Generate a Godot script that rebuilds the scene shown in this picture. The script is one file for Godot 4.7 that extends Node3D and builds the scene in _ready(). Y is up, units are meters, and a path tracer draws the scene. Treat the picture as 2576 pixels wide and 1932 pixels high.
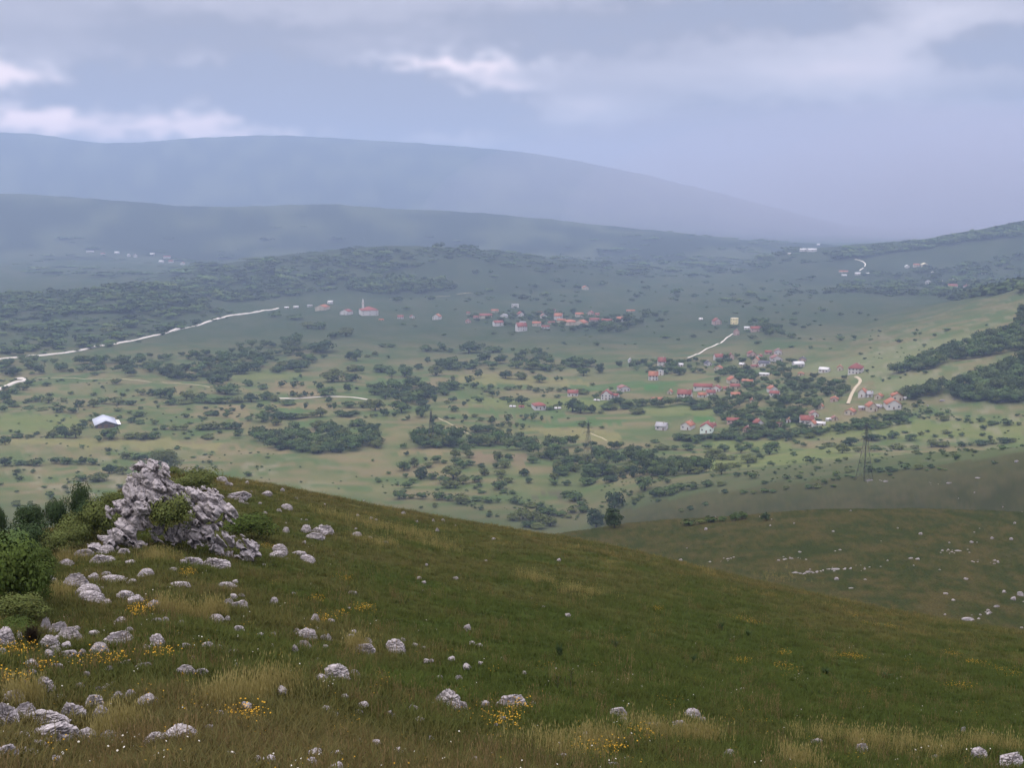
extends Node3D
# A karst upland under heavy haze: a grassy limestone hillside falls to a wide plain with hedges, villages and far hills.

const AT_CRAG := Vector2(-9.859, -30.414)
const SIZE_CRAG := 0.011424
const AT_PILE := Vector2(-8.290, -32.030)
const SIZE_PILE := 0.012050
const AT_BARN := Vector2(-345.377, -914.961)
const SIZE_BARN := 0.337612
const AT_MINARET := Vector2(-262.121, -1930.840)
const SIZE_MINARET := 0.700859
const AT_MOSQUE := Vector2(-252.478, -1915.945)
const SIZE_MOSQUE := 0.695532
const AT_PY0 := Vector2(185.304, -563.113)
const SIZE_PY0 := 0.209383
const AT_PY1 := Vector2(55.482, -783.106)
const SIZE_PY1 := 0.290483
const AT_PY2 := Vector2(-63.734, -848.823)
const SIZE_PY2 := 0.313958
const SKY_FEATURES := [[-20.46, 4.64, 9.96, 2.28, 0.60], [0.24, 5.64, 7.88, 2.28, 0.40], [14.16, 3.19, 11.62, 1.87, -0.60], [16.82, 6.51, 10.37, 2.49, 0.20], [-11.58, 8.89, 31.12, 1.87, 0.15], [-7.70, 8.99, 18.67, 1.24, -0.15], [-8.56, 5.67, 6.22, 1.29, -1.40], [-6.41, 4.34, 5.60, 0.87, -1.50], [-10.55, 4.78, 3.32, 0.83, -0.80], [-2.18, 5.15, 3.32, 0.71, -1.30], [-12.81, 6.44, 2.49, 1.04, -0.60], [-19.14, 5.97, 3.11, 0.75, -1.20], [-21.12, 5.26, 3.94, 0.54, -1.40], [-16.20, 6.25, 1.66, 0.83, -1.10], [22.95, 7.41, 2.49, 0.95, -1.00], [15.79, 8.91, 2.90, 0.83, -0.40], [12.01, 9.61, 6.22, 0.83, -0.30], [-23.15, 5.99, 2.70, 0.71, 1.20], [-22.83, 4.21, 1.24, 0.71, 1.60], [-19.25, 3.81, 6.85, 0.54, 1.00], [-15.17, 4.31, 2.07, 0.46, 0.80], [-12.92, 3.55, 6.85, 0.27, 0.80], [-4.01, 3.57, 3.53, 0.37, 1.10], [-3.17, 7.21, 4.77, 0.37, 1.20], [-1.97, 6.31, 2.70, 0.62, 1.00], [-15.43, 6.92, 1.24, 0.46, 0.80], [-16.06, 5.42, 1.04, 0.54, 0.60], [-10.26, 4.68, 0.46, 0.21, 1.20], [5.49, 4.06, 5.39, 0.83, 0.35], [2.26, 4.66, 4.15, 0.83, 0.30], [16.84, 6.14, 5.39, 2.28, 0.25], [19.42, 8.56, 4.15, 1.24, 0.30], [8.33, 2.07, 14.52, 2.28, -0.25], [-18.11, 8.45, 8.71, 1.04, -0.25], [4.23, 8.86, 9.54, 1.24, -0.35], [-22.48, 8.39, 5.39, 0.83, 0.25], [-9.63, 9.50, 6.22, 0.62, 0.20]]
const HAZE := 0.000155
# plants: where, then x, z, width, height, crown variant, tone, 1 = a tree with a trunk
const PLANTS := [
	["in the thicket below the grey barn", [
		[-373.04, -875.43, 11.32, 7.4, 4, 2, 1],
		[-364.21, -877.55, 12.32, 9.44, 3, 3, 1],
		[-355.29, -877.14, 12.32, 12.14, 4, 2, 1],
		[-364.2, -915.54, 10.14, 4.92, 4, 3, 0],
		[-325.06, -874.22, 16.16, 9.07, 1, 0, 1],
		[-309.76, -876.68, 12.96, 4.72, 5, 2, 0],
		[-300.72, -876.72, 12.96, 5.73, 1, 2, 1],
		[-292.45, -877.19, 11.02, 6.07, 3, 0, 1],
	]],
	["at the meadow edge left of the barn", [
		[-403.28, -855.66, 10.76, 7.24, 1, 0, 1],
		[-414.28, -903.13, 6, 3.12, 4, 0, 0],
		[-406.73, -887.53, 7.87, 3.41, 0, 3, 0],
		[-398.89, -886.15, 5.24, 3.07, 3, 2, 0],
	]],
	["in the hedge row above the dark shrubs", [
		[-372.51, -787.94, 10.53, 7.3, 4, 3, 1],
		[-361.6, -790.37, 9.97, 3.66, 1, 3, 0],
		[-354.77, -788.88, 7.03, 3.65, 0, 2, 0],
		[-328.11, -791.08, 9.98, 5.19, 1, 0, 1],
		[-318.29, -788.53, 7.02, 3.96, 4, 0, 0],
	]],
	["in the short row behind the rocky crag", [
		[-289.41, -804.82, 8.35, 5.59, 1, 2, 1],
		[-275.56, -805.28, 7.76, 4.35, 2, 3, 0],
	]],
	["on the slope left of the crag top", [
		[-349.78, -754.07, 3.92, 2.91, 2, 3, 0],
		[-311.54, -668.71, 5.99, 3.63, 0, 2, 0],
		[-302.05, -667.63, 3.99, 3.11, 0, 2, 0],
		[-342, -764.65, 3.98, 2.66, 1, 0, 0],
		[-297.11, -711.04, 5.3, 3.86, 2, 2, 0],
		[-284.84, -736.37, 14.24, 6.84, 0, 2, 1],
		[-284.74, -756.61, 9.56, 7.02, 0, 3, 1],
		[-274.24, -754.74, 8.97, 6.42, 5, 2, 1],
	]],
	["in the scattered row above the barn", [
		[-470.41, -1024.6, 12.82, 2.74, 2, 0, 0],
		[-454.38, -1013.7, 12.68, 2.72, 0, 0, 0],
		[-471.89, -1057.4, 9.33, 3.64, 2, 0, 0],
		[-434.92, -998.79, 12.5, 2.68, 0, 2, 0],
		[-448.71, -1047.5, 11.55, 7.21, 5, 2, 1],
		[-437.72, -1055.6, 7.76, 3.63, 0, 2, 0],
		[-404.37, -1013.1, 11.18, 6.98, 2, 3, 1],
		[-390.75, -1010.6, 10.41, 8.51, 0, 2, 1],
		[-378.23, -1038.8, 16.05, 7.15, 3, 2, 1],
		[-366.04, -1038.8, 11.46, 4.77, 3, 3, 0],
	]],
	["in the hedge right of the barn", [
		[-330.57, -935.74, 8.28, 5.02, 0, 3, 0],
		[-334.49, -965.87, 7.12, 5.18, 1, 0, 0],
		[-320.58, -926.6, 9.57, 4.27, 0, 0, 0],
		[-343.32, -999.87, 5.15, 3.06, 5, 0, 0],
		[-306.13, -924.25, 6.82, 3.55, 3, 2, 0],
		[-292.35, -907.28, 8.04, 4.18, 5, 0, 0],
		[-283.59, -905.99, 8.69, 4.17, 1, 2, 0],
		[-275.1, -905.57, 8.69, 4.87, 4, 2, 0],
	]],
	["beside the white road bend at the left edge", [
		[-492.86, -1052.3, 13.15, 13.68, 4, 0, 1],
		[-476.05, -1025.4, 11.32, 8.63, 0, 0, 1],
		[-505.26, -1121.1, 13.17, 7.7, 3, 2, 1],
	]],
	["in the clump below the long track", [
		[-372.19, -1089.8, 10.41, 5.83, 4, 2, 0],
		[-360.06, -1084.5, 11.95, 7.46, 4, 3, 1],
		[-347.47, -1071.1, 14.17, 9.82, 0, 0, 1],
		[-336.44, -1067.2, 14.9, 11.42, 1, 0, 1],
		[-314.41, -1038.9, 15.28, 3.97, 0, 2, 0],
		[-318.95, -1061.0, 15.6, 9.73, 2, 2, 1],
		[-303.6, -1041.2, 7.66, 4.78, 0, 0, 0],
		[-294.37, -1046.6, 15.39, 4.8, 4, 0, 0],
	]],
	["scattered beside the long track", [
		[-493.22, -1149.4, 10.12, 4.38, 1, 3, 0],
		[-447.82, -1100.6, 7.28, 3.36, 4, 0, 0],
		[-466.37, -1215.2, 10.68, 4.17, 2, 0, 0],
		[-419.68, -1149.1, 12.64, 6.14, 3, 2, 0],
	]],
	["on the pasture above the gravel road", [
		[-677.97, -1501.9, 21.91, 9.11, 1, 0, 1],
		[-680.92, -1573.5, 20.63, 8.35, 5, 3, 0],
		[-729.79, -1696.1, 67.86, 7.7, 5, 0, 0],
		[-589.73, -1526.7, 44.51, 12.73, 5, 0, 1],
		[-594.52, -1620.5, 35.39, 11.04, 4, 2, 1],
		[-572.82, -1572.9, 17.18, 8.34, 3, 0, 0],
		[-557.18, -1597.3, 17.45, 6.05, 1, 2, 0],
		[-524.8, -1705.8, 39.7, 10.32, 2, 0, 1],
	]],
	["below the mosque on the open plain", [
		[-411.93, -1897.1, 23.42, 10.03, 0, 0, 0],
		[-370.32, -1860.5, 28.38, 7.03, 0, 0, 0],
		[-314.43, -1685.2, 24.52, 11.47, 2, 2, 1],
		[-295.57, -1682.3, 24.48, 12.73, 5, 0, 1],
		[-245.93, -1403.9, 34.84, 14.92, 3, 3, 1],
		[-242.69, -1598.3, 25.61, 14.53, 4, 2, 1],
		[-198.51, -1331.7, 11.68, 11.13, 3, 3, 1],
		[-189.06, -1323.1, 12.57, 12.07, 3, 0, 1],
		[-181.5, -1369.0, 10, 4.16, 1, 2, 0],
		[-173.41, -1384.4, 10.11, 7.36, 2, 2, 0],
		[-161.38, -1455.5, 12.74, 5.52, 1, 0, 0],
	]],
	["around the big clump above the country track", [
		[-233.26, -1199.1, 4.39, 5.48, 2, 0, 0],
		[-222.24, -1145.5, 5.88, 4.37, 0, 0, 0],
		[-187.64, -1087.0, 19.16, 9.13, 3, 0, 1],
		[-192.26, -1165.6, 26.49, 15.11, 0, 2, 1],
		[-172.63, -1168.7, 18.85, 9.8, 1, 0, 1],
		[-181.99, -1249.4, 20.12, 7.61, 4, 2, 1],
		[-149.69, -1246.9, 23.73, 9.49, 5, 0, 1],
		[-134.84, -1215.0, 11.57, 9.26, 0, 0, 1],
	]],
	["along the country track", [
		[-243.06, -1070.2, 14.16, 9, 0, 0, 1],
		[-233.86, -1063.8, 11.73, 7.32, 2, 2, 1],
		[-216.78, -1041.3, 16.09, 5.58, 0, 0, 0],
		[-210.86, -1076.7, 7.91, 4.94, 4, 2, 0],
		[-200.34, -1084.3, 4.78, 4.97, 4, 0, 0],
	]],
	["in the dark clump left of the country track", [
		[-282.92, -1046.9, 21.56, 7.21, 3, 0, 1],
		[-289.89, -1099.5, 28.26, 11.76, 5, 0, 1],
		[-266.7, -1054.4, 15.51, 5.64, 2, 2, 0],
		[-251.45, -1010.7, 5.21, 5.42, 5, 3, 0],
		[-280.09, -1151.8, 13.52, 7.91, 2, 0, 1],
		[-231.5, -947.24, 6.98, 4.36, 0, 0, 0],
		[-255.67, -1060.2, 15.59, 8.92, 0, 3, 1],
		[-237.32, -1018.8, 7.5, 5.46, 1, 3, 0],
		[-259.59, -1126.4, 10.75, 6.02, 0, 0, 0],
	]],
	["in the hedge around the green strip field", [
		[-218.72, -944.61, 13.23, 9.42, 3, 0, 1],
		[-204.36, -934.21, 9.65, 7.17, 0, 2, 1],
		[-206.72, -953.91, 17.58, 7.31, 0, 3, 1],
		[-197.08, -954.94, 14.08, 5.12, 3, 3, 0],
		[-190.47, -957.12, 10.58, 4.4, 0, 2, 0],
		[-183.28, -960.31, 10.61, 3.68, 5, 2, 0],
		[-176.71, -959.19, 7.78, 5.15, 3, 2, 0],
		[-170.16, -960.17, 12.03, 9.57, 0, 2, 1],
	]],
	["on the tan field between the hedges", [
		[-262.06, -912.58, 13.47, 5.6, 3, 2, 1],
		[-275.11, -974.97, 8.62, 4.48, 0, 0, 0],
		[-250.85, -885.94, 10.48, 4.43, 0, 2, 0],
		[-253.09, -916.71, 13.53, 7.04, 4, 2, 1],
		[-267.2, -973.59, 5.74, 5.22, 0, 3, 0],
		[-245.42, -905.34, 5.35, 3.13, 2, 0, 0],
		[-255.57, -964.7, 7.11, 4.44, 3, 0, 0],
		[-243.13, -917.55, 11.51, 6.34, 4, 0, 1],
		[-234.94, -918.5, 12.2, 7.05, 4, 3, 1],
	]],
	["on the meadow above the long wood", [
		[-165.11, -916.78, 13.53, 7.74, 0, 2, 1],
		[-155.73, -911.16, 13.45, 6.3, 5, 0, 1],
		[-152.77, -964.38, 12.79, 6.65, 0, 0, 1],
		[-146.39, -964.47, 14.21, 4.43, 3, 3, 0],
		[-151.66, -1010.3, 14.87, 6.96, 5, 0, 1],
		[-141.25, -975.93, 12.22, 3.74, 2, 0, 0],
		[-132.1, -922.84, 15.66, 6.37, 3, 0, 1],
		[-140.01, -1012.1, 12.66, 6.2, 1, 2, 1],
		[-124.94, -960.6, 4.25, 3.68, 1, 2, 0],
		[-116.54, -899.43, 13.94, 6.22, 4, 3, 1],
		[-126.05, -995.55, 16.86, 10.67, 1, 2, 1],
		[-114.82, -968.02, 9.27, 7.42, 2, 3, 1],
		[-105.19, -964.58, 4.98, 3.7, 3, 3, 0],
		[-100.21, -979, 16.58, 11.25, 3, 0, 1],
	]],
	["in the grove below the main village", [
		[-112.73, -1430.1, 16.7, 8.68, 3, 0, 1],
		[-100.25, -1438.2, 10.5, 4.37, 1, 0, 0],
		[-81.36, -1438.1, 8.4, 6.55, 1, 0, 0],
		[-56.13, -1423.8, 31.18, 15.13, 2, 3, 1],
		[-39.13, -1469.5, 8.58, 7.8, 1, 2, 0],
		[-24.97, -1425.1, 27.05, 9.74, 5, 0, 1],
	]],
	["on the pale meadow below the plain wood", [
		[-128.03, -1272.5, 7.45, 5.81, 3, 0, 0],
		[-120.36, -1217.0, 17.83, 12.05, 1, 0, 1],
		[-109.48, -1267.9, 11.13, 6.75, 0, 3, 0],
		[-101.54, -1173.8, 6.88, 5.37, 3, 0, 0],
		[-103.17, -1325.1, 7.75, 7.05, 0, 3, 0],
		[-85.48, -1222.2, 19.69, 13.03, 2, 2, 1],
		[-64.26, -1184.8, 6.08, 5.42, 2, 2, 0],
		[-7, -1193.8, 16.62, 10.01, 4, 3, 1],
		[9.61, -1192.7, 17.48, 9.09, 2, 2, 1],
		[30.24, -1178.4, 13.82, 9.88, 0, 0, 1],
		[48.57, -1183.2, 5.64, 5.86, 4, 0, 0],
		[56.46, -1244.1, 6.37, 4.74, 5, 0, 0],
		[79.84, -1211.2, 15.08, 11.07, 5, 0, 1],
		[98.51, -1228.8, 10.8, 12.16, 4, 3, 1],
	]],
	["on the green field above the middle pylon", [
		[-79.68, -956.83, 11.28, 10.27, 1, 0, 1],
		[-80.39, -992.74, 10.96, 5.32, 3, 3, 0],
		[-62.39, -1034.6, 6.09, 3.56, 0, 2, 0],
		[-57.06, -1048.7, 9.25, 5.61, 4, 3, 0],
		[-44.73, -1013.3, 4.47, 4.65, 5, 3, 0],
		[-8.21, -1064.4, 10.17, 3.25, 0, 3, 0],
		[9.14, -1036.3, 14.48, 8.72, 0, 3, 1],
	]],
	["in the scattered group left of the middle pylon", [
		[-91.26, -948.58, 4.9, 5.09, 4, 2, 0],
		[-67.69, -951.81, 7.72, 2.92, 2, 0, 0],
		[-57.12, -945.03, 6.27, 3.26, 2, 3, 0],
		[-50.02, -897.18, 9.27, 4.82, 4, 2, 0],
		[-32.99, -962.91, 7.1, 2.95, 5, 2, 0],
		[-29.16, -897.52, 14.58, 6.2, 4, 3, 1],
		[-27.2, -945.81, 6.97, 3.63, 1, 0, 0],
		[-19.98, -902.1, 11.99, 6.24, 2, 3, 1],
		[-9.98, -900.78, 7.32, 4.5, 2, 2, 0],
		[-2.67, -902.85, 5.33, 4.51, 1, 3, 0],
		[-1.71, -927.95, 4.11, 3.92, 1, 2, 0],
		[4.09, -924.79, 3.75, 4.97, 3, 2, 0],
	]],
	["beside the red-roofed field barn", [
		[13.17, -965.55, 5.69, 5.18, 5, 0, 0],
		[26.18, -959.59, 3.18, 4.78, 0, 3, 0],
		[34.98, -1000.6, 8.84, 3.45, 4, 0, 0],
		[40.31, -1005.1, 5.18, 3.85, 0, 2, 0],
		[55.31, -988.45, 15.28, 13.62, 2, 3, 1],
		[62.26, -982.98, 14.48, 11.29, 5, 0, 1],
		[72.64, -986.36, 10.17, 8.31, 0, 3, 1],
		[80.79, -1046.9, 7.69, 5.6, 4, 0, 0],
		[87.27, -1000.6, 12.52, 6.13, 0, 0, 1],
		[94.15, -995.34, 8.79, 5.33, 2, 2, 0],
		[111.43, -969.77, 12.86, 5.2, 3, 2, 0],
		[117.01, -971.67, 8.59, 4.47, 2, 3, 0],
	]],
	["in the clump on tan patch below long wood", [
		[-42.27, -797.46, 8.28, 7.38, 0, 2, 1],
		[-39.82, -777.67, 10.39, 6, 4, 0, 1],
		[-35.05, -767.56, 8.55, 5.93, 5, 0, 1],
		[-35.83, -819.88, 10.32, 8.21, 0, 0, 1],
		[-32.01, -799.55, 7.71, 6.78, 0, 2, 1],
		[-30.48, -775.03, 8.05, 3.59, 1, 3, 0],
		[-11.64, -764.52, 5.11, 3.84, 3, 3, 0],
		[-10.44, -782.18, 7.54, 7.84, 1, 2, 1],
		[-5.1, -763.85, 8.51, 5.31, 5, 2, 1],
	]],
	["on the open slope below the middle pylon", [
		[-21.67, -718.71, 4.82, 3.34, 2, 0, 0],
		[-22.27, -769.19, 5.71, 2.97, 0, 3, 0],
		[-19.4, -745.81, 7.76, 6.34, 4, 2, 1],
		[-8.5, -713.19, 11.15, 7.18, 4, 0, 1],
		[-8.33, -747.63, 8.89, 3.47, 4, 2, 0],
		[-7.68, -737.74, 5.49, 2.57, 2, 2, 0],
		[-2.17, -728.38, 7.59, 3.95, 5, 2, 0],
		[8.29, -743.42, 7.74, 5.46, 1, 3, 1],
		[11.62, -726.3, 5.4, 3.93, 5, 3, 0],
		[28.97, -735.06, 7.65, 5.12, 4, 2, 1],
		[36.69, -719.51, 6.96, 3.62, 4, 3, 0],
		[51.21, -716.87, 13.87, 5.55, 2, 0, 1],
		[64.97, -707.13, 10, 4.38, 1, 3, 1],
	]],
	["around the dark pointed tree", [
		[-77.84, -770.66, 10.87, 7.74, 4, 0, 1],
		[-74.87, -751.53, 4.47, 2.91, 3, 0, 0],
		[-79.64, -810.95, 4.51, 4.06, 4, 3, 0],
		[-68.58, -737.34, 6.04, 3.99, 5, 0, 0],
		[-71.12, -778.89, 8.09, 8.42, 4, 2, 1],
		[-63.78, -745.83, 8.87, 10.38, 2, 3, 1],
		[-60.55, -776.87, 6.92, 3.6, 3, 2, 0],
		[-49.8, -784.98, 5.24, 3.03, 1, 0, 0],
		[-45.73, -731.66, 9.25, 5.1, 3, 0, 1],
		[-43.6, -718.39, 9.09, 5.56, 0, 2, 1],
		[-40.83, -741.95, 13.79, 9.18, 3, 2, 1],
		[-38.19, -717.32, 8.01, 5.56, 3, 2, 1],
		[-33.27, -726.83, 9.2, 7.31, 0, 2, 1],
	]],
	["in the row just above the grassy crest", [
		[-72.87, -690.52, 10.3, 6.43, 2, 0, 1],
		[-65.23, -691.5, 5.16, 2.68, 3, 2, 0],
		[-48.15, -668.18, 3.99, 3.37, 5, 2, 0],
		[-47.32, -685.81, 8.7, 5.32, 1, 0, 1],
		[-32.25, -675.31, 11.09, 6.55, 4, 2, 1],
		[-22.4, -682.43, 7.64, 3.18, 5, 0, 0],
		[-19.31, -662.78, 3.96, 2.57, 4, 3, 0],
		[-19.99, -705.81, 6.31, 2.19, 1, 0, 0],
		[-14.07, -648.71, 4.37, 2.52, 1, 3, 0],
		[-13.72, -655.54, 3.43, 2.29, 2, 2, 0],
		[-8.85, -677.48, 4.04, 3.15, 1, 0, 0],
		[-5.26, -705.49, 5.26, 2.46, 5, 0, 0],
		[0.52, -702.7, 5.76, 2.72, 2, 0, 0],
		[2.02, -677.84, 8.09, 3.42, 2, 3, 0],
		[6.05, -675.39, 5.04, 2.62, 4, 0, 0],
		[11.78, -671.19, 7.52, 3.13, 0, 2, 0],
	]],
	["in the valley-bottom thicket", [
		[0.48, -641.01, 8.15, 4.99, 0, 2, 1],
		[6.52, -645.82, 9.66, 7.54, 5, 2, 1],
		[9.84, -625.55, 9.37, 3.9, 5, 3, 1],
		[12.48, -641.52, 9.6, 7.49, 4, 2, 1],
		[15.61, -622.11, 9.32, 3.39, 5, 2, 0],
		[18.23, -659.14, 7.39, 4.61, 1, 3, 1],
		[18.25, -633.33, 9.48, 6.9, 1, 2, 1],
		[22.53, -655.23, 12.25, 5.09, 4, 0, 1],
		[22.82, -628.28, 8.47, 5.87, 1, 2, 1],
		[29.75, -652.37, 8.78, 3.55, 4, 0, 0],
		[34.39, -647.63, 4.84, 2.02, 4, 2, 0],
		[37.38, -658.1, 7.38, 3.58, 2, 2, 0],
		[40.16, -685.77, 12.79, 6.92, 5, 0, 1],
		[43.4, -656.11, 8.34, 4.59, 1, 0, 1],
	]],
	["in the dark trio beside the valley-bottom thicket", [
		[49.02, -617.55, 10.17, 12.02, 0, 3, 1],
		[61.49, -640.57, 11.48, 11.94, 1, 3, 1],
		[25.16, -261.4, 4.31, 5.29, 1, 3, 1],
	]],
	["in the row running up from the dark trio", [
		[72.34, -631.23, 3.06, 2.7, 2, 3, 0],
		[74.22, -644.07, 5.76, 1.75, 5, 2, 0],
		[81.78, -657.47, 11.26, 8.66, 1, 0, 1],
		[84.42, -634.36, 7.09, 4.92, 0, 3, 1],
		[84.95, -620.46, 4.17, 1.69, 1, 3, 0],
		[87.27, -629.28, 7.04, 5.86, 3, 0, 1],
		[92.82, -627.35, 9.35, 6.32, 3, 0, 1],
		[92.08, -581.24, 3.26, 2.03, 0, 2, 0],
		[96.79, -579.73, 3.68, 2.25, 0, 3, 0],
		[105.21, -581.14, 3.47, 2.03, 0, 0, 0],
		[113.15, -621.6, 7.4, 4.09, 1, 0, 1],
		[120.65, -615.14, 6.41, 2.86, 5, 2, 0],
		[118.94, -597.77, 4.01, 2.32, 0, 3, 0],
		[127.41, -587.5, 4.82, 2.28, 1, 0, 0],
		[131.56, -581.64, 3.9, 1.8, 5, 2, 0],
		[137.35, -578.79, 6.04, 2.02, 2, 0, 0],
		[140.81, -575.26, 3.86, 1.78, 5, 0, 0],
		[147.65, -575.49, 3.86, 2.23, 5, 2, 0],
	]],
	["on the brow of the bare brown hill", [
		[46, -259.27, 2.33, 1.21, 4, 2, 0],
		[51.6, -261.17, 2.35, 1.42, 1, 0, 0],
		[54.75, -261.33, 2.74, 2.34, 0, 0, 1],
		[56.75, -262.49, 2.95, 1.84, 1, 0, 1],
		[61.14, -256.15, 2.3, 2.09, 1, 3, 1],
	]],
	["on the slope below the near village", [
		[88.94, -794.65, 12.96, 4.9, 4, 2, 1],
		[96.91, -820.53, 6.68, 3.48, 5, 3, 0],
		[106.7, -806.91, 5.38, 3.73, 0, 3, 0],
		[112.01, -846.01, 7.51, 2.6, 0, 0, 0],
		[112.58, -817.49, 9.08, 4.41, 4, 2, 0],
		[116.96, -816.35, 6.65, 3.77, 1, 2, 0],
		[123.5, -815.67, 6.64, 3.77, 1, 0, 0],
		[132.67, -858.57, 9.52, 6.6, 5, 0, 1],
		[133.51, -814.04, 10.85, 5.64, 4, 0, 1],
		[141.42, -759.92, 11.83, 8.2, 3, 2, 1],
		[147.06, -752.67, 9.49, 5.22, 2, 2, 1],
		[128.24, -654.91, 8.27, 7.59, 1, 2, 1],
		[158.86, -803.3, 9.52, 6.19, 3, 0, 1],
		[153.03, -747.72, 7.21, 3.46, 1, 2, 0],
		[145.04, -701.45, 10.42, 3.79, 1, 2, 0],
		[167.44, -786.24, 9.9, 6.66, 5, 0, 1],
		[160.2, -729.55, 11.91, 6.75, 2, 2, 1],
		[171.32, -739.42, 6.58, 3.99, 2, 3, 0],
		[183.93, -767.4, 12.51, 9.46, 3, 0, 1],
	]],
	["scattered on the yellow slope left of tall pylon", [
		[133.43, -635.41, 5.2, 2.95, 1, 3, 0],
		[137.94, -632.3, 2.82, 2.44, 3, 3, 0],
		[140.96, -596.63, 4.44, 1.85, 1, 3, 0],
		[167.88, -693.85, 6.18, 3.21, 2, 0, 0],
		[211.55, -824.53, 8.54, 6.97, 1, 3, 1],
		[194.76, -743.44, 4.96, 2.86, 0, 0, 0],
		[213.96, -807.87, 5.38, 2.49, 3, 0, 0],
		[214.53, -789.87, 5.85, 3.04, 2, 0, 0],
		[157.7, -567.74, 4.65, 2.42, 5, 0, 0],
		[160.81, -564.61, 5.47, 2.19, 0, 2, 0],
		[166.19, -568.25, 4.23, 2.86, 2, 0, 0],
	]],
	["in the dark conifer group below the fields", [
		[62, -735.09, 12.02, 8.52, 4, 3, 1],
		[65.18, -709.51, 10.03, 4.39, 1, 3, 1],
		[73.44, -707.99, 4.74, 2.74, 0, 3, 0],
		[79.8, -703.86, 6.8, 8.71, 0, 3, 1],
	]],
	["around the tall pylon", [
		[222.33, -771.99, 5.72, 2.08, 1, 3, 0],
		[213.6, -725.3, 3.49, 2.79, 4, 0, 0],
		[229.68, -778.77, 10.95, 3, 0, 2, 0],
		[197.29, -647.08, 4.8, 2.75, 2, 0, 0],
		[223.18, -725.95, 10.76, 6.71, 0, 2, 1],
		[203.29, -654.22, 3.4, 2.27, 3, 2, 0],
		[184.36, -586, 6.53, 2.04, 1, 2, 0],
		[243.89, -775.48, 11.48, 7.16, 3, 3, 1],
		[234.33, -729.8, 5.95, 3.37, 3, 2, 0],
		[268.15, -799.68, 14.19, 5.53, 3, 3, 1],
		[247.75, -729.63, 11.35, 3.93, 2, 0, 0],
		[196.09, -572.58, 5.96, 2.21, 0, 3, 0],
		[200.31, -569.5, 3.81, 2.86, 3, 3, 0],
		[282.3, -798.14, 10.62, 6.14, 2, 0, 1],
		[202.42, -567.73, 5.06, 1.75, 5, 3, 0],
		[269.68, -753.29, 12.83, 4.64, 4, 2, 1],
		[212.57, -560.24, 5.82, 2.81, 5, 2, 0],
		[217.54, -557.04, 3.72, 2.15, 0, 3, 0],
	]],
	["on the yellow slope right of the tall pylon", [
		[206.99, -608.63, 4.51, 1.88, 1, 3, 0],
		[290.58, -785.99, 8.14, 5.44, 3, 0, 1],
		[284.32, -758.97, 6.18, 2.63, 3, 2, 0],
		[235.69, -626.8, 5.57, 2.41, 0, 2, 0],
		[303.11, -798.87, 5.02, 3.38, 4, 2, 0],
		[297.36, -761.63, 7.89, 6.45, 2, 2, 1],
		[304.19, -759.74, 10.12, 3.51, 3, 2, 0],
		[235.88, -587.85, 2.61, 2.72, 5, 0, 0],
		[322.08, -797.13, 8.24, 2.76, 2, 2, 0],
		[238.95, -581.02, 4.74, 2.01, 0, 2, 0],
		[326.52, -782.09, 4.33, 2.4, 3, 0, 0],
		[317.28, -757.46, 7.29, 3.5, 2, 3, 0],
		[330.38, -756.8, 10.64, 4.08, 1, 3, 0],
		[348.89, -797.6, 5.59, 3.98, 2, 3, 0],
		[342.66, -771.23, 3.99, 2.96, 5, 3, 0],
		[337.69, -757.62, 6.73, 2.91, 0, 2, 0],
		[346.51, -758.61, 10.1, 4.38, 1, 3, 1],
		[353.51, -758.71, 5.05, 3.21, 5, 2, 0],
	]],
	["in the top row on the right slope", [
		[334.71, -835.32, 9.24, 4.16, 5, 2, 0],
		[355.51, -819.25, 7.25, 3.77, 4, 0, 0],
		[358.77, -807.13, 7.15, 4.03, 5, 0, 0],
		[374.75, -797.41, 4.12, 2.75, 5, 2, 0],
	]],
	["in the long wood above the meadow", [
		[-204.36, -884.57, 12.82, 5.9, 1, 2, 1],
		[-188.03, -855.76, 11.15, 6.47, 1, 0, 1],
		[-187.31, -853.86, 11.5, 5.75, 5, 0, 1],
		[-187.81, -858.89, 10.73, 8.97, 4, 2, 1],
		[-179.38, -832.91, 10.01, 5.06, 4, 3, 1],
		[-182.86, -864.88, 12.25, 7.23, 5, 2, 1],
		[-173.13, -836.8, 11.18, 7.17, 0, 2, 1],
		[-168.36, -839.16, 9.84, 6.27, 3, 2, 1],
		[-163.95, -829.47, 12.21, 7.37, 0, 0, 1],
		[-160.8, -822.24, 11.55, 6.75, 0, 0, 1],
		[-158.99, -832.69, 10.95, 6.49, 2, 0, 1],
		[-160.07, -850.17, 11.92, 8.78, 1, 0, 1],
		[-151.53, -816.31, 10.49, 7.51, 5, 0, 1],
		[-150.39, -817.23, 11.44, 5.51, 4, 0, 1],
		[-151.05, -829.77, 12.67, 7.05, 3, 2, 1],
		[-147.46, -813.14, 11.34, 5.88, 0, 2, 1],
		[-147.3, -816.37, 10.47, 6.98, 2, 2, 1],
		[-146.61, -814.13, 10.58, 6.49, 3, 0, 1],
		[-136.3, -814.74, 8.71, 8.15, 0, 0, 1],
		[-144.56, -872.39, 12.71, 7.93, 2, 3, 1],
		[-138.62, -840.48, 12.4, 6.76, 4, 3, 1],
		[-135.28, -822.56, 8.74, 6.53, 1, 3, 1],
		[-133.78, -829.5, 10.08, 5.62, 5, 0, 1],
		[-134.44, -836.74, 9.97, 8.41, 5, 2, 1],
		[-130, -816.28, 8.26, 6.56, 0, 3, 1],
		[-136.68, -868.52, 12.87, 9.34, 0, 2, 1],
		[-121.36, -849.8, 12.84, 8.87, 5, 0, 1],
		[-114.34, -864.38, 12.25, 7.69, 0, 0, 1],
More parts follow.
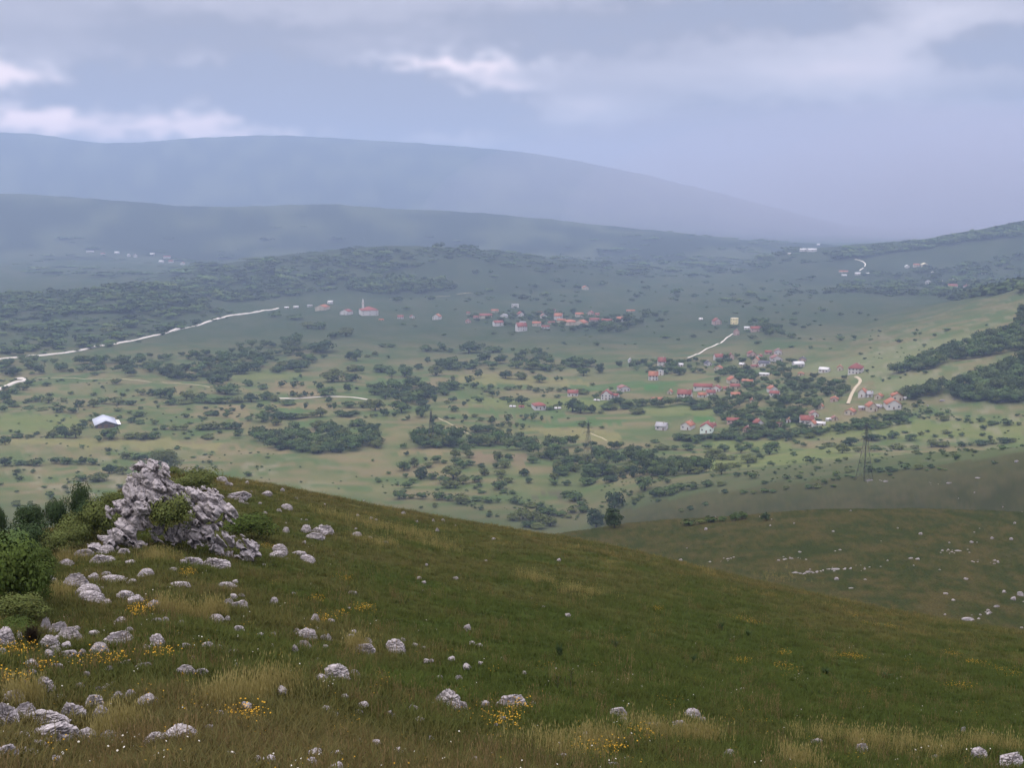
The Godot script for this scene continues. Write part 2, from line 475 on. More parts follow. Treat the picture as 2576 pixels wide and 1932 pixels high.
		[-115.05, -875.01, 13.12, 5.15, 2, 0, 1],
		[-107.79, -851.89, 13.07, 7.22, 3, 2, 1],
		[-105.77, -838.38, 11.28, 7.19, 2, 2, 1],
		[-70.18, -848.46, 10.8, 7.11, 1, 0, 1],
		[-69.16, -849.98, 12.71, 8.39, 1, 2, 1],
		[-59.67, -841.74, 10.72, 8.07, 0, 2, 1],
		[-58.59, -838.63, 11.65, 6.55, 1, 0, 1],
		[-59.42, -862.41, 12.57, 5.87, 0, 0, 1],
		[-55.15, -845.53, 10.82, 8.55, 2, 2, 1],
		[-53.85, -843.84, 12.37, 6.05, 3, 3, 1],
		[-49.2, -840.4, 11.28, 7.96, 2, 2, 1],
		[-46.85, -851.83, 12.67, 5.97, 5, 0, 1],
		[-30.79, -850.2, 11.68, 6.19, 4, 3, 1],
		[-30.28, -874.15, 12.77, 5.76, 2, 0, 1],
		[-26.54, -850.96, 10.58, 9.02, 3, 2, 1],
		[-22.11, -866.36, 12.22, 7.04, 1, 0, 1],
		[-17.28, -844.4, 11.39, 9, 5, 2, 1],
		[-16.12, -870.31, 13.22, 5.68, 4, 3, 1],
		[-13.31, -861.1, 11.5, 7.91, 1, 3, 1],
		[-0.13, -852.44, 11.19, 8.97, 5, 0, 1],
	]],
	["in the wood at the foot of middle pylon", [
		[15.07, -775.35, 9.95, 5.29, 5, 0, 1],
		[22.6, -796.89, 11.13, 5.88, 5, 2, 1],
		[28.3, -794.27, 11.18, 7.34, 2, 3, 1],
		[32.65, -745.33, 10.82, 4.44, 2, 3, 1],
		[33.31, -755.53, 9.58, 7.79, 0, 2, 1],
		[36.09, -741.35, 6.49, 4.05, 3, 0, 0],
		[38.8, -762.19, 10.59, 7.37, 1, 3, 1],
		[41.2, -757.83, 8.92, 6.24, 2, 0, 1],
		[44.55, -753.84, 6.81, 5.96, 1, 2, 1],
		[48.91, -790.31, 11.02, 4.25, 5, 3, 0],
		[51.18, -734.18, 8.87, 5.85, 2, 0, 1],
		[54.97, -783.74, 9.04, 6.98, 1, 2, 1],
		[55.13, -763.92, 10.52, 4.3, 4, 0, 0],
		[56.91, -733.32, 8.41, 7.15, 3, 0, 1],
		[63.22, -767.63, 11.09, 7.23, 5, 2, 1],
		[68.24, -813.24, 11.31, 7.3, 3, 0, 1],
		[65.66, -778.06, 9.6, 7.09, 3, 0, 1],
		[72.12, -797.63, 10.53, 7.32, 2, 0, 1],
		[75.6, -805.09, 11.22, 5.41, 2, 0, 1],
		[68.78, -728.13, 7.57, 7.19, 0, 2, 1],
		[72.41, -717.62, 8.78, 7.46, 5, 2, 1],
		[81.9, -732.57, 9.34, 5.04, 3, 2, 1],
		[84.21, -749.13, 8.59, 4.19, 2, 2, 0],
		[81.93, -721.81, 8.42, 4.32, 0, 3, 1],
		[87.96, -763.93, 8.84, 7.46, 4, 3, 1],
		[91.31, -756.62, 8.64, 6.77, 3, 2, 1],
		[90.93, -728.78, 7.22, 7.35, 0, 0, 1],
		[91.35, -731.06, 9.38, 7.17, 2, 2, 1],
		[90.5, -712.83, 8.36, 5.79, 5, 3, 1],
		[94.05, -739.86, 8.39, 6.45, 2, 2, 1],
		[98.83, -759.82, 10.39, 5.77, 2, 0, 1],
		[91.6, -701.27, 6.08, 5.65, 0, 0, 1],
		[97.16, -701.9, 9.38, 6.82, 4, 3, 1],
		[101.45, -707.14, 7.95, 4.93, 5, 2, 1],
		[105.15, -723.14, 8.81, 6.49, 5, 0, 1],
		[102.87, -678.52, 6.53, 6.65, 1, 0, 1],
		[114.23, -754.26, 9.63, 4.98, 4, 2, 1],
		[117.3, -754.79, 9.46, 4.88, 4, 3, 1],
		[115.52, -741.41, 8.52, 3.99, 3, 3, 0],
		[117.89, -731.12, 10.38, 6.94, 0, 0, 1],
		[118.73, -728.59, 10.07, 5.98, 4, 2, 1],
		[112.45, -685.26, 9.65, 7.01, 1, 0, 1],
		[121.6, -705.4, 8.34, 5.89, 2, 3, 1],
		[117.96, -676.69, 9.8, 4.72, 1, 2, 1],
		[122.48, -687.88, 7.1, 5.58, 0, 0, 1],
	]],
	["in the roadside wood beside the track end", [
		[-137.8, -1087.0, 13.55, 7.16, 0, 0, 1],
		[-131.1, -1091.7, 15.02, 6.66, 4, 0, 1],
		[-124.98, -1068.6, 12.22, 7.36, 4, 0, 1],
		[-122.12, -1091.7, 12.45, 7.73, 5, 0, 1],
		[-114.51, -1083.9, 14.87, 8.92, 0, 3, 1],
		[-107.02, -1097.8, 13.46, 8.66, 4, 3, 1],
		[-103.45, -1067.4, 11.39, 8.48, 4, 0, 1],
		[-98.27, -1071.4, 13.29, 8.16, 4, 0, 1],
		[-96.27, -1087.0, 12.84, 7.75, 2, 2, 1],
		[-94.88, -1078.6, 12.12, 7.98, 3, 3, 1],
		[-90.48, -1085.0, 14.88, 8.74, 2, 3, 1],
		[-85.83, -1032.1, 13.47, 5.27, 3, 3, 0],
		[-81.1, -1083.2, 11.78, 9.2, 0, 3, 1],
		[-70.41, -1101.0, 13.71, 9.55, 2, 0, 1],
		[-68.83, -1090.3, 12.92, 7.16, 2, 0, 1],
		[-60.71, -1112.5, 14.39, 6.59, 0, 0, 1],
	]],
	["in the belt below the gravel road", [
		[-573.64, -1234.9, 14.77, 7.5, 1, 2, 1],
		[-561.45, -1269.4, 16, 8.29, 3, 2, 1],
		[-431.23, -1291.6, 16.46, 6.81, 5, 2, 0],
		[-409.87, -1230.9, 14.05, 9.36, 5, 0, 1],
		[-388.47, -1212.5, 13.91, 9.45, 1, 3, 1],
		[-369.82, -1203.5, 15.2, 6.71, 5, 0, 0],
		[-375.88, -1255.6, 15.37, 8.26, 1, 3, 1],
		[-344.21, -1213.6, 15.15, 6.32, 5, 3, 0],
		[-337.98, -1217.0, 13.23, 5.38, 2, 2, 0],
		[-336.64, -1213.0, 12.46, 5.75, 5, 2, 0],
		[-319.43, -1157.7, 13.34, 8.47, 1, 3, 1],
		[-338.51, -1235.1, 14.72, 7.2, 4, 2, 1],
		[-333.09, -1241.1, 15.02, 5.57, 3, 0, 0],
		[-335.03, -1248.6, 14.15, 9.41, 0, 0, 1],
		[-331.47, -1235.2, 13.51, 8.28, 0, 2, 1],
	]],
	["in the wedge of wood on the plain", [
		[-339.28, -1281.3, 15.94, 6.14, 0, 3, 0],
		[-327.92, -1239.7, 12.51, 6.45, 3, 3, 0],
		[-319.11, -1247.5, 14.79, 6.22, 4, 2, 0],
		[-309.73, -1229.2, 14.64, 8.97, 3, 3, 1],
		[-318.61, -1276.2, 15.45, 9.96, 3, 2, 1],
		[-308.62, -1246.7, 13.63, 8.03, 1, 0, 1],
		[-296.7, -1252.2, 14.59, 9.83, 0, 3, 1],
		[-271.78, -1250.6, 14.13, 6.85, 2, 2, 0],
		[-267.8, -1268.2, 13.74, 8.53, 3, 2, 1],
		[-258.11, -1271.2, 16.08, 8.03, 0, 3, 1],
		[-261.68, -1305.7, 16.53, 7.02, 1, 3, 0],
		[-253.8, -1271.0, 15.56, 7.11, 0, 3, 0],
		[-245.94, -1289.4, 14.75, 9.34, 1, 0, 1],
	]],
	["in the plain wood behind the pale meadow", [
		[-72.87, -1263.0, 13.68, 5.27, 1, 0, 0],
		[-50.59, -1265.2, 14.69, 5.7, 0, 0, 0],
		[-46.35, -1269.7, 13.68, 6.34, 4, 0, 0],
		[18.79, -1246.6, 14.73, 5.22, 2, 2, 0],
		[26.77, -1272.9, 13.9, 8.31, 0, 0, 1],
		[38.16, -1255.1, 13.88, 7.65, 0, 3, 1],
		[54.53, -1258.8, 13.08, 5.32, 0, 2, 0],
		[69.19, -1279.2, 14.9, 4.86, 5, 0, 0],
		[81.78, -1311.8, 14.42, 9.5, 1, 0, 1],
		[81.71, -1280.2, 15.17, 5.54, 2, 2, 0],
	]],
	["in the straight hedge along the green field", [
		[-5.2, -1125.3, 8.01, 3.11, 0, 2, 0],
		[-2.85, -1127.3, 8.34, 3.91, 5, 0, 0],
		[17.98, -1128.7, 7.59, 5.99, 1, 2, 0],
		[39.12, -1106.8, 8.28, 4.61, 1, 2, 0],
		[48.09, -1100.0, 8.06, 3.76, 1, 2, 0],
		[56.64, -1095.1, 7.7, 3.74, 4, 3, 0],
		[67.93, -1081.9, 8.54, 5.28, 1, 2, 0],
		[69.01, -1079.4, 8.19, 5.88, 5, 2, 0],
		[71.19, -1074.6, 7.77, 3.49, 4, 2, 0],
		[74.54, -1076.3, 6.71, 4.05, 2, 2, 0],
		[89.25, -1068.6, 6.53, 3.4, 3, 0, 0],
		[92.53, -1069.3, 6.15, 5.51, 3, 2, 0],
		[94.97, -1060.0, 6.03, 3.49, 4, 3, 0],
		[100.11, -1058.4, 6.13, 3.83, 2, 0, 0],
	]],
	["among the upper village houses", [
		[185.9, -1206.9, 9.12, 5.36, 2, 3, 0],
		[183.26, -1188.8, 9.82, 4, 0, 2, 0],
		[224.01, -1159.7, 8.47, 6.46, 3, 0, 0],
		[230.22, -1171.9, 8.68, 4.08, 1, 2, 0],
		[241.91, -1174.6, 8.95, 6.41, 3, 3, 0],
		[246.05, -1189.1, 10.4, 5.85, 1, 0, 0],
		[249.8, -1159.3, 8.8, 3.96, 2, 3, 0],
		[250.25, -1151.0, 8.46, 6.44, 1, 3, 0],
		[259.17, -1184.8, 9.97, 3.71, 3, 0, 0],
		[253.62, -1141.0, 7.9, 3.98, 1, 2, 0],
		[278.43, -1152.7, 9.63, 4.86, 4, 2, 0],
		[283.94, -1146.3, 9.61, 5.91, 1, 3, 0],
	]],
	["in the village woodland", [
		[179.96, -877.63, 6.47, 4.57, 3, 3, 0],
		[185.32, -890.9, 7.48, 3.47, 0, 0, 0],
		[185.04, -869.15, 5.45, 3.3, 3, 2, 0],
		[186.19, -872.72, 7.2, 3.28, 4, 0, 0],
		[190.89, -888.36, 8.72, 4.8, 0, 2, 0],
		[196.32, -909.34, 8.04, 4.02, 0, 3, 0],
		[202.56, -905.43, 8.54, 3.18, 3, 2, 0],
		[192.8, -855.22, 5.01, 3.39, 4, 2, 0],
		[199.24, -878.36, 7.24, 4.03, 1, 0, 0],
		[197.47, -854.55, 7.87, 3.43, 2, 0, 0],
		[199.52, -858.4, 4.6, 3.31, 0, 0, 0],
		[199.42, -852.75, 4.95, 2.86, 0, 3, 0],
		[202, -853.54, 5.08, 3.83, 3, 3, 0],
		[212.97, -887.85, 8.08, 3.71, 3, 0, 0],
		[212.33, -876.51, 7.5, 3.17, 2, 0, 0],
		[213.96, -882.43, 6.7, 4.12, 2, 2, 0],
		[207.89, -851.31, 4.49, 3.33, 5, 2, 0],
		[211.23, -852.2, 6.85, 3.98, 4, 0, 0],
		[223.18, -892.32, 8.56, 4.2, 1, 3, 0],
		[214.63, -856.49, 6.8, 3.2, 1, 3, 0],
		[223.06, -883.54, 7.32, 3.48, 2, 0, 0],
		[228.78, -882.5, 8.6, 3.57, 4, 0, 0],
		[230.97, -877.7, 8.23, 4.83, 4, 3, 0],
		[230.25, -864.02, 6.07, 3, 0, 2, 0],
		[234.37, -879.14, 8.72, 5.01, 1, 3, 0],
		[241.52, -880.86, 7.91, 4.09, 2, 0, 0],
		[245.5, -870.18, 8.35, 3.63, 1, 3, 0],
	]],
	["in the belt along the village bottom", [
		[139.26, -859.35, 8.69, 4.21, 5, 2, 0],
		[147.83, -854.34, 7.42, 4.26, 3, 3, 0],
		[155.17, -855.08, 8.27, 3.12, 3, 0, 0],
		[159.45, -852.59, 7.97, 4.29, 0, 3, 0],
		[161.07, -853.53, 8.84, 4.14, 5, 2, 0],
		[162.91, -852.43, 8.82, 3.56, 0, 3, 0],
		[178.28, -839.54, 8.01, 3.86, 3, 0, 0],
		[192.81, -849.18, 7.97, 3.95, 5, 2, 0],
		[197.54, -844.64, 8.39, 3, 5, 3, 0],
		[200.67, -830.39, 8.08, 2.92, 3, 3, 0],
		[205.94, -845.92, 8.11, 4.25, 3, 2, 0],
		[223.99, -846.31, 8.55, 4.4, 2, 0, 0],
		[226.64, -823.55, 8.23, 2.8, 1, 2, 0],
		[228.61, -823, 7.47, 3.31, 5, 2, 0],
		[240.1, -836.04, 8.64, 4.25, 2, 0, 0],
	]],
	["in front of the long red-roofed village row", [
		[89.28, -1003.0, 10.71, 6.36, 0, 0, 1],
		[97.42, -1026.5, 12.11, 4.59, 1, 0, 0],
		[101.57, -1014.6, 11.91, 7.41, 3, 3, 1],
		[104.62, -994.36, 11.63, 4.5, 5, 3, 0],
		[108.01, -1010.5, 11.51, 4.18, 4, 0, 0],
		[134.52, -1012.1, 10.86, 6.78, 1, 0, 1],
		[164.91, -992.71, 10.31, 6.55, 1, 3, 1],
		[165.57, -979.29, 9.31, 4.13, 5, 3, 0],
		[170.86, -980.11, 11.28, 5.92, 3, 0, 1],
	]],
	["in the upper arm of the right hillside wood", [
		[364.74, -1017.2, 12.17, 5.92, 3, 3, 1],
		[384.66, -1031.6, 11.26, 9.16, 1, 3, 1],
		[379.69, -1015.9, 11.92, 8.23, 0, 0, 1],
		[380.28, -1010.3, 12.11, 7.4, 5, 2, 1],
		[393.29, -1040.6, 12.78, 5.44, 3, 2, 0],
		[391.12, -1034.6, 12.09, 8.91, 0, 3, 1],
		[391.43, -1023.5, 12.62, 7.15, 0, 0, 1],
		[394.5, -1019.4, 12.04, 8.23, 0, 0, 1],
		[399.7, -1029.6, 12.24, 6.72, 3, 0, 1],
		[419.69, -1036.6, 13.48, 6.18, 1, 2, 1],
	]],
	["in the lower arm of the right hillside wood", [
		[328.23, -911.49, 12.62, 9.42, 0, 2, 1],
		[368.91, -894.96, 12.72, 4.93, 2, 0, 0],
		[367.4, -890.74, 12.71, 9.09, 3, 3, 1],
		[374.48, -880.52, 12.53, 5.33, 1, 3, 1],
		[376.18, -879.99, 11.47, 5.62, 5, 0, 1],
		[376.25, -877.7, 12.22, 5.04, 3, 0, 1],
		[379.62, -885.72, 12.12, 7.07, 0, 2, 1],
		[387.11, -863.62, 11.37, 7.1, 0, 2, 1],
		[392.84, -872.06, 12.09, 6.93, 5, 2, 1],
		[398.93, -859.53, 11.7, 6.7, 3, 2, 1],
		[399.8, -860.1, 11.83, 6.48, 5, 3, 1],
		[400.57, -861.55, 11.52, 9.4, 1, 0, 1],
		[403.12, -861.77, 11.37, 5.77, 2, 0, 1],
		[406.27, -866.08, 12.12, 5.3, 4, 3, 1],
	]],
]
const LOOSE := [
	"-331 -862 54 57 3,-423 -909 34 23 3,-396 -889 46 23 2,-347 -786 70 58 3,-337 -790 70 50 0,-314 -787 58 55 0,-307 -784 81 49 0,-282 -807 90 48 2,-270 -807 78 54 2,-298 -739 77 44 0,-297 -687 51 51 0,-412 -984 109 54 0,-400 -982 80 58 0,-393 -1041 107 61 0,-465 -1060 109 62 0,-343 -1041 38 34 3,-331 -1012 37 30 2,-510 -1146 109 67 2,-505 -1100 121 65 0,-467 -992 80 58 0,-304 -1063 102 62 0,-326 -1037 114 61 0,-426 -1128 37 25 0,-652 -1577 103 138 0,-257 -1569 149 103 0,-194 -1376 90 90 3,-156 -1373 50 45 3,-171 -1231 90 90 3,-240 -1132 91 66 0,-227 -1133 83 66 2,-211 -1157 34 25 0,-199 -1122 91 82 2,-168 -1103 73 97 0,-217 -1077 79 63 0,-206 -1081 56 60 3,-175 -1037 61 61 3,-191 -1002 44 66 2,-163 -994 44 73 0,-223 -995 110 59 3,-232 -965 36 28 3",
	"-270 -1005 44 30 3,-285 -1005 44 30 2,-274 -955 49 21 3,-92 -1440 105 116 0,-36 -1184 87 87 2,-45 -1149 101 84 2,-39 -1126 83 66 3,54 -1184 35 43 0,23 -1228 72 31 3,42 -1241 64 73 2,-21 -1086 72 60 0,-14 -1082 40 60 2,-33 -1038 107 65 0,-2 -1026 83 75 0,-53 -987 87 54 3,-75 -1041 61 99 0,-69 -931 38 52 0,-41 -949 49 56 3,-43 -928 27 27 3,-52 -946 42 24 2,-17 -936 62 69 2,-3 -945 63 70 2,-8 -928 55 51 0,-12 -929 34 27 2,9 -923 48 51 0,-60 -897 83 56 0,19 -958 60 71 3,45 -1008 44 56 0,-3 -781 58 52 2,-24 -731 76 43 2,28 -721 64 43 3,-55 -744 72 44 0,-71 -719 75 43 0,-64 -794 32 29 2,-56 -787 70 53 2,-59 -690 67 46 2,-40 -682 66 41 0,-16 -678 71 38 3,-57 -666 25 17 2,-9 -649 29 15 3",
	"35 -695 67 41 3,44 -670 65 45 0,100 -633 61 42 3,106 -626 70 37 2,43 -258 29 14 3,49 -261 27 15 2,144 -843 75 56 3,148 -816 73 45 0,174 -827 61 55 2,178 -812 72 48 3,175 -775 63 46 3,112 -793 26 24 0,105 -829 43 25 3,191 -687 71 38 3,139 -617 64 39 0,122 -651 27 22 2,152 -620 18 23 0,205 -833 80 55 2,214 -817 36 24 0,174 -570 23 19 3,171 -571 21 17 0,168 -560 29 17 3,181 -571 30 17 2,86 -706 58 52 3,92 -707 39 58 3,100 -701 47 52 3,197 -689 31 20 0,276 -798 27 32 0,193 -578 51 34 2,208 -566 50 32 0,295 -810 48 21 2,311 -807 33 21 2,318 -781 35 26 0,341 -781 40 23 2,323 -758 39 22 0,233 -563 35 33 2,237 -527 31 14 0,343 -831 40 21 2,349 -827 43 18 3,363 -807 42 21 2",
	"368 -801 77 44 3,384 -821 36 21 0,53 -741 73 43 0,76 -720 61 50 3,38 -766 78 50 3,-350 -1195 114 77 0,-305 -1231 121 73 3,36 -1249 129 71 0,5 -1285 139 70 0,242 -1198 106 66 3,170 -1201 95 67 3,197 -870 85 53 3,232 -853 84 52 0,211 -864 78 50 3,217 -875 70 52 0,187 -884 70 53 3,186 -885 70 51 2,233 -882 80 54 0,161 -846 87 49 3,187 -838 86 47 0,173 -843 80 52 3,172 -845 79 50 0,137 -854 72 49 0,195 -846 82 47 0,190 -835 69 48 3,139 -854 68 50 2,190 -855 84 53 0,229 -837 82 50 0,219 -832 75 49 0,178 -982 86 56 2",
]
# woods and scrub as masses: kind, how many, width, height, outline as [x / distance, 1000 / distance]
const MASSES := [
	[0, 102, 9.96, 7.07, [[-0.2609, 1.1213], [-0.2466, 1.0964], [-0.2281, 1.0896], [-0.2170, 1.0834], [-0.1893, 1.0891], [-0.1616, 1.0903], [-0.1433, 1.1230], [-0.1157, 1.1501], [-0.0879, 1.1393], [-0.0695, 1.1454], [-0.0436, 1.1326], [-0.0177, 1.1270], [0.0156, 1.2279], [-0.0141, 1.2046], [-0.0400, 1.2017], [-0.0696, 1.2034], [-0.1066, 1.1895], [-0.1288, 1.1976], [-0.1436, 1.2059], [-0.1586, 1.2314], [-0.1808, 1.2345], [-0.2103, 1.2094], [-0.2306, 1.1860], [-0.2396, 1.1504]]],
	[0, 102, 8.31, 6.02, [[0.0007, 1.1369], [0.0192, 1.1266], [0.0340, 1.1534], [0.0599, 1.1753], [0.0821, 1.1870], [0.1007, 1.2047], [0.1156, 1.2320], [0.1342, 1.2942], [0.1528, 1.3139], [0.1788, 1.3680], [0.1827, 1.4635], [0.1680, 1.5018], [0.1383, 1.4669], [0.1085, 1.4039], [0.0900, 1.3833], [0.0639, 1.3574], [0.0416, 1.3520], [0.0416, 1.3033], [0.0156, 1.2914], [0.0156, 1.2334], [0.0007, 1.2005]]],
	[0, 32, 11.23, 8.02, [[-0.1443, 0.9162], [-0.1313, 0.8857], [-0.1093, 0.8858], [-0.0910, 0.8786], [-0.0690, 0.8844], [-0.0535, 0.8756], [-0.0536, 0.9158], [-0.0764, 0.9258], [-0.0820, 0.9692], [-0.0986, 0.9846], [-0.1095, 0.9428], [-0.1315, 0.9379]]],
	[0, 134, 11.85, 7.29, [[-0.4709, 0.7591], [-0.4488, 0.7465], [-0.4233, 0.7625], [-0.3977, 0.7632], [-0.3794, 0.7534], [-0.3609, 0.7305], [-0.3243, 0.7309], [-0.2950, 0.7243], [-0.2683, 0.7188], [-0.2519, 0.8121], [-0.2696, 0.8726], [-0.2889, 0.8502], [-0.3181, 0.8462], [-0.3509, 0.8319], [-0.3690, 0.8158], [-0.3983, 0.8029], [-0.4057, 0.8156], [-0.4350, 0.8140], [-0.4717, 0.8197]]],
	[0, 71, 12.98, 7.99, [[-0.2677, 0.7319], [-0.2509, 0.6779], [-0.2289, 0.6583], [-0.2014, 0.6369], [-0.1924, 0.6598], [-0.1945, 0.6986], [-0.1672, 0.7220], [-0.1692, 0.7534], [-0.1821, 0.7639], [-0.1932, 0.7942], [-0.2153, 0.8157], [-0.2373, 0.8151], [-0.2666, 0.8251]]],
	[0, 63, 11.54, 7.21, [[-0.0779, 0.7729], [-0.0651, 0.7534], [-0.0322, 0.7599], [-0.0102, 0.7450], [0.0007, 0.7268], [0.0299, 0.7173], [0.0372, 0.7249], [0.0336, 0.7582], [0.0665, 0.7485], [0.0775, 0.7674], [0.0812, 0.7789], [0.0446, 0.8001], [0.0154, 0.8056], [-0.0139, 0.8004], [-0.0359, 0.7981], [-0.0615, 0.7991]]],
	[0, 22, 6.53, 4.49, [[-0.0525, 0.8896], [0.0044, 0.8817], [0.0484, 0.9096], [0.0999, 0.9457], [0.0999, 0.9582], [0.0485, 0.9166], [0.0044, 0.8886], [-0.0525, 0.8992]]],
	[0, 106, 8.16, 5.44, [[0.0904, 0.7770], [0.1214, 0.7730], [0.1506, 0.7828], [0.1725, 0.7746], [0.2089, 0.7777], [0.2566, 0.8121], [0.2715, 0.8686], [0.2461, 0.8894], [0.2059, 0.8768], [0.1838, 0.8499], [0.1509, 0.8451], [0.1142, 0.8073]]],
	[0, 306, 7.19, 4.68, [[0.1877, 0.8943], [0.2133, 0.8871], [0.2607, 0.9060], [0.3122, 0.9711], [0.3126, 1.0057], [0.3040, 1.0718], [0.2836, 1.0342], [0.2846, 1.1452], [0.2703, 1.1785], [0.2371, 1.1770], [0.2187, 1.1669], [0.1888, 1.1027], [0.1884, 1.0231], [0.1991, 0.9700]]],
	[0, 124, 6.58, 4.07, [[0.1486, 1.1685], [0.2075, 1.1519], [0.2445, 1.1779], [0.2814, 1.1899], [0.3179, 1.1672], [0.3360, 1.1514], [0.3691, 1.1625], [0.3840, 1.1831], [0.3769, 1.1999], [0.3293, 1.2078], [0.2852, 1.2118], [0.2484, 1.2087], [0.2078, 1.1907], [0.1745, 1.1806]]],
	[0, 20, 8.86, 5.54, [[0.0816, 0.9715], [0.1147, 0.9816], [0.1515, 0.9925], [0.1882, 0.9898], [0.1921, 1.0236], [0.1664, 1.0239], [0.1480, 1.0228], [0.1148, 1.0089], [0.1001, 1.0090], [0.0817, 0.9974]]],
	[0, 220, 10.13, 7.51, [[0.4670, 0.8100], [0.4572, 0.8890], [0.4306, 0.9013], [0.4128, 0.9073], [0.3913, 0.9200], [0.3700, 0.9619], [0.3486, 0.9867], [0.3487, 0.9933], [0.3704, 0.9923], [0.3921, 0.9951], [0.4136, 0.9735], [0.4426, 0.9924], [0.4702, 1.0066]]],
	[0, 226, 9.68, 7.34, [[0.3533, 1.0862], [0.3714, 1.0727], [0.4079, 1.0871], [0.4364, 1.0597], [0.4707, 1.0326], [0.4735, 1.1668], [0.4531, 1.1662], [0.4198, 1.1392], [0.4028, 1.1024], [0.3828, 1.1008], [0.3647, 1.1114]]],
	[0, 30, 10.46, 8.13, [[0.2108, 0.5917], [0.2224, 0.5877], [0.2444, 0.6258], [0.2473, 0.6891], [0.2339, 0.6879], [0.2271, 0.6554]]],
	[0, 130, 9.80, 5.88, [[-0.0447, 0.5215], [0.0007, 0.5056], [0.0406, 0.5033], [0.0988, 0.5313], [0.1205, 0.5374], [0.1171, 0.5793], [0.0990, 0.6117], [0.0699, 0.6007], [0.0371, 0.6016], [0.0189, 0.5942], [-0.0029, 0.5799], [-0.0320, 0.5565]]],
	[0, 40, 12.83, 7.70, [[0.0987, 0.5201], [0.1495, 0.5108], [0.1513, 0.5220], [0.1170, 0.5665], [0.1135, 0.6133], [0.0699, 0.6055], [0.0698, 0.5841]]],
	[1, 360, 12.51, 5.89, [[-0.4667, 0.4880], [-0.3577, 0.4875], [-0.2640, 0.4927], [-0.2499, 0.5389], [-0.3603, 0.6791], [-0.4705, 0.7355]]],
	[1, 620, 14.82, 7.41, [[-0.4663, 0.4634], [-0.3574, 0.4746], [-0.2784, 0.4893], [-0.2860, 0.5363], [-0.3949, 0.5424], [-0.4678, 0.5469]]],
	[1, 900, 17.10, 8.05, [[-0.3756, 0.4713], [-0.2970, 0.3588], [-0.2299, 0.3513], [-0.1216, 0.3428], [-0.0460, 0.3430], [-0.0137, 0.3446], [-0.1039, 0.3820], [-0.1766, 0.4255], [-0.2420, 0.4631], [-0.2781, 0.4628]]],
	[1, 480, 13.04, 10.44, [[-0.1474, 0.4007], [-0.1004, 0.3981], [-0.0643, 0.4037], [-0.0463, 0.4181], [-0.0861, 0.4300], [-0.1296, 0.4287], [-0.1512, 0.4160]]],
	[1, 420, 22.29, 6.69, [[-0.0496, 0.3372], [0.0403, 0.2534], [0.1663, 0.2504], [0.2562, 0.3053], [0.2925, 0.3312], [0.2207, 0.3237], [0.0404, 0.3607], [-0.0317, 0.3627]]],
	[1, 700, 15.43, 8.17, [[0.2794, 0.4408], [0.3043, 0.3857], [0.3655, 0.3820], [0.4302, 0.3889], [0.4648, 0.3975], [0.4664, 0.7588], [0.3845, 0.5075], [0.3301, 0.4639]]],
	[1, 760, 20.00, 10.00, [[0.2814, 0.3149], [0.3565, 0.3105], [0.4170, 0.3230], [0.4617, 0.3319], [0.4625, 0.3447], [0.3996, 0.3299], [0.3461, 0.3236], [0.2925, 0.3277]]],
	[1, 160, 13.89, 6.95, [[0.2894, 0.3538], [0.4635, 0.3627], [0.4648, 0.3975], [0.3654, 0.3764]]],
	[1, 130, 13.22, 6.61, [[-0.1039, 0.3820], [0.2750, 0.3545], [0.2761, 0.4949], [-0.1044, 0.4582]]],
	[1, 120, 7.33, 3.66, [[-0.1225, 0.4571], [0.2942, 0.5091], [0.4048, 0.8443], [0.2963, 0.7752], [-0.1233, 0.6972]]],
	[1, 110, 3.89, 2.16, [[-0.2667, 0.8305], [0.0997, 0.8471], [0.1005, 1.1164], [-0.2687, 1.0929]]],
	[1, 150, 4.15, 2.07, [[-0.4717, 0.8163], [-0.2671, 0.8850], [-0.2692, 1.1395], [-0.4762, 1.1460]]],
	[1, 130, 2.59, 1.44, [[-0.4762, 1.1460], [-0.2547, 1.1911], [-0.1441, 1.2892], [-0.1074, 1.4579], [-0.2483, 1.3451], [-0.4804, 1.4757]]],
	[1, 170, 2.26, 1.26, [[-0.1437, 1.2230], [0.1531, 1.4803], [0.3204, 1.7501], [0.1536, 1.6176], [-0.0142, 1.5223], [-0.1259, 1.4127]]],
	[1, 220, 2.26, 1.26, [[0.1707, 1.1605], [0.4743, 1.2078], [0.4776, 1.9401], [0.2649, 1.7159], [0.1531, 1.4803]]],
	[1, 60, 3.38, 2.11, [[0.2593, 0.6920], [0.4678, 0.8601], [0.3709, 1.0358], [0.3269, 0.9948], [0.3185, 0.8484]]],
	[1, 60, 3.15, 1.89, [[0.3536, 1.1055], [0.4735, 1.1668], [0.4748, 1.2429], [0.3730, 1.1788]]],
	[1, 150, 34.99, 6.36, [[0.0761, 0.2258], [0.2558, 0.1648], [0.2562, 0.3053], [0.0043, 0.2457]]],
	[1, 160, 41.55, 6.39, [[-0.4622, 0.2246], [-0.2106, 0.2152], [-0.0316, 0.2233], [-0.1396, 0.3498], [-0.2844, 0.3625], [-0.4651, 0.3358]]],
]
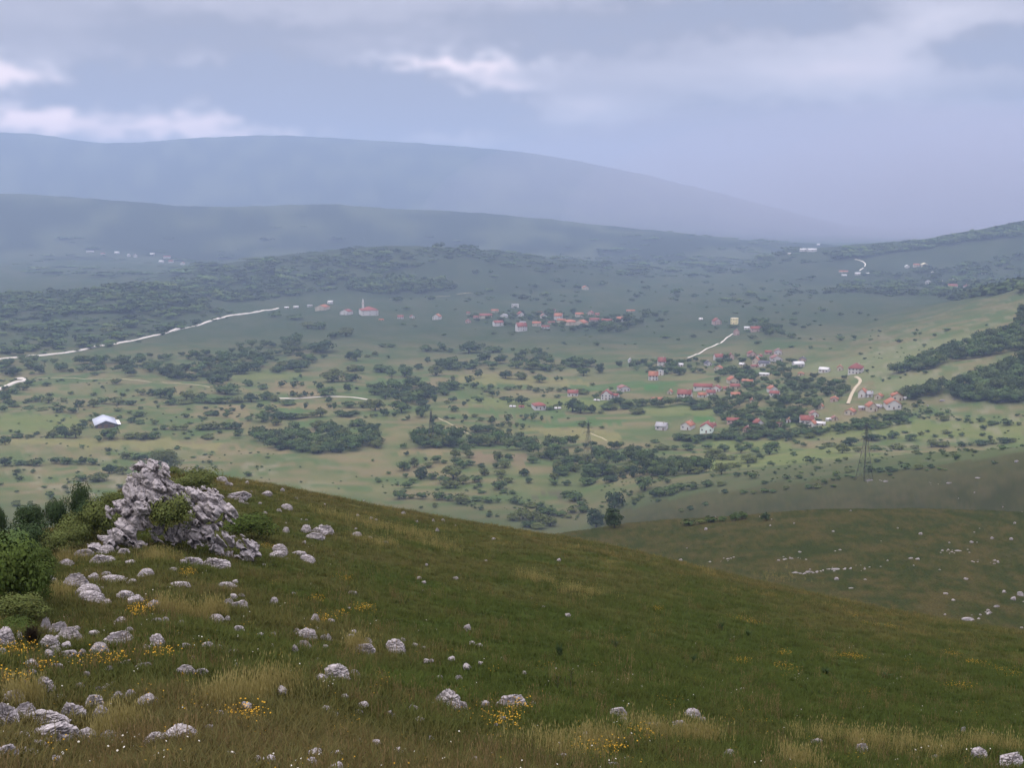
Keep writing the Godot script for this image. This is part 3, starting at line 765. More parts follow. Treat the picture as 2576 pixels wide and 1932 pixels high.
# worked fields: colour, outline in metres
const FIELDS := [
	[[0.088, 0.165, 0.055], [[-258.7, -1007.1], [-246.8, -1006.7], [-232.8, -960.1], [-242.9, -958.3]]],
	[[0.088, 0.165, 0.055], [[-225.7, -1025.6], [-183.5, -1001.2], [-182.9, -977.6], [-213.2, -984.7]]],
	[[0.088, 0.165, 0.055], [[-189.3, -945.4], [-169.9, -944.8], [-168.8, -928.1], [-186.7, -923.3]]],
	[[0.270, 0.215, 0.120], [[-279.0, -1034.9], [-262.4, -1037.0], [-233.8, -979.5], [-244.3, -949.6], [-261.7, -975.9]]],
	[[0.270, 0.215, 0.120], [[-240.8, -1059.9], [-199.3, -1046.6], [-164.4, -1020.1], [-164.6, -998.3], [-222.8, -1029.9]]],
	[[0.250, 0.185, 0.125], [[-31.1, -815.3], [-11.5, -814.3], [-12.3, -770.6], [-26.8, -777.3]]],
	[[0.250, 0.185, 0.125], [[0.6, -812.8], [12.6, -807.5], [10.6, -768.9], [-0.9, -770.2]]],
	[[0.270, 0.215, 0.120], [[-246.7, -845.7], [-176.0, -837.2], [-167.5, -817.9], [-229.5, -828.3]]],
	[[0.088, 0.165, 0.055], [[60.9, -1170.0], [172.3, -1141.1], [166.2, -1099.6], [58.8, -1127.8]]],
	[[0.070, 0.190, 0.050], [[139.3, -1127.2], [151.4, -1124.6], [146.5, -1097.2], [134.9, -1100.6]]],
	[[0.265, 0.245, 0.105], [[-16.3, -921.1], [65.3, -922.0], [90.0, -895.7], [85.5, -850.1], [55.4, -870.9], [17.4, -905.0]]],
	[[0.088, 0.165, 0.055], [[4.3, -962.8], [98.2, -944.6], [95.8, -920.5], [0.7, -936.1]]],
	[[0.070, 0.190, 0.050], [[158.1, -945.1], [178.8, -948.2], [173.2, -917.7], [155.9, -925.4]]],
	[[0.180, 0.215, 0.075], [[107.5, -1000.7], [186.3, -989.5], [179.3, -950.5], [103.8, -964.9]]],
	[[0.265, 0.245, 0.105], [[-62.2, -1231.0], [14.2, -1209.9], [83.2, -1182.2], [81.4, -1155.4], [-58.4, -1155.1]]],
	[[0.088, 0.165, 0.055], [[-160.3, -1188.9], [-91.6, -1202.5], [-89.4, -1172.1], [-154.6, -1145.9]]],
	[[0.270, 0.215, 0.120], [[-261.1, -1191.4], [-186.3, -1107.9], [-195.3, -1089.7], [-239.4, -1109.1]]],
	[[0.180, 0.215, 0.075], [[-334.6, -1256.1], [-241.6, -1249.9], [-239.8, -1194.2], [-320.0, -1199.9]]],
	[[0.180, 0.215, 0.075], [[227.8, -880.0], [384.1, -809.0], [361.4, -758.9], [215.1, -828.9]]],
	[[0.200, 0.225, 0.110], [[291.0, -1201.9], [421.3, -1201.1], [528.2, -1128.2], [492.9, -1050.8], [377.7, -1020.0], [328.7, -1005.2]]],
	[[0.270, 0.215, 0.120], [[-89.3, -838.0], [-45.8, -836.5], [-44.7, -814.9], [-87.8, -823.1]]],
	[[0.120, 0.105, 0.075], [[11.1, -709.9], [34.5, -702.0], [36.6, -690.5], [13.4, -693.6]]],
	[[0.180, 0.215, 0.075], [[-42.9, -1080.6], [103.6, -1036.8], [99.6, -995.1], [-40.2, -1010.8]]],
	[[0.088, 0.165, 0.055], [[-39.6, -995.1], [48.3, -993.7], [47.2, -971.3], [-38.9, -976.9]]],
	[[0.180, 0.215, 0.075], [[119.0, -779.1], [248.7, -780.0], [218.0, -682.5], [107.4, -701.8]]],
	[[0.180, 0.215, 0.075], [[233.3, -722.4], [264.2, -554.4], [252.2, -528.5], [199.6, -617.1]]],
	[[0.180, 0.215, 0.075], [[161.9, -855.5], [213.7, -823.6], [204.0, -785.2], [139.6, -798.5]]],
	[[0.200, 0.225, 0.110], [[334.7, -1001.3], [355.6, -998.7], [380.4, -997.6], [377.9, -944.2], [339.2, -931.4], [316.3, -944.7]]],
	[[0.265, 0.245, 0.105], [[-418.9, -879.8], [-285.6, -870.1], [-233.2, -866.1], [-227.0, -842.6], [-337.6, -838.5], [-406.1, -852.2]]],
	[[0.180, 0.215, 0.075], [[-467.0, -984.6], [-378.7, -962.4], [-361.0, -916.1], [-432.0, -908.5]]],
]
# houses: where, then x, z, width, height, form, roof, wall, turn
const HOUSES := [
	["at the field edge above near village", [
		[141.93, -1307.3, 4.78, 5.73, "g", "grey", "white", 11],
		[150.5, -1156.8, 11.02, 10.17, "s", "orange", "white", 0],
		[163.36, -1192.8, 6.11, 5.24, "f", "grey", "white", -11],
		[173.04, -1258.4, 9.66, 11.05, "s", "red", "white", 8],
	]],
	["in the red-roofed row of near village", [
		[59.82, -1064.5, 10.95, 6.65, "s", "red", "white", -3],
		[90.88, -1039.1, 10.69, 9.55, "g", "red", "white", -6],
		[99.47, -1045.3, 7.68, 4.22, "s", "red", "white", -18],
		[112.7, -1096.6, 11.27, 6.04, "g", "greyred", "grey", 15],
		[136.43, -1019.5, 11.99, 4.5, "s", "orange", "cream", 21],
		[155.8, -1068.8, 5.1, 4.32, "g", "orange", "cream", -14],
		[164.94, -1034.2, 14.44, 9.12, "s", "red", "white", -8],
		[182.73, -1042.7, 8.43, 4.98, "s", "orange", "white", 10],
		[189.41, -1075.0, 19.73, 6.71, "s", "red", "white", -5],
		[192.57, -1050.6, 9.26, 5.79, "s", "red", "white", 11],
		[201.94, -1070.4, 8.64, 5.89, "g", "red", "white", -10],
	]],
	["among trees in middle of near village", [
		[211.05, -1068.9, 6.28, 3.53, "s", "red", "cream", -2],
		[224.19, -1103.7, 10.52, 7.28, "g", "orange", "cream", 15],
		[219.57, -1068.5, 10.19, 5.49, "s", "red", "cream", 8],
		[211.71, -1027.2, 9.06, 4.91, "s", "orange", "white", 8],
		[238.03, -1096.7, 12.06, 4.02, "s", "orange", "cream", -15],
		[219.49, -990.11, 3.64, 3.64, "g", "orange", "cream", 12],
		[245.75, -1023.6, 8.27, 6.01, "g", "orange", "white", 21],
		[243.1, -1002.7, 9.58, 5.16, "s", "red", "white", -12],
	]],
	["in the upper part of near village", [
		[192.93, -1250.0, 7.31, 3.66, "s", "white", "grey", 9],
		[224.32, -1246.8, 7.29, 5.47, "g", "dark", "grey", 21],
		[242.61, -1279.3, 11.22, 7.95, "s", "red", "white", 21],
		[229.8, -1209.9, 8.86, 5.31, "g", "orange", "cream", -12],
		[257.19, -1279.9, 6.55, 7.95, "g", "red", "pink", 12],
		[258.5, -1222.9, 5.81, 3.58, "s", "white", "cream", -23],
		[282.21, -1283.7, 9.38, 6.56, "g", "red", "pink", 16],
		[267.76, -1201.9, 8.79, 3.08, "s", "red", "cream", 18],
		[275.3, -1226.3, 8.07, 8.52, "g", "orange", "cream", -12],
		[287.91, -1267.1, 6.48, 5.09, "g", "red", "white", -19],
		[279.33, -1204.7, 12.34, 6.17, "s", "dark", "white", -16],
		[262.55, -1130.7, 10.77, 2.9, "s", "white", "white", -9],
		[304.35, -1294.4, 8.51, 4.73, "s", "red", "pink", 6],
		[299.83, -1237.4, 12.66, 7.24, "g", "greyred", "grey", 12],
		[314.32, -1288.8, 9.41, 7.06, "g", "greyred", "grey", 2],
		[310.24, -1179.6, 12.08, 6.47, "s", "white", "grey", 20],
		[292.3, -1099.4, 6.04, 3.22, "g", "orange", "cream", -3],
		[327.15, -1226.2, 8.07, 5.38, "g", "dark", "pink", -3],
	]],
	["at the upper end of sandy track", [
		[315.69, -1098.6, 10.46, 5.23, "s", "white", "white", -19],
		[331.65, -1099.9, 6.04, 5.63, "g", "orange", "cream", -1],
		[334.7, -1058.1, 13.95, 10.85, "h", "darkred", "white", -7],
	]],
	["at the lower end of sandy track", [
		[288.69, -891.28, 6.56, 2.95, "s", "grey", "pink", 5],
		[304.5, -939.72, 6.9, 7.94, "g", "orange", "white", -17],
		[308.87, -935.18, 5.5, 5.5, "s", "grey", "grey", 4],
		[293.86, -884.96, 7.82, 7.49, "g", "orange", "cream", 22],
		[311.77, -920.2, 6.09, 4.73, "g", "orange", "cream", -16],
		[302.32, -891.08, 5.25, 3.28, "s", "grey", "cream", -9],
		[310.81, -884.31, 12.37, 8.46, "g", "orange", "white", 12],
		[321.61, -905.79, 9.32, 6.66, "g", "orange", "cream", 10],
		[327.06, -905.32, 4.66, 2.33, "s", "white", "white", 10],
	]],
	["in the lower cluster below sandy track", [
		[236.51, -866.41, 11.51, 7.35, "s", "red", "white", 11],
		[239.21, -858.69, 6.34, 5.39, "g", "orange", "white", -20],
		[248.32, -889.11, 7.21, 4.91, "g", "greyred", "white", 11],
		[245.33, -858.04, 8.23, 3.17, "s", "white", "white", -8],
		[260.98, -913.95, 4.04, 4.04, "g", "orange", "cream", -14],
		[255.27, -868.76, 5.77, 2.24, "s", "white", "white", 23],
		[279.15, -937.51, 6.89, 4.14, "g", "orange", "pink", -3],
		[259.43, -868.87, 4.8, 3.2, "g", "greyred", "cream", 14],
		[277.05, -884.99, 7.82, 4.89, "g", "orange", "cream", -15],
	]],
	["in the bottom row of near village", [
		[124.55, -897.32, 9.94, 6.63, "s", "grey", "grey", -17],
		[145.34, -890.86, 9.21, 6.91, "g", "orange", "white", -24],
		[157.51, -870.47, 10.93, 8.68, "g", "red", "mint", -6],
		[165.12, -887.81, 5.24, 4.26, "s", "red", "cream", 19],
		[182.95, -893.84, 10.55, 4.94, "s", "red", "pink", -1],
		[188.13, -863.53, 5.74, 4.46, "g", "red", "pink", -9],
		[200.85, -879.36, 7.14, 6.49, "g", "red", "grey", 24],
		[216.83, -873.25, 5.8, 4.51, "g", "orange", "pink", 12],
		[225.58, -880.26, 3.89, 3.57, "g", "orange", "grey", -1],
	]],
	["on green fields left of near village", [
		[0.74, -1007.6, 5.93, 1.85, "s", "white", "white", -14],
		[8.86, -1003.2, 5.17, 2.21, "s", "red", "cream", -13],
		[24.64, -999.25, 11.77, 6.25, "h", "red", "grey", 14],
		[41.93, -999.37, 6.62, 1.84, "s", "white", "white", 11],
		[81.24, -1032.8, 6.07, 1.52, "s", "white", "white", -20],
	]],
	["in left half of distant main village", [
		[-72.34, -1809.4, 9.21, 5.92, "g", "red", "pink", 5],
		[-59.68, -1867.2, 13.56, 4.07, "s", "red", "pink", -22],
		[-44.58, -1859.6, 22.96, 8.1, "s", "red", "cream", 1],
		[-30.72, -1968.6, 14.29, 5.72, "s", "orange", "cream", -13],
		[-22.1, -1737.0, 16.42, 8.21, "s", "red", "white", 18],
		[-13.54, -1864.9, 11.51, 7.45, "g", "grey", "white", -16],
		[5.98, -2062.0, 14.21, 6.73, "f", "grey", "white", -5],
		[14.36, -1883.8, 9.58, 8.89, "g", "red", "white", 24],
		[14, -1672.9, 17.04, 12.78, "s", "red", "white", 18],
		[17.18, -1750.1, 9.54, 4.45, "f", "grey", "white", 23],
		[38.94, -1727.4, 15.07, 6.91, "s", "orange", "cream", 0],
		[53.15, -1852.6, 10.09, 7.4, "g", "greyred", "white", 15],
		[51.98, -1701.0, 13.61, 4.95, "s", "red", "white", 13],
	]],
	["in right half of distant main village", [
		[47.75, -1963.7, 12.83, 4.28, "s", "red", "cream", 16],
		[63.46, -1763.4, 12.82, 4.49, "s", "red", "cream", 24],
		[73.89, -1996.3, 11.59, 5.07, "s", "red", "pink", -23],
		[77.94, -1834.0, 14.66, 10.66, "s", "orange", "white", -14],
		[80.65, -1789.7, 15.61, 5.2, "s", "orange", "cream", -12],
		[93.16, -1767.3, 20.56, 8.99, "h", "orange", "cream", 2],
		[115.52, -1882.6, 15.04, 7.52, "s", "orange", "cream", 5],
		[110.47, -1746.1, 17.78, 10.16, "g", "orange", "cream", -22],
		[138.29, -1933.8, 11.23, 7.72, "g", "red", "pink", -15],
		[134.97, -1794.4, 16.95, 6.52, "s", "red", "pink", 9],
		[147.16, -1893.9, 8.25, 6.19, "s", "red", "cream", 0],
		[155.02, -1784.7, 19.46, 5.84, "s", "red", "grey", -17],
		[177.11, -1791.9, 13.02, 8.46, "s", "orange", "white", 12],
		[213.58, -1975.2, 17.2, 4.3, "s", "orange", "cream", 1],
	]],
	["strung out between mosque and main village", [
		[-217.82, -1827.9, 9.3, 3.32, "s", "orange", "cream", -13],
		[-189.33, -1861.7, 10.82, 6.09, "s", "red", "white", -3],
		[-170.72, -1872.8, 8.16, 5.44, "g", "red", "white", 9],
		[-127.28, -1863.8, 13.54, 10.16, "g", "orange", "white", -16],
		[-77.59, -1943.3, 7.05, 3.53, "s", "red", "cream", -8],
	]],
	["beside the mosque", [
		[-423.13, -2061.3, 8.97, 2.99, "s", "white", "white", -9],
		[-405, -2056.7, 10.44, 3.73, "s", "white", "white", 12],
		[-380.27, -2064.5, 10.48, 3.74, "s", "grey", "white", -3],
		[-344.31, -1993.8, 21.7, 10.85, "g", "orange", "cream", -21],
		[-352.83, -2130.3, 10.81, 5.4, "s", "white", "white", 17],
		[-291.09, -1927.6, 18.19, 9.8, "g", "red", "white", -22],
	]],
	["in the small hamlet above curved track", [
		[301, -1748.0, 6.35, 3.81, "s", "white", "white", 22],
		[313.71, -1678.9, 12.21, 10.38, "g", "red", "pink", 18],
		[341.03, -1678.3, 10.98, 9.76, "f", "cream", "yellow", -15],
		[312.95, -1524.1, 8.88, 8.32, "g", "greyred", "pink", 1],
		[340.7, -1587.4, 8.08, 4.04, "s", "white", "white", 7],
		[344.67, -1547.6, 15.77, 7.88, "s", "red", "pink", 14],
		[357.61, -1585.6, 8.07, 4.04, "s", "red", "cream", -18],
	]],
	["in the far village on right hillside", [
		[853.36, -2839.0, 24.59, 6.15, "s", "orange", "cream", 6],
		[839.51, -2784.9, 14.08, 5.03, "s", "white", "white", -2],
		[874.01, -2786.6, 16.09, 6.03, "s", "white", "white", 2],
		[899.46, -2787.8, 8.05, 4.02, "s", "white", "white", 15],
		[1020.8, -2851.2, 10.28, 8.22, "g", "white", "white", 20],
		[1041.0, -2841.9, 16.39, 8.2, "s", "orange", "cream", 12],
		[1053.5, -2820.8, 14.24, 10.17, "g", "cream", "cream", 24],
		[925.44, -2448.1, 14.16, 8.85, "g", "grey", "white", 2],
		[1026.4, -2691.0, 5.83, 4.86, "g", "white", "white", 24],
		[954.22, -2445.1, 7.07, 6.18, "g", "grey", "white", -6],
		[903.46, -2256.7, 19.59, 10.61, "s", "red", "white", 7],
		[982.56, -2454.4, 7.09, 7.98, "g", "white", "white", 5],
		[925.69, -2235.3, 14.55, 9.7, "g", "greyred", "white", 20],
		[1101.4, -2575.5, 9.29, 4.65, "s", "white", "white", 2],
	]],
	["in the white works below far ridge", [
		[828.68, -3303.8, 9.51, 4.76, "s", "white", "cream", 3],
		[874.84, -3322.6, 21.51, 8.37, "s", "white", "white", -17],
		[889.19, -3278.2, 28.3, 9.43, "s", "white", "white", 12],
		[1252.1, -4524.4, 13.01, 6.5, "s", "white", "white", -17],
	]],
	["in the faint village on left plain", [
		[-1593.1, -4176.7, 30.06, 9.02, "s", "grey", "white", 9],
		[-1524.8, -4121.6, 17.8, 7.42, "s", "red", "white", -3],
		[-1489.6, -4168.8, 18, 9, "s", "white", "white", 9],
		[-1420.5, -4097.8, 11.8, 10.33, "g", "white", "white", 9],
		[-1388.9, -4078.1, 14.68, 11.75, "g", "red", "white", 3],
		[-1343.8, -4130.1, 17.84, 8.92, "s", "white", "white", 2],
		[-1214.0, -3824.4, 16.54, 8.27, "s", "white", "white", -23],
		[-1261.0, -4039.5, 29.09, 8.73, "s", "red", "white", -4],
		[-1179.5, -3819.8, 16.52, 9.63, "s", "red", "white", -21],
		[-1098.3, -3680.7, 15.92, 9.29, "g", "orange", "white", -6],
	]],
	["standing alone on plain beyond main village", [
		[165.42, -2485.7, 12.59, 8.09, "g", "orange", "cream", 22],
	]],
]
# rocks: where, then x, z, width, height, variant, turn
const ROCKS := [
	["beside the brown dry bush", [
		[-6.435, -13.149, 0.120, 0.090, 6, 13],
		[-6.698, -13.768, 0.262, 0.252, 5, 4],
		[-6.759, -14.347, 0.087, 0.131, 1, -4],
		[-7.396, -15.898, 0.085, 0.085, 1, 22],
		[-7.377, -16.561, 0.151, 0.265, 3, 29],
		[-6.360, -14.350, 0.296, 0.197, 6, -29],
		[-6.192, -14.129, 0.183, 0.119, 7, -22],
		[-7.156, -16.496, 0.289, 0.213, 3, 34],
		[-5.975, -14.034, 0.225, 0.102, 4, 15],
		[-6.634, -15.747, 0.324, 0.228, 3, -27],
		[-5.826, -14.126, 0.086, 0.108, 5, 34],
	]],
	["in the scattered line across the left slope", [
		[-5.645, -14.278, 0.251, 0.153, 6, -14],
		[-5.660, -15.026, 0.401, 0.241, 3, 18],
		[-6.555, -17.602, 0.268, 0.140, 1, -26],
		[-5.879, -16.077, 0.171, 0.110, 1, 31],
		[-5.077, -14.503, 0.100, 0.066, 2, -20],
		[-4.972, -14.621, 0.234, 0.184, 7, -35],
		[-5.711, -16.854, 0.154, 0.070, 4, -4],
		[-5.621, -17.011, 0.116, 0.084, 4, -32],
		[-5.391, -17.054, 0.104, 0.058, 5, -13],
		[-4.646, -14.823, 0.203, 0.073, 1, 21],
		[-4.475, -15.380, 0.164, 0.088, 7, 32],
		[-5.425, -19.219, 0.307, 0.139, 6, -17],
		[-4.932, -17.517, 0.080, 0.060, 5, -6],
		[-4.296, -15.277, 0.105, 0.105, 0, 4],
		[-5.288, -19.450, 0.103, 0.096, 0, 23],
	]],
	["among the yellow flowers at the left edge", [
		[-5.882, -12.688, 0.184, 0.097, 5, 4],
		[-5.723, -12.351, 0.123, 0.061, 5, 28],
		[-5.790, -13.184, 0.182, 0.081, 2, 25],
		[-5.690, -13.733, 0.094, 0.047, 3, -10],
		[-5.215, -12.734, 0.107, 0.107, 4, -28],
		[-5.089, -13.141, 0.101, 0.065, 3, 5],
		[-4.975, -13.444, 0.175, 0.041, 5, 25],
		[-4.802, -13.409, 0.051, 0.067, 0, -13],
		[-4.672, -13.161, 0.222, 0.076, 3, 33],
		[-4.017, -12.825, 0.206, 0.133, 3, -11],
		[-4.341, -14.152, 0.065, 0.049, 0, -22],
		[-3.855, -12.907, 0.148, 0.089, 4, 5],
	]],
	["around the big domed boulder near the bottom edge", [
		[-5.240, -10.722, 0.066, 0.049, 4, 18],
		[-4.708, -9.606, 0.208, 0.267, 2, 7],
		[-4.994, -10.404, 0.184, 0.152, 7, 18],
		[-5.316, -11.287, 0.130, 0.078, 1, -14],
		[-4.717, -10.030, 0.186, 0.186, 3, 4],
		[-5.169, -11.470, 0.264, 0.176, 1, -10],
		[-4.932, -11.296, 0.148, 0.052, 4, -12],
		[-4.979, -11.927, 0.110, 0.073, 3, 29],
		[-4.740, -11.872, 0.064, 0.068, 4, -1],
		[-4.690, -11.908, 0.073, 0.059, 5, 32],
		[-4.735, -12.127, 0.065, 0.037, 1, 31],
		[-4.754, -12.376, 0.047, 0.033, 3, 3],
	]],
	["in the cracked grey pile near the bottom left corner", [
		[-4.401, -10.359, 0.240, 0.200, 2, -7],
		[-4.405, -10.924, 0.193, 0.160, 4, -19],
		[-4.158, -10.452, 0.193, 0.149, 1, 24],
		[-4.290, -11.292, 0.182, 0.135, 1, 21],
		[-4.137, -11.236, 0.164, 0.117, 1, 32],
		[-3.823, -10.850, 0.242, 0.125, 0, -35],
	]],
	["in the lowest ledge at the bottom left corner", [
		[-3.951, -8.001, 0.174, 0.130, 4, 33],
		[-4.303, -9.022, 0.133, 0.101, 4, 19],
		[-3.956, -8.351, 0.214, 0.058, 1, -14],
		[-4.124, -8.889, 0.213, 0.083, 4, -11],
		[-4.482, -9.899, 0.428, 0.145, 3, -13],
		[-4.222, -9.420, 0.430, 0.190, 4, 35],
		[-3.996, -9.626, 0.283, 0.134, 0, -12],
		[-3.705, -9.550, 0.251, 0.096, 2, -31],
		[-3.786, -10.192, 0.079, 0.043, 7, 14],
		[-3.280, -8.931, 0.111, 0.048, 0, 28],
		[-3.753, -10.289, 0.056, 0.040, 0, -12],
		[-3.105, -8.987, 0.250, 0.104, 1, 11],
		[-2.906, -8.963, 0.270, 0.146, 5, 26],
		[-2.890, -9.797, 0.106, 0.053, 0, 31],
		[-3.006, -10.601, 0.090, 0.057, 4, 29],
	]],
	["on the grass in the middle of the slope", [
		[-5.019, -17.804, 0.081, 0.061, 2, -14],
		[-6.801, -24.998, 0.472, 0.104, 1, 20],
		[-5.992, -22.184, 0.202, 0.134, 3, 21],
		[-4.072, -15.178, 0.185, 0.064, 4, -5],
		[-5.779, -21.903, 0.232, 0.141, 4, 27],
		[-3.722, -14.063, 0.086, 0.070, 3, 28],
		[-4.772, -18.287, 0.209, 0.111, 4, -31],
		[-6.117, -23.808, 0.144, 0.081, 3, -29],
		[-5.661, -22.092, 0.218, 0.184, 7, -12],
		[-4.395, -18.238, 0.139, 0.076, 5, -16],
		[-3.836, -16.658, 0.051, 0.070, 0, 28],
		[-5.400, -23.838, 0.181, 0.163, 6, 29],
		[-4.294, -18.862, 0.101, 0.079, 7, -2],
		[-3.517, -16.822, 0.141, 0.116, 0, -26],
		[-4.033, -19.629, 0.149, 0.105, 1, -13],
		[-3.608, -18.122, 0.249, 0.194, 3, -17],
		[-3.853, -19.461, 0.400, 0.185, 0, 4],
		[-4.189, -22.323, 0.187, 0.187, 6, -30],
		[-3.106, -16.589, 0.076, 0.044, 5, 32],
		[-3.575, -19.802, 0.106, 0.113, 4, 28],
		[-3.479, -19.811, 0.121, 0.151, 1, 30],
		[-4.542, -29.944, 0.249, 0.102, 2, 13],
		[-2.739, -19.398, 0.341, 0.222, 4, -4],
		[-2.872, -20.818, 0.159, 0.143, 2, 28],
		[-2.247, -20.162, 0.369, 0.262, 7, -28],
	]],
	["around the split white boulder", [
		[-2.639, -14.223, 0.196, 0.104, 5, 17],
		[-2.450, -14.598, 0.313, 0.218, 7, 11],
		[-2.321, -15.379, 0.165, 0.130, 3, -30],
	]],
	["on the brown grass near the bottom edge", [
		[-3.013, -10.594, 0.098, 0.061, 2, 27],
		[-2.141, -12.295, 0.133, 0.052, 2, -17],
		[-1.885, -12.679, 0.107, 0.044, 7, 31],
		[-1.562, -10.485, 0.089, 0.045, 0, -35],
		[-1.453, -12.731, 0.059, 0.074, 3, 17],
		[-1.297, -13.636, 0.136, 0.084, 2, -24],
		[-0.945, -11.859, 0.083, 0.050, 6, 3],
		[-1.246, -18.069, 0.097, 0.083, 7, 19],
		[-0.885, -14.550, 0.459, 0.269, 1, -31],
		[-0.932, -18.143, 0.125, 0.097, 3, 2],
		[-0.708, -14.590, 0.157, 0.152, 4, -20],
		[-0.018, -15.239, 0.446, 0.229, 3, 18],
		[0.346, -16.363, 0.076, 0.057, 7, -24],
	]],
	["among the pale tufts along the bottom edge", [
		[1.107, -11.354, 0.168, 0.079, 3, 11],
		[1.665, -16.241, 0.263, 0.200, 4, 8],
		[1.729, -15.785, 0.207, 0.097, 3, -30],
		[2.087, -15.538, 0.204, 0.078, 2, 16],
		[2.198, -15.562, 0.108, 0.078, 0, 8],
		[2.560, -15.830, 0.269, 0.141, 2, 24],
		[3.101, -17.760, 0.274, 0.185, 6, -8],
		[2.787, -15.680, 0.121, 0.067, 6, 13],
		[3.258, -17.674, 0.123, 0.102, 0, -8],
		[2.948, -13.927, 0.130, 0.097, 6, 9],
		[3.358, -14.845, 0.069, 0.063, 3, -12],
		[5.034, -17.030, 0.237, 0.072, 2, 26],
		[5.738, -16.904, 0.236, 0.177, 3, 16],
		[6.953, -16.883, 0.131, 0.046, 3, 24],
		[8.821, -20.139, 0.109, 0.117, 4, 25],
		[7.655, -16.800, 0.261, 0.163, 7, 27],
		[9.212, -19.715, 0.076, 0.084, 2, 27],
		[7.856, -16.195, 0.528, 0.252, 3, 34],
	]],
	["at the foot of the split crag", [
		[-12.586, -29.835, 0.224, 0.123, 6, 18],
		[-11.489, -27.289, 0.432, 0.134, 1, -29],
		[-11.574, -28.599, 0.452, 0.215, 4, 11],
		[-11.807, -29.945, 0.405, 0.315, 4, -33],
		[-10.665, -27.554, 0.581, 0.249, 2, -2],
		[-11.300, -29.529, 0.466, 0.222, 6, -8],
		[-10.505, -28.656, 0.323, 0.172, 4, -22],
		[-9.740, -26.942, 0.325, 0.112, 5, -28],
		[-8.619, -28.469, 0.515, 0.214, 2, 11],
		[-8.117, -28.999, 0.721, 0.306, 2, -5],
		[-7.881, -29.214, 0.220, 0.165, 1, -33],
	]],
	["on the grass right of the boulder pile", [
		[-7.920, -35.627, 0.482, 0.214, 5, 14],
		[-8.080, -36.866, 0.527, 0.333, 7, -25],
		[-9.571, -44.960, 0.270, 0.253, 6, 6],
		[-7.620, -35.776, 0.162, 0.081, 4, 31],
		[-7.636, -37.744, 0.568, 0.128, 0, 3],
		[-9.058, -46.743, 0.456, 0.385, 6, -5],
		[-7.084, -36.615, 0.524, 0.221, 7, -30],
		[-8.397, -45.401, 0.715, 0.307, 3, -16],
		[-8.640, -47.722, 0.751, 0.304, 2, -31],
		[-8.595, -48.783, 0.731, 0.439, 3, 4],
		[-7.662, -52.259, 0.470, 0.216, 6, 19],
		[-7.100, -52.867, 0.278, 0.119, 7, 34],
		[-6.197, -51.913, 0.312, 0.136, 2, 31],
	]],
	["along the grassy crest right of the crag", [
		[-209.901, -751.070, 4.466, 2.791, 4, 5],
		[-19.273, -71.174, 0.635, 0.344, 7, 13],
		[-17.377, -65.577, 0.488, 0.268, 2, -9],
		[-14.374, -56.178, 1.215, 0.461, 4, 33],
		[-14.045, -55.354, 0.289, 0.145, 7, 16],
		[-13.758, -55.186, 0.247, 0.124, 2, 14],
		[-18.327, -73.961, 0.275, 0.193, 5, -7],
		[-11.900, -51.272, 0.268, 0.134, 1, 2],
		[-14.733, -64.164, 0.574, 0.287, 5, 9],
		[-11.956, -54.701, 0.245, 0.204, 3, -18],
		[-15.660, -72.868, 0.326, 0.217, 0, -32],
		[-12.072, -57.106, 0.640, 0.277, 7, -34],
		[-13.734, -67.950, 0.228, 0.177, 4, -27],
		[-95.030, -684.804, 2.555, 1.788, 3, 10],
		[-8.857, -66.892, 0.300, 0.175, 1, 12],
		[-8.287, -81.216, 0.304, 0.273, 3, -2],
		[-5.530, -74.649, 0.223, 0.223, 1, 19],
		[-4.648, -65.977, 0.247, 0.247, 1, 15],
		[-5.171, -79.876, 0.299, 0.239, 7, -28],
	]],
	["between the crag and the bright green shrub", [
		[-10.093, -22.426, 0.271, 0.186, 7, 14],
		[-10.219, -23.245, 0.193, 0.096, 5, 1],
		[-9.857, -22.698, 0.154, 0.111, 7, 0],
		[-9.150, -22.193, 0.470, 0.369, 3, -15],
		[-8.514, -21.154, 0.496, 0.208, 6, -10],
		[-8.184, -20.465, 0.480, 0.178, 7, -14],
		[-9.465, -23.834, 0.270, 0.180, 5, -5],
		[-9.734, -25.302, 0.286, 0.086, 1, 8],
		[-7.851, -20.375, 0.185, 0.116, 6, -16],
		[-9.013, -23.872, 0.505, 0.117, 7, -3],
		[-7.726, -21.043, 0.414, 0.143, 4, -33],
		[-8.447, -23.447, 0.230, 0.097, 6, -20],
		[-7.080, -19.711, 0.358, 0.194, 5, -27],
		[-8.426, -24.331, 0.349, 0.174, 6, -1],
		[-6.539, -19.125, 0.261, 0.145, 0, 13],
		[-8.252, -25.756, 0.175, 0.087, 7, 3],
		[-7.278, -23.150, 0.402, 0.096, 7, 6],
	]],
	["on the bare brown hillside", [
		[37.749, -228.372, 0.686, 0.601, 4, -26],
		[43.450, -211.881, 0.638, 0.558, 0, -31],
		[54.355, -206.673, 0.933, 0.467, 5, 6],
		[51.698, -192.559, 2.178, 0.508, 5, 3],
		[54.251, -192.622, 2.469, 0.581, 4, -12],
		[59.252, -193.142, 2.912, 0.437, 7, 14],
		[83.460, -262.517, 0.785, 0.588, 5, 11],
		[56.600, -175.775, 1.461, 0.399, 0, -8],
		[61.088, -182.262, 1.101, 0.482, 1, -29],
		[75.418, -200.045, 1.806, 0.527, 6, 18],
		[76.753, -189.446, 0.857, 0.357, 1, 0],
		[88.675, -210.856, 3.170, 0.396, 1, 24],
		[67.274, -154.575, 3.287, 0.822, 7, 13],
		[101.955, -234.112, 0.702, 0.526, 6, -31],
		[91.470, -200.431, 1.358, 0.528, 2, 29],
		[75.595, -163.761, 1.738, 0.683, 4, 4],
		[214.852, -466.299, 1.393, 1.045, 7, 11],
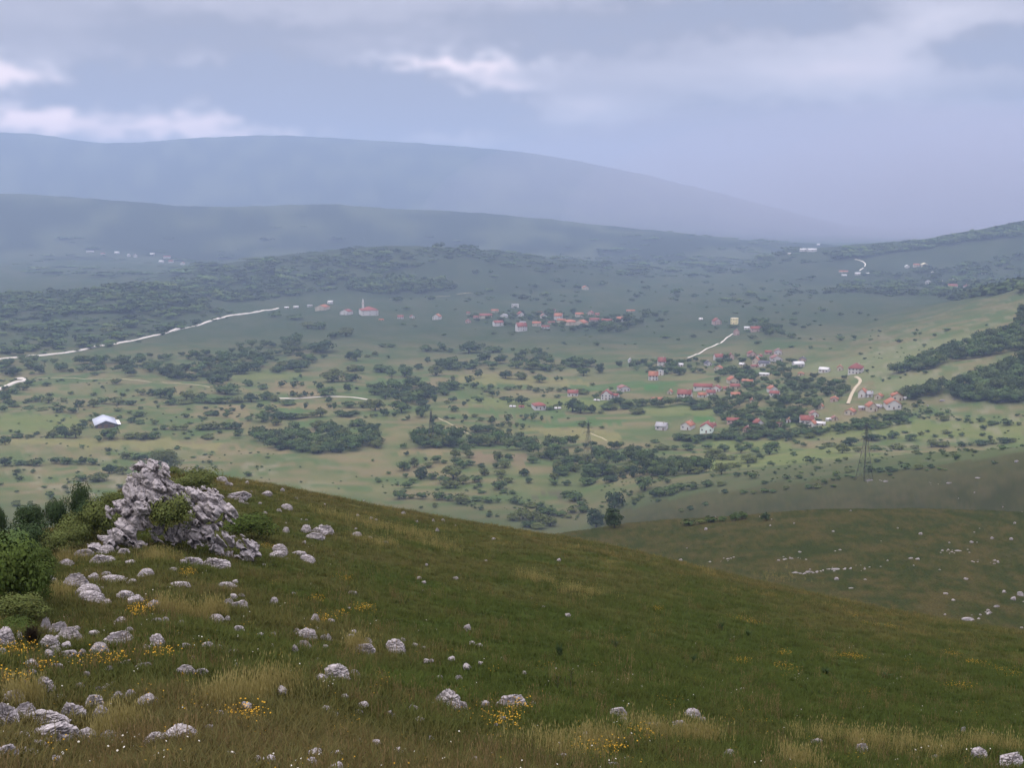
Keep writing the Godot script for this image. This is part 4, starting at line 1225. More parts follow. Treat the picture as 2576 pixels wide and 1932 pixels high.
		[83.405, -172.484, 1.827, 1.697, 7, -33],
	]],
	["on the dark slope below the tall pylon", [
		[186.626, -557.550, 7.050, 1.659, 2, -11],
		[191.597, -547.944, 5.299, 1.019, 4, -6],
		[210.744, -514.916, 5.748, 1.150, 4, -7],
		[205.654, -491.528, 1.466, 0.733, 3, 31],
		[213.050, -492.109, 1.833, 0.917, 0, 34],
		[221.250, -508.197, 4.535, 0.945, 6, -35],
		[243.136, -517.396, 6.141, 1.919, 3, 35],
	]],
	["on the stony slope above the pylon meadow", [
		[339.542, -883.286, 3.899, 2.274, 7, 35],
		[354.410, -891.056, 11.137, 2.620, 1, 7],
		[363.339, -889.068, 6.535, 2.287, 4, 9],
		[369.590, -896.875, 7.247, 2.965, 1, -33],
		[375.860, -904.558, 5.313, 2.656, 5, -9],
		[366.361, -849.185, 3.126, 1.563, 6, -15],
		[390.999, -863.259, 7.617, 1.587, 3, -15],
	]],
]
const ROADS := [
	["road", 4.2, 1.3, "gravel", [[-668.2, -1297.9], [-635.4, -1350.2], [-612.6, -1365.8], [-588.1, -1390.9], [-566.9, -1461.9], [-543.2, -1508.3], [-529.5, -1583.8], [-512.9, -1623.6], [-501.6, -1750.7], [-488.3, -1846.7], [-465.6, -1920.5], [-448.7, -2007.9], [-441.5, -2070.3]]],
	["road", 4.2, 1.3, "gravel", [[-519.4, -1048.2], [-531.1, -1123.8], [-535.3, -1160.4], [-531.8, -1179.5], [-537.8, -1197.0], [-547.4, -1210.7], [-551.7, -1208.5]]],
	["track", 1.1, 0.2, "dirt", [[-527.3, -1206.4], [-491.6, -1200.2], [-449.0, -1192.1], [-405.0, -1178.2], [-358.9, -1154.4], [-312.3, -1123.0]]],
	["track", 1.8, 0.4, "gravel", [[-236.3, -1075.4], [-214.3, -1073.9], [-193.8, -1081.1], [-174.1, -1082.2], [-156.9, -1073.0], [-141.5, -1060.6]]],
	["track", 1.8, 0.4, "gravel", [[210.6, -1304.5], [242.9, -1381.1], [262.9, -1408.5], [290.4, -1484.4], [311.6, -1545.0]]],
	["track", 2.6, 0.4, "sandy", [[285.2, -919.0], [298.5, -953.8], [310.8, -984.7], [321.0, -1004.0], [326.7, -1018.9], [328.0, -1036.4]]],
	["path", 1.1, 0.15, "sandy", [[-66.2, -955.2], [-56.0, -932.0], [-42.8, -904.9], [-28.5, -876.4]]],
	["path", 1.1, 0.15, "sandy", [[65.2, -896.7], [74.8, -872.2], [82.3, -842.2]]],
	["path", 2, 0.2, "sandy", [[-252.0, -2259.0], [-187.8, -2274.5], [-123.9, -2312.2], [-75.1, -2358.5]]],
	["track", 2.8, 0.4, "gravel", [[873.7, -2808.6], [919.5, -2897.7], [952.3, -2975.9], [956.9, -3029.3], [948.0, -3053.8]]],
]
const NEAR_BUSHES := [
	["olive green bush growing on top of the split crag", -246.50, -762.80, 23.80, 18.27, 0, 2],
	["low olive bush just behind the crag top", -21.86, -69.52, 1.40, 0.70, 1, 2],
	["broad olive bush spreading over the crag's right shoulder", -16.57, -55.89, 2.91, 1.30, 2, 2],
	["dense green bush filling the gap in the split crag", -12.04, -37.32, 1.73, 1.22, 3, 2],
	["bright green bush beside the boulder pile", -9.68, -39.46, 2.16, 1.08, 0, 1],
	["wide olive bush against the crag's left foot", -12.84, -33.35, 1.88, 1.56, 1, 2],
	["tall dark green shrub left of the crag", -16.31, -40.15, 0.99, 1.91, 2, 3],
	["dark rounded shrub between two taller dark shrubs", -16.91, -39.59, 1.25, 1.48, 3, 3],
	["dark green shrub at the end of the shrub row", -15.22, -33.68, 1.14, 1.31, 0, 3],
	["dark shrub cut by the left edge of the view", -16.53, -34.32, 0.72, 1.34, 1, 3],
	["low dark green shrub in front of the dark shrubs", -13.02, -30.94, 1.40, 0.85, 2, 2],
	["large bright green leafy shrub at the left edge", -8.45, -17.77, 1.55, 1.44, 3, 1],
	["smaller bright green shrub behind the large leafy shrub", -11.23, -25.17, 0.85, 0.69, 0, 1],
	["dark olive shrub between the crag's foot and the dark shrubs", -13.53, -33.01, 1.61, 1.16, 1, 2],
	["low dark shrub below the leftmost dark shrubs", -12.87, -27.83, 1.36, 0.98, 2, 3],
	["low olive shrub just above the large leafy shrub", -12.35, -28.35, 1.28, 0.82, 3, 2],
	["small olive shrub high on the crag's left side", -15.24, -41.10, 1.38, 1.12, 0, 2],
	["dark tangled shrub behind the olive bush at the crag's foot", -15.22, -38.48, 1.59, 1.26, 1, 3],
	["leafy green shrub overlapping the right side of the large leafy shrub", -8.69, -19.18, 0.87, 0.91, 2, 1],
	["dark leafy shrub behind the large leafy shrub at the left edge", -11.01, -22.96, 1.64, 1.08, 3, 0],
	["low green shrub at the foot of the large leafy shrub", -7.79, -16.73, 0.95, 0.53, 0, 2],
	["flat green bramble spreading below the large leafy shrub", -7.27, -15.35, 0.76, 0.27, 1, 1],
]
const LEDGES := [
	[[50.5, -192.0], [56.2, -193.0], [61.6, -194.2], [67.9, -194.5]],
	[[84.0, -208.6], [92.9, -214.7]],
	[[26.5, -63.0], [68.3, -156.3], [74.8, -162.7]],
	[[52.0, -205.7], [58.1, -206.9]],
	[[87.2, -199.4], [94.8, -202.9]],
	[[25.0, -54.2], [74.3, -153.8]],
	[[39.4, -212.5], [44.9, -212.2]],
	[[181.6, -559.9], [194.6, -549.6]],
	[[203.5, -524.8], [213.4, -515.9]],
]
const WEEDS := [
	[1.11, -24.28, 0.24, 0.32],
	[2.73, -27.52, 0.31, 0.27],
	[4.89, -28.06, 0.28, 0.24],
	[7.55, -37.80, 0.32, 0.35],
	[8.78, -29.08, 0.33, 0.18],
	[10.76, -29.95, 0.39, 0.18],
	[8.35, -37.04, 0.31, 0.23],
]
const STALKS := [
	[1.06, -18.75, 0.07, 0.40],
	[0.81, -18.41, 0.10, 0.31],
]
const DRY_BUSH := [-6.52, -14.17, 0.30, 0.31]
const PALE_PATCHES := [[0.53, -12.09, 0.42], [1.07, -13.03, 0.30], [2.05, -14.65, 0.40], [5.54, -17.41, 0.61], [6.17, -17.46, 0.54], [4.09, -14.38, 0.33], [7.10, -17.60, 0.48], [-3.09, -11.05, 0.17], [-5.73, -19.14, 0.22], [-6.16, -18.92, 0.17], [-5.61, -19.77, 0.15], [-2.90, -19.60, 0.18], [-8.15, -60.82, 1.37], [-6.51, -60.35, 1.58], [-5.12, -59.86, 1.35], [-3.70, -55.36, 1.25], [-10.00, -61.08, 1.14], [-6.60, -50.53, 1.14], [-11.80, -27.80, 0.52], [-9.25, -27.69, 0.42], [-10.41, -42.89, 0.48], [2.81, -43.14, 0.98], [1.09, -46.55, 0.88], [48.02, -189.38, 4.29], [-3.15, -12.28, 0.19], [-4.97, -10.53, 0.12], [-9.08, -20.73, 0.31], [-2.95, -13.07, 0.30], [2.76, -15.10, 0.29], [8.50, -18.11, 0.42], [-3.74, -9.80, 0.15]]
const GOLD_PATCHES := [[-5.32, -11.10, 0.15], [-5.44, -11.13, 0.13], [-6.35, -13.17, 0.18], [-6.34, -13.64, 0.16], [-5.77, -12.69, 0.12], [-5.50, -13.56, 0.21], [-5.16, -13.54, 0.10], [-6.39, -18.23, 0.15], [-6.63, -18.63, 0.11], [-4.66, -13.83, 0.08], [-5.25, -33.24, 0.18], [-4.02, -24.74, 0.17], [-4.09, -22.54, 0.19], [-3.85, -26.84, 0.24], [-3.75, -27.65, 0.21], [-4.81, -26.03, 0.14], [5.60, -40.79, 0.34], [9.24, -42.56, 0.42], [9.61, -42.00, 0.32], [6.63, -29.57, 0.27], [8.43, -32.39, 0.27], [10.22, -33.79, 0.39], [10.96, -33.67, 0.39], [11.18, -33.57, 0.26], [7.61, -28.96, 0.33], [17.05, -52.72, 0.40], [17.02, -49.11, 0.56], [17.85, -49.32, 0.45], [16.77, -39.50, 0.30], [16.29, -35.12, 0.54], [16.24, -33.87, 0.52], [16.41, -36.94, 0.42], [12.41, -28.57, 0.44], [1.70, -14.11, 0.16], [0.82, -12.30, 0.24], [1.17, -12.52, 0.19], [0.07, -14.93, 0.11], [-15.97, -55.08, 0.53], [-16.49, -58.41, 0.44], [-7.84, -25.74, 0.14], [-7.82, -25.35, 0.13], [-8.60, -37.64, 0.34], [-2.74, -10.70, 0.08], [-2.83, -10.69, 0.12], [-0.20, -13.71, 0.32], [-0.04, -13.64, 0.21]]

var taken := {}
var mats := {}


func _ready() -> void:
	shape_land()
	camera_sky_sun()
	make_materials()
	lay_ground()
	lay_roads()
	grow_masses()
	build_crag()
	build_villages()
	build_barn()
	build_mosque()
	build_power_line()
	grow_plants()
	grow_near_bushes()
	scatter_rocks()
	grow_meadow()
	grow_weeds()


# ================================================================ camera, sky, sun
func camera_sky_sun() -> void:
	var cam := Camera3D.new()
	cam.name = "camera"
	add_child(cam)
	cam.fov = 38.57
	cam.near = 0.1
	cam.far = 30000.0
	cam.rotation_degrees.x = -9.09
	cam.current = true
	var e := Environment.new()
	e.background_mode = Environment.BG_SKY
	e.tonemap_mode = Environment.TONE_MAPPER_LINEAR
	e.tonemap_exposure = 1.16
	e.sdfgi_enabled = true
	e.ssao_enabled = true
	e.ssil_enabled = true
	e.fog_enabled = true
	e.fog_density = HAZE
	e.fog_light_color = Color(0.51, 0.69, 1.0).linear_to_srgb()
	var sky := Sky.new()
	var pano := PanoramaSkyMaterial.new()
	pano.panorama = paint_sky()
	sky.sky_material = pano
	e.sky = sky
	var w := WorldEnvironment.new()
	w.name = "world"
	w.environment = e
	add_child(w)
	e.volumetric_fog_enabled = true
	e.volumetric_fog_density = 0.0
	# a veil of rain hangs over the far right of the plain
	for q: Array in [[2100.0, -60.0, -7300.0, 5400.0, 1500.0, 3000.0], [2700.0, -60.0, -7000.0, 4800.0, 1450.0, 2800.0], [3300.0, -60.0, -6700.0, 4200.0, 1400.0, 2600.0], [3800.0, -60.0, -6500.0, 3800.0, 1350.0, 2400.0]]:
		var veil := FogVolume.new()
		veil.name = numbered("rain_cloud")
		veil.shape = RenderingServer.FOG_VOLUME_SHAPE_ELLIPSOID
		veil.size = Vector3(q[3], q[4], q[5])
		veil.position = Vector3(q[0], q[1], q[2])
		var fm := FogMaterial.new()
		fm.density = 0.00017
		fm.albedo = Color(0.76, 0.67, 0.74).linear_to_srgb()
		veil.material = fm
		add_child(veil)
		tag(veil, "pale veil of falling rain under the cloud over the far plain", "", "", "stuff")
	var sun := DirectionalLight3D.new()
	sun.name = "sun"
	sun.light_color = Color(1.0, 0.95, 0.88)
	sun.light_energy = 0.42
	sun.light_angular_distance = 14.0
	sun.shadow_enabled = true
	sun.rotation_degrees = Vector3(-52.0, -62.0, 0.0)
	add_child(sun)


func paint_sky() -> Texture2D:
	var wide := 1536
	var high := 768
	var data := PackedFloat32Array()
	data.resize(wide * high * 3)
	var n := FastNoiseLite.new()
	n.seed = 21
	n.fractal_octaves = 5
	n.frequency = 1.0
	var soft := FastNoiseLite.new()
	soft.seed = 4
	soft.fractal_octaves = 4
	soft.frequency = 1.0
	for j in high:
		var el := (0.5 - (j + 0.5) / high) * 180.0
		var sy := maxf(sin(deg_to_rad(el)), 0.0)
		for i in wide:
			var k := (j * wide + i) * 3
			if el < 0.0:
				data[k] = 0.30
				data[k + 1] = 0.32
				data[k + 2] = 0.36
				continue
			var az := wrapf((i + 0.5) / wide * 360.0, -180.0, 180.0)           # 0 = straight ahead
			var a := deg_to_rad(az)
			var ce := cos(deg_to_rad(el))
			# layered cloud: wide and flat towards the horizon
			var x := sin(a) * ce / (sy + 0.22)
			var z := cos(a) * ce / (sy + 0.22)
			var v := n.get_noise_3d(x * 0.9, z * 2.2, 3.0) * 0.75
			v += soft.get_noise_3d(x * 3.0, z * 6.0, 9.0) * 0.22
			# a dark bank of rain cloud lies all round the horizon
			v = v * lerpf(0.45, 1.0, smoothstep(14.0, 26.0, el)) - 0.46 * smoothstep(26.0, 15.0, el)
			if absf(az) < 38.0 and el < 16.0:
				var wa := soft.get_noise_3d(az * 0.30, el * 0.75, 1.0) * 1.0 + n.get_noise_3d(az * 0.9, el * 2.4, 5.0) * 0.8
				var we := soft.get_noise_3d(az * 0.22, el * 0.6, 30.0) * 0.35 + n.get_noise_3d(az * 0.55, el * 1.7, 8.0) * 0.75
				for f: Array in SKY_FEATURES:
					var p: float = (az - f[0] + wa) / f[2]
					var q: float = (el - f[1] + we) / f[3]
					var r := p * p + q * q
					if r < 6.0:
						v += f[4] * (0.85 if f[4] > 0.0 else 1.15) * exp(-pow(r, 1.3))
			v = clampf(v, -0.9, 1.2)
			var c := Vector3(1.02, 0.97, 1.06)
			if v < 0.0:
				c = c.lerp(Vector3(0.20, 0.24, 0.34), -v)
			else:
				c = c.lerp(Vector3(2.5, 2.0, 1.95), v)
			# an overcast sky: brightest overhead
			c *= 2.9 * (0.17 + 0.83 * pow(sin(deg_to_rad(el)), 1.35))
			data[k] = c.x
			data[k + 1] = c.y
			data[k + 2] = c.z
	return ImageTexture.create_from_image(Image.create_from_data(wide, high, false, Image.FORMAT_RGBF, data.to_byte_array()))


# ================================================================ the land
# ---- the lie of the land: y = 0 at the eye, -z is straight ahead, metres ----
const PLAIN := -185.0
var crest_m: PackedFloat32Array
var crest_d: PackedFloat32Array
var ridge_y: Array[PackedFloat32Array] = []
var ridge_d: Array[PackedFloat32Array] = []
var ridge_front: Array[float] = []
var ridge_back: Array[float] = []
var wave := FastNoiseLite.new()
var kind_here := 0                                    # which piece of land ground() last met: 0 near hill, 1.. ridges, 99 plain


func curve_of(pts: Array) -> PackedFloat32Array:
	var out := PackedFloat32Array()
	out.resize(513)
	for i in 513:
		var t := -1.0 + i / 256.0
		var v: float = pts[0][1]
		for k in range(1, pts.size()):
			if t >= pts[k][0]:
				v = pts[k][1]
			elif t > pts[k - 1][0]:
				v = lerpf(pts[k - 1][1], pts[k][1], (t - pts[k - 1][0]) / (pts[k][0] - pts[k - 1][0]))
		out[i] = v
	for pass_ in 2:
		var s := out.duplicate()
		for i in range(3, 510):
			out[i] = (s[i - 3] + s[i - 2] + s[i - 1] + s[i] + s[i + 1] + s[i + 2] + s[i + 3]) / 7.0
	return out


func look(l: PackedFloat32Array, t: float) -> float:
	var q := clampf((t + 1.0) * 256.0, 0.0, 511.99)
	var i := int(q)
	return lerpf(l[i], l[i + 1], q - i)


func ridge(dists: Array, front: float, back: float, heights: Array) -> void:
	ridge_y.append(curve_of(heights))
	ridge_d.append(curve_of(dists))
	ridge_front.append(front)
	ridge_back.append(back)


func shape_land() -> void:
	wave.seed = 7
	wave.frequency = 1.0
	wave.fractal_type = FastNoiseLite.FRACTAL_FBM
	wave.fractal_octaves = 3
	crest_m = curve_of([[-0.7114, 0.3370], [-0.5969, 0.3214], [-0.4829, 0.3043], [-0.4453, 0.3035], [-0.4111, 0.2950], [-0.3799, 0.2741], [-0.3565, 0.2557], [-0.3300, 0.2462], [-0.3003, 0.2469], [-0.2633, 0.2504], [-0.2189, 0.2573], [-0.1759, 0.2664], [-0.1329, 0.2757], [-0.0889, 0.2834], [-0.0460, 0.2915], [-0.0030, 0.2996], [0.0409, 0.3062], [0.0849, 0.3144], [0.1286, 0.3241], [0.1729, 0.3359], [0.2170, 0.3473], [0.2615, 0.3575], [0.3059, 0.3678], [0.3507, 0.3773], [0.3956, 0.3864], [0.4401, 0.3940], [0.4901, 0.4016], [0.6931, 0.4366]])
	crest_d = curve_of([[-0.7114, 34.0000], [-0.4829, 38.0000], [-0.4072, 48.0000], [-0.3565, 66.0000], [-0.2929, 80.0000], [-0.1448, 92.0000], [0.0420, 92.0000], [0.2692, 76.0000], [0.4901, 62.0000], [0.6931, 55.0000]])
	ridge([[-0.0520, 250.0000], [0.0045, 250.0000], [0.0495, 255.0000], [0.0847, 258.0000], [0.1542, 262.0000], [0.2102, 262.0000], [0.2586, 262.0000], [0.3108, 262.0000], [0.3668, 262.0000], [0.4229, 262.0000], [0.4815, 262.0000], [0.6405, 262.0000]], 110.0, 70.0, [[-0.1020, -185.0000], [-0.0520, -85.2430], [0.0045, -78.2066], [0.0495, -77.7880], [0.0847, -77.7018], [0.1542, -76.6738], [0.2102, -75.3572], [0.2586, -74.3458], [0.3108, -73.6385], [0.3668, -73.3356], [0.4229, -73.7395], [0.4815, -74.7502], [0.6405, -76.0659]])
	ridge([[0.0232, 640.0000], [0.0793, 630.0000], [0.1352, 610.0000], [0.1909, 595.0000], [0.2465, 580.0000], [0.2946, 570.0000], [0.3290, 565.0000], [0.3758, 555.0000], [0.4127, 545.0000], [0.4494, 535.0000], [0.4774, 525.0000], [0.6326, 500.0000]], 200.0, 150.0, [[-0.0268, -185.0000], [0.0232, -190.7639], [0.0793, -182.9065], [0.1352, -169.0984], [0.1909, -158.9930], [0.2465, -150.9816], [0.2946, -144.4527], [0.3290, -140.3802], [0.3758, -134.2984], [0.4127, -129.3894], [0.4494, -124.5752], [0.4774, -120.6522], [0.6326, -105.0709]])
	ridge([[0.2056, 1500.0000], [0.2600, 1480.0000], [0.3035, 1450.0000], [0.3506, 1430.0000], [0.4047, 1420.0000], [0.4407, 1410.0000], [0.4680, 1400.0000], [0.5844, 1380.0000]], 420.0, 300.0, [[0.1756, -185.0000], [0.2056, -217.2102], [0.2600, -199.0240], [0.3035, -185.9182], [0.3506, -173.9002], [0.4047, -160.1978], [0.4407, -150.8230], [0.4680, -142.6010], [0.5844, -121.4848]])
	ridge([[0.2382, 3400.0000], [0.2811, 3400.0000], [0.3205, 3400.0000], [0.3563, 3350.0000], [0.3848, 3300.0000], [0.4167, 3250.0000], [0.4414, 3200.0000], [0.4613, 3200.0000], [0.5757, 3100.0000]], 500.0, 500.0, [[0.2082, -185.0000], [0.2382, -140.0353], [0.2811, -118.1672], [0.3205, -108.4624], [0.3563, -97.3139], [0.3848, -84.1099], [0.4167, -62.0364], [0.4414, -45.1825], [0.4613, -33.8412], [0.5757, 20.8729]])
	ridge([[-0.3939, 2900.0000], [-0.3462, 2900.0000], [-0.2969, 2900.0000], [-0.2624, 2900.0000], [-0.2298, 2950.0000], [-0.1900, 3000.0000], [-0.1575, 3000.0000], [-0.1215, 3000.0000], [-0.0819, 3000.0000], [-0.0460, 3000.0000], [-0.0101, 3050.0000], [0.0403, 3100.0000], [0.0981, 3150.0000], [0.1849, 3200.0000]], 420.0, 380.0, [[-0.4239, -185.0000], [-0.3939, -229.0118], [-0.3462, -194.4340], [-0.2969, -166.2398], [-0.2624, -148.5324], [-0.2298, -134.1720], [-0.1900, -121.4147], [-0.1575, -112.8360], [-0.1215, -102.1237], [-0.0819, -99.9826], [-0.0460, -104.2652], [-0.0101, -119.0764], [0.0403, -143.2152], [0.0981, -170.3835], [0.1849, -200.7090], [0.2349, -185.0000]])
	ridge([[-0.5759, 2150.0000], [-0.4664, 2150.0000], [-0.4264, 2150.0000], [-0.3864, 2150.0000], [-0.3573, 2150.0000], [-0.3284, 2150.0000], [-0.2925, 2150.0000], [-0.2566, 2150.0000], [-0.1918, 2100.0000]], 300.0, 260.0, [[-0.5759, -193.1736], [-0.4664, -172.1199], [-0.4264, -166.6722], [-0.3864, -162.0062], [-0.3573, -156.5665], [-0.3284, -157.3433], [-0.2925, -169.0064], [-0.2566, -184.5883], [-0.1918, -207.7787]])
	ridge([[-0.6016, 5000.0000], [-0.4594, 5000.0000], [-0.4204, 5000.0000], [-0.3564, 5000.0000], [-0.3030, 5000.0000], [-0.2602, 5000.0000], [-0.2030, 5000.0000], [-0.1529, 5000.0000], [-0.1172, 5000.0000], [-0.0744, 5000.0000], [-0.0243, 5000.0000], [0.0401, 5000.0000], [0.1478, 5000.0000]], 520.0, 900.0, [[-0.6016, 95.1899], [-0.4594, 70.6094], [-0.4204, 56.5460], [-0.3564, 37.1881], [-0.3030, 17.8062], [-0.2602, 8.9883], [-0.2030, 12.5160], [-0.1529, 14.2796], [-0.1172, 3.6951], [-0.0744, -10.4287], [-0.0243, -24.5653], [0.0401, -56.4195], [0.1478, -116.7658], [0.2478, -185.0000]])
	ridge([[-0.0496, 4700.0000], [0.0115, 4700.0000], [0.0689, 4700.0000], [0.1120, 4700.0000], [0.1442, 4700.0000], [0.1838, 4700.0000], [0.2378, 4700.0000], [0.2918, 4700.0000]], 600.0, 500.0, [[-0.0996, -185.0000], [-0.0496, -146.5813], [0.0115, -126.4855], [0.0689, -116.4478], [0.1120, -109.7598], [0.1442, -106.4170], [0.1838, -119.7930], [0.2378, -139.8797], [0.2918, -153.2860], [0.3418, -185.0000]])
	ridge([[-0.6319, 9200.0000], [-0.5085, 9200.0000], [-0.4555, 9200.0000], [-0.4344, 9200.0000], [-0.4203, 9200.0000], [-0.3888, 9200.0000], [-0.3641, 9200.0000], [-0.3358, 9200.0000], [-0.3074, 9200.0000], [-0.2718, 9200.0000], [-0.2293, 9200.0000], [-0.1939, 9200.0000], [-0.1515, 9200.0000], [-0.1020, 9200.0000], [-0.0454, 9200.0000], [0.0043, 9200.0000], [0.0575, 9200.0000], [0.1288, 9200.0000], [0.2186, 9200.0000]], 1500.0, 1500.0, [[-0.6319, 655.2978], [-0.5085, 623.5383], [-0.4555, 620.3604], [-0.4344, 610.8245], [-0.4203, 598.1051], [-0.3888, 547.1704], [-0.3641, 528.0464], [-0.3358, 524.8578], [-0.3074, 547.1704], [-0.2718, 575.8324], [-0.2293, 591.7432], [-0.1939, 582.1978], [-0.1515, 563.0973], [-0.1020, 534.4225], [-0.0454, 508.9095], [0.0043, 464.2068], [0.0575, 387.4102], [0.1288, 255.7366], [0.2186, 45.7368], [0.3186, -185.0000]])


func ground(x: float, z: float) -> float:
	var d := -z
	var t := clampf(x / maxf(d, 8.0), -1.0, 1.0)
	var m := look(crest_m, t)
	var dc := look(crest_d, t)
	var yn: float
	if d < 0.0:
		yn = -1.7 + 7.0 * (1.0 - exp(d / 20.0))
	elif d < dc:
		var q := 1.0 - d / dc
		yn = -d * m - (d * 0.15 + 1.7) * q * q
	else:
		yn = -d * m - 0.006 * (d - dc) * (d - dc)
	if d < 200.0:
		yn += (0.16 * wave.get_noise_2d(x * 0.16, z * 0.16) + 0.06 * wave.get_noise_2d(x * 0.7, z * 0.7)) * smoothstep(3.0, 9.0, absf(d) + absf(x))
	var yf := PLAIN
	kind_here = 99
	if d > 60.0:
		var sum := 0.0
		var most := 4.0
		for k in ridge_y.size():
			var o := d - look(ridge_d[k], t)
			o /= ridge_front[k] if o < 0.0 else ridge_back[k]
			if absf(o) < 3.2:
				var c := maxf(look(ridge_y[k], t) - PLAIN, 0.0)
				if k == 0 and o < 0.0:
					# the brown hill leans gently up towards the hollow behind the crest
					c = (c + 0.13 * (look(ridge_d[0], t) - d) * smoothstep(5.0, 60.0, c)) * smoothstep(70.0, 105.0, d)
				else:
					c *= exp(-o * o)
				sum += c * c * c
				if c > most:
					most = c
					kind_here = k + 1
		var far := smoothstep(300.0, 900.0, d)
		var slope := maxf(t - 0.08, 0.0)
		yf += pow(sum, 1.0 / 3.0) + 135.0 * pow(slope, 1.25) * smoothstep(560.0, 1050.0, d) * (1.0 - smoothstep(1700.0, 3000.0, d))
		yf += wave.get_noise_2d(x * 0.0055, z * 0.0055) * (1.0 + 3.5 * far) + wave.get_noise_2d(x * 0.03 + 50.0, z * 0.03) * (0.5 + 0.5 * far)
		yf += wave.get_noise_2d(x * 0.0009, z * 0.0009) * 9.0 * smoothstep(1800.0, 5000.0, d)
	if yn >= yf:
		kind_here = 0
	return 0.5 * (yn + yf + sqrt((yn - yf) * (yn - yf) + 9.0))


# ================================================================ helpers
func numbered(called: String) -> String:
	var k: int = taken.get(called, 0)
	taken[called] = k + 1
	return called if k == 0 else "%s_%03d" % [called, k]


func tag(o: Node, label := "", category := "", group := "", kind := "") -> void:
	if label:
		o.set_meta("label", label)
	if category:
		o.set_meta("category", category)
	if group:
		o.set_meta("group", group)
	if kind:
		o.set_meta("kind", kind)


func base(called: String, at: Vector3, turn := 0.0) -> Node3D:
	var o := Node3D.new()
	o.name = numbered(called)
	add_child(o, true)
	o.position = at
	o.rotation.y = turn
	return o


func put(called: String, m: Mesh, mat: Material, parent: Node = null) -> MeshInstance3D:
	var o := MeshInstance3D.new()
	o.mesh = m
	if mat:
		o.material_override = mat
	if parent:
		o.name = called
		parent.add_child(o, true)
	else:
		o.name = numbered(called)
		add_child(o, true)
	return o


func on_ground(x: float, z: float) -> Vector3:
	return Vector3(x, ground(x, z), z)


func rnd(s: int) -> RandomNumberGenerator:
	var r := RandomNumberGenerator.new()
	r.seed = s
	return r


func lin(r: float, g: float, b: float) -> Color:
	return Color(r, g, b).linear_to_srgb()


func noise_tex(seed_: int, freq: float, lo: Color, hi: Color, octaves := 4, size := 512, normal := false, bump := 4.0) -> NoiseTexture2D:
	var t := NoiseTexture2D.new()
	t.width = size
	t.height = size
	t.seamless = true
	var n := FastNoiseLite.new()
	n.seed = seed_
	n.frequency = freq
	n.fractal_octaves = octaves
	t.noise = n
	if normal:
		t.as_normal_map = true
		t.bump_strength = bump
	else:
		var g := Gradient.new()
		g.set_color(0, lo)
		g.set_color(1, hi)
		t.color_ramp = g
	return t


func plain(c: Color, rough := 0.9, vertex := false) -> StandardMaterial3D:
	var m := StandardMaterial3D.new()
	m.albedo_color = c
	m.roughness = rough
	m.metallic_specular = 0.25
	m.vertex_color_use_as_albedo = vertex
	return m


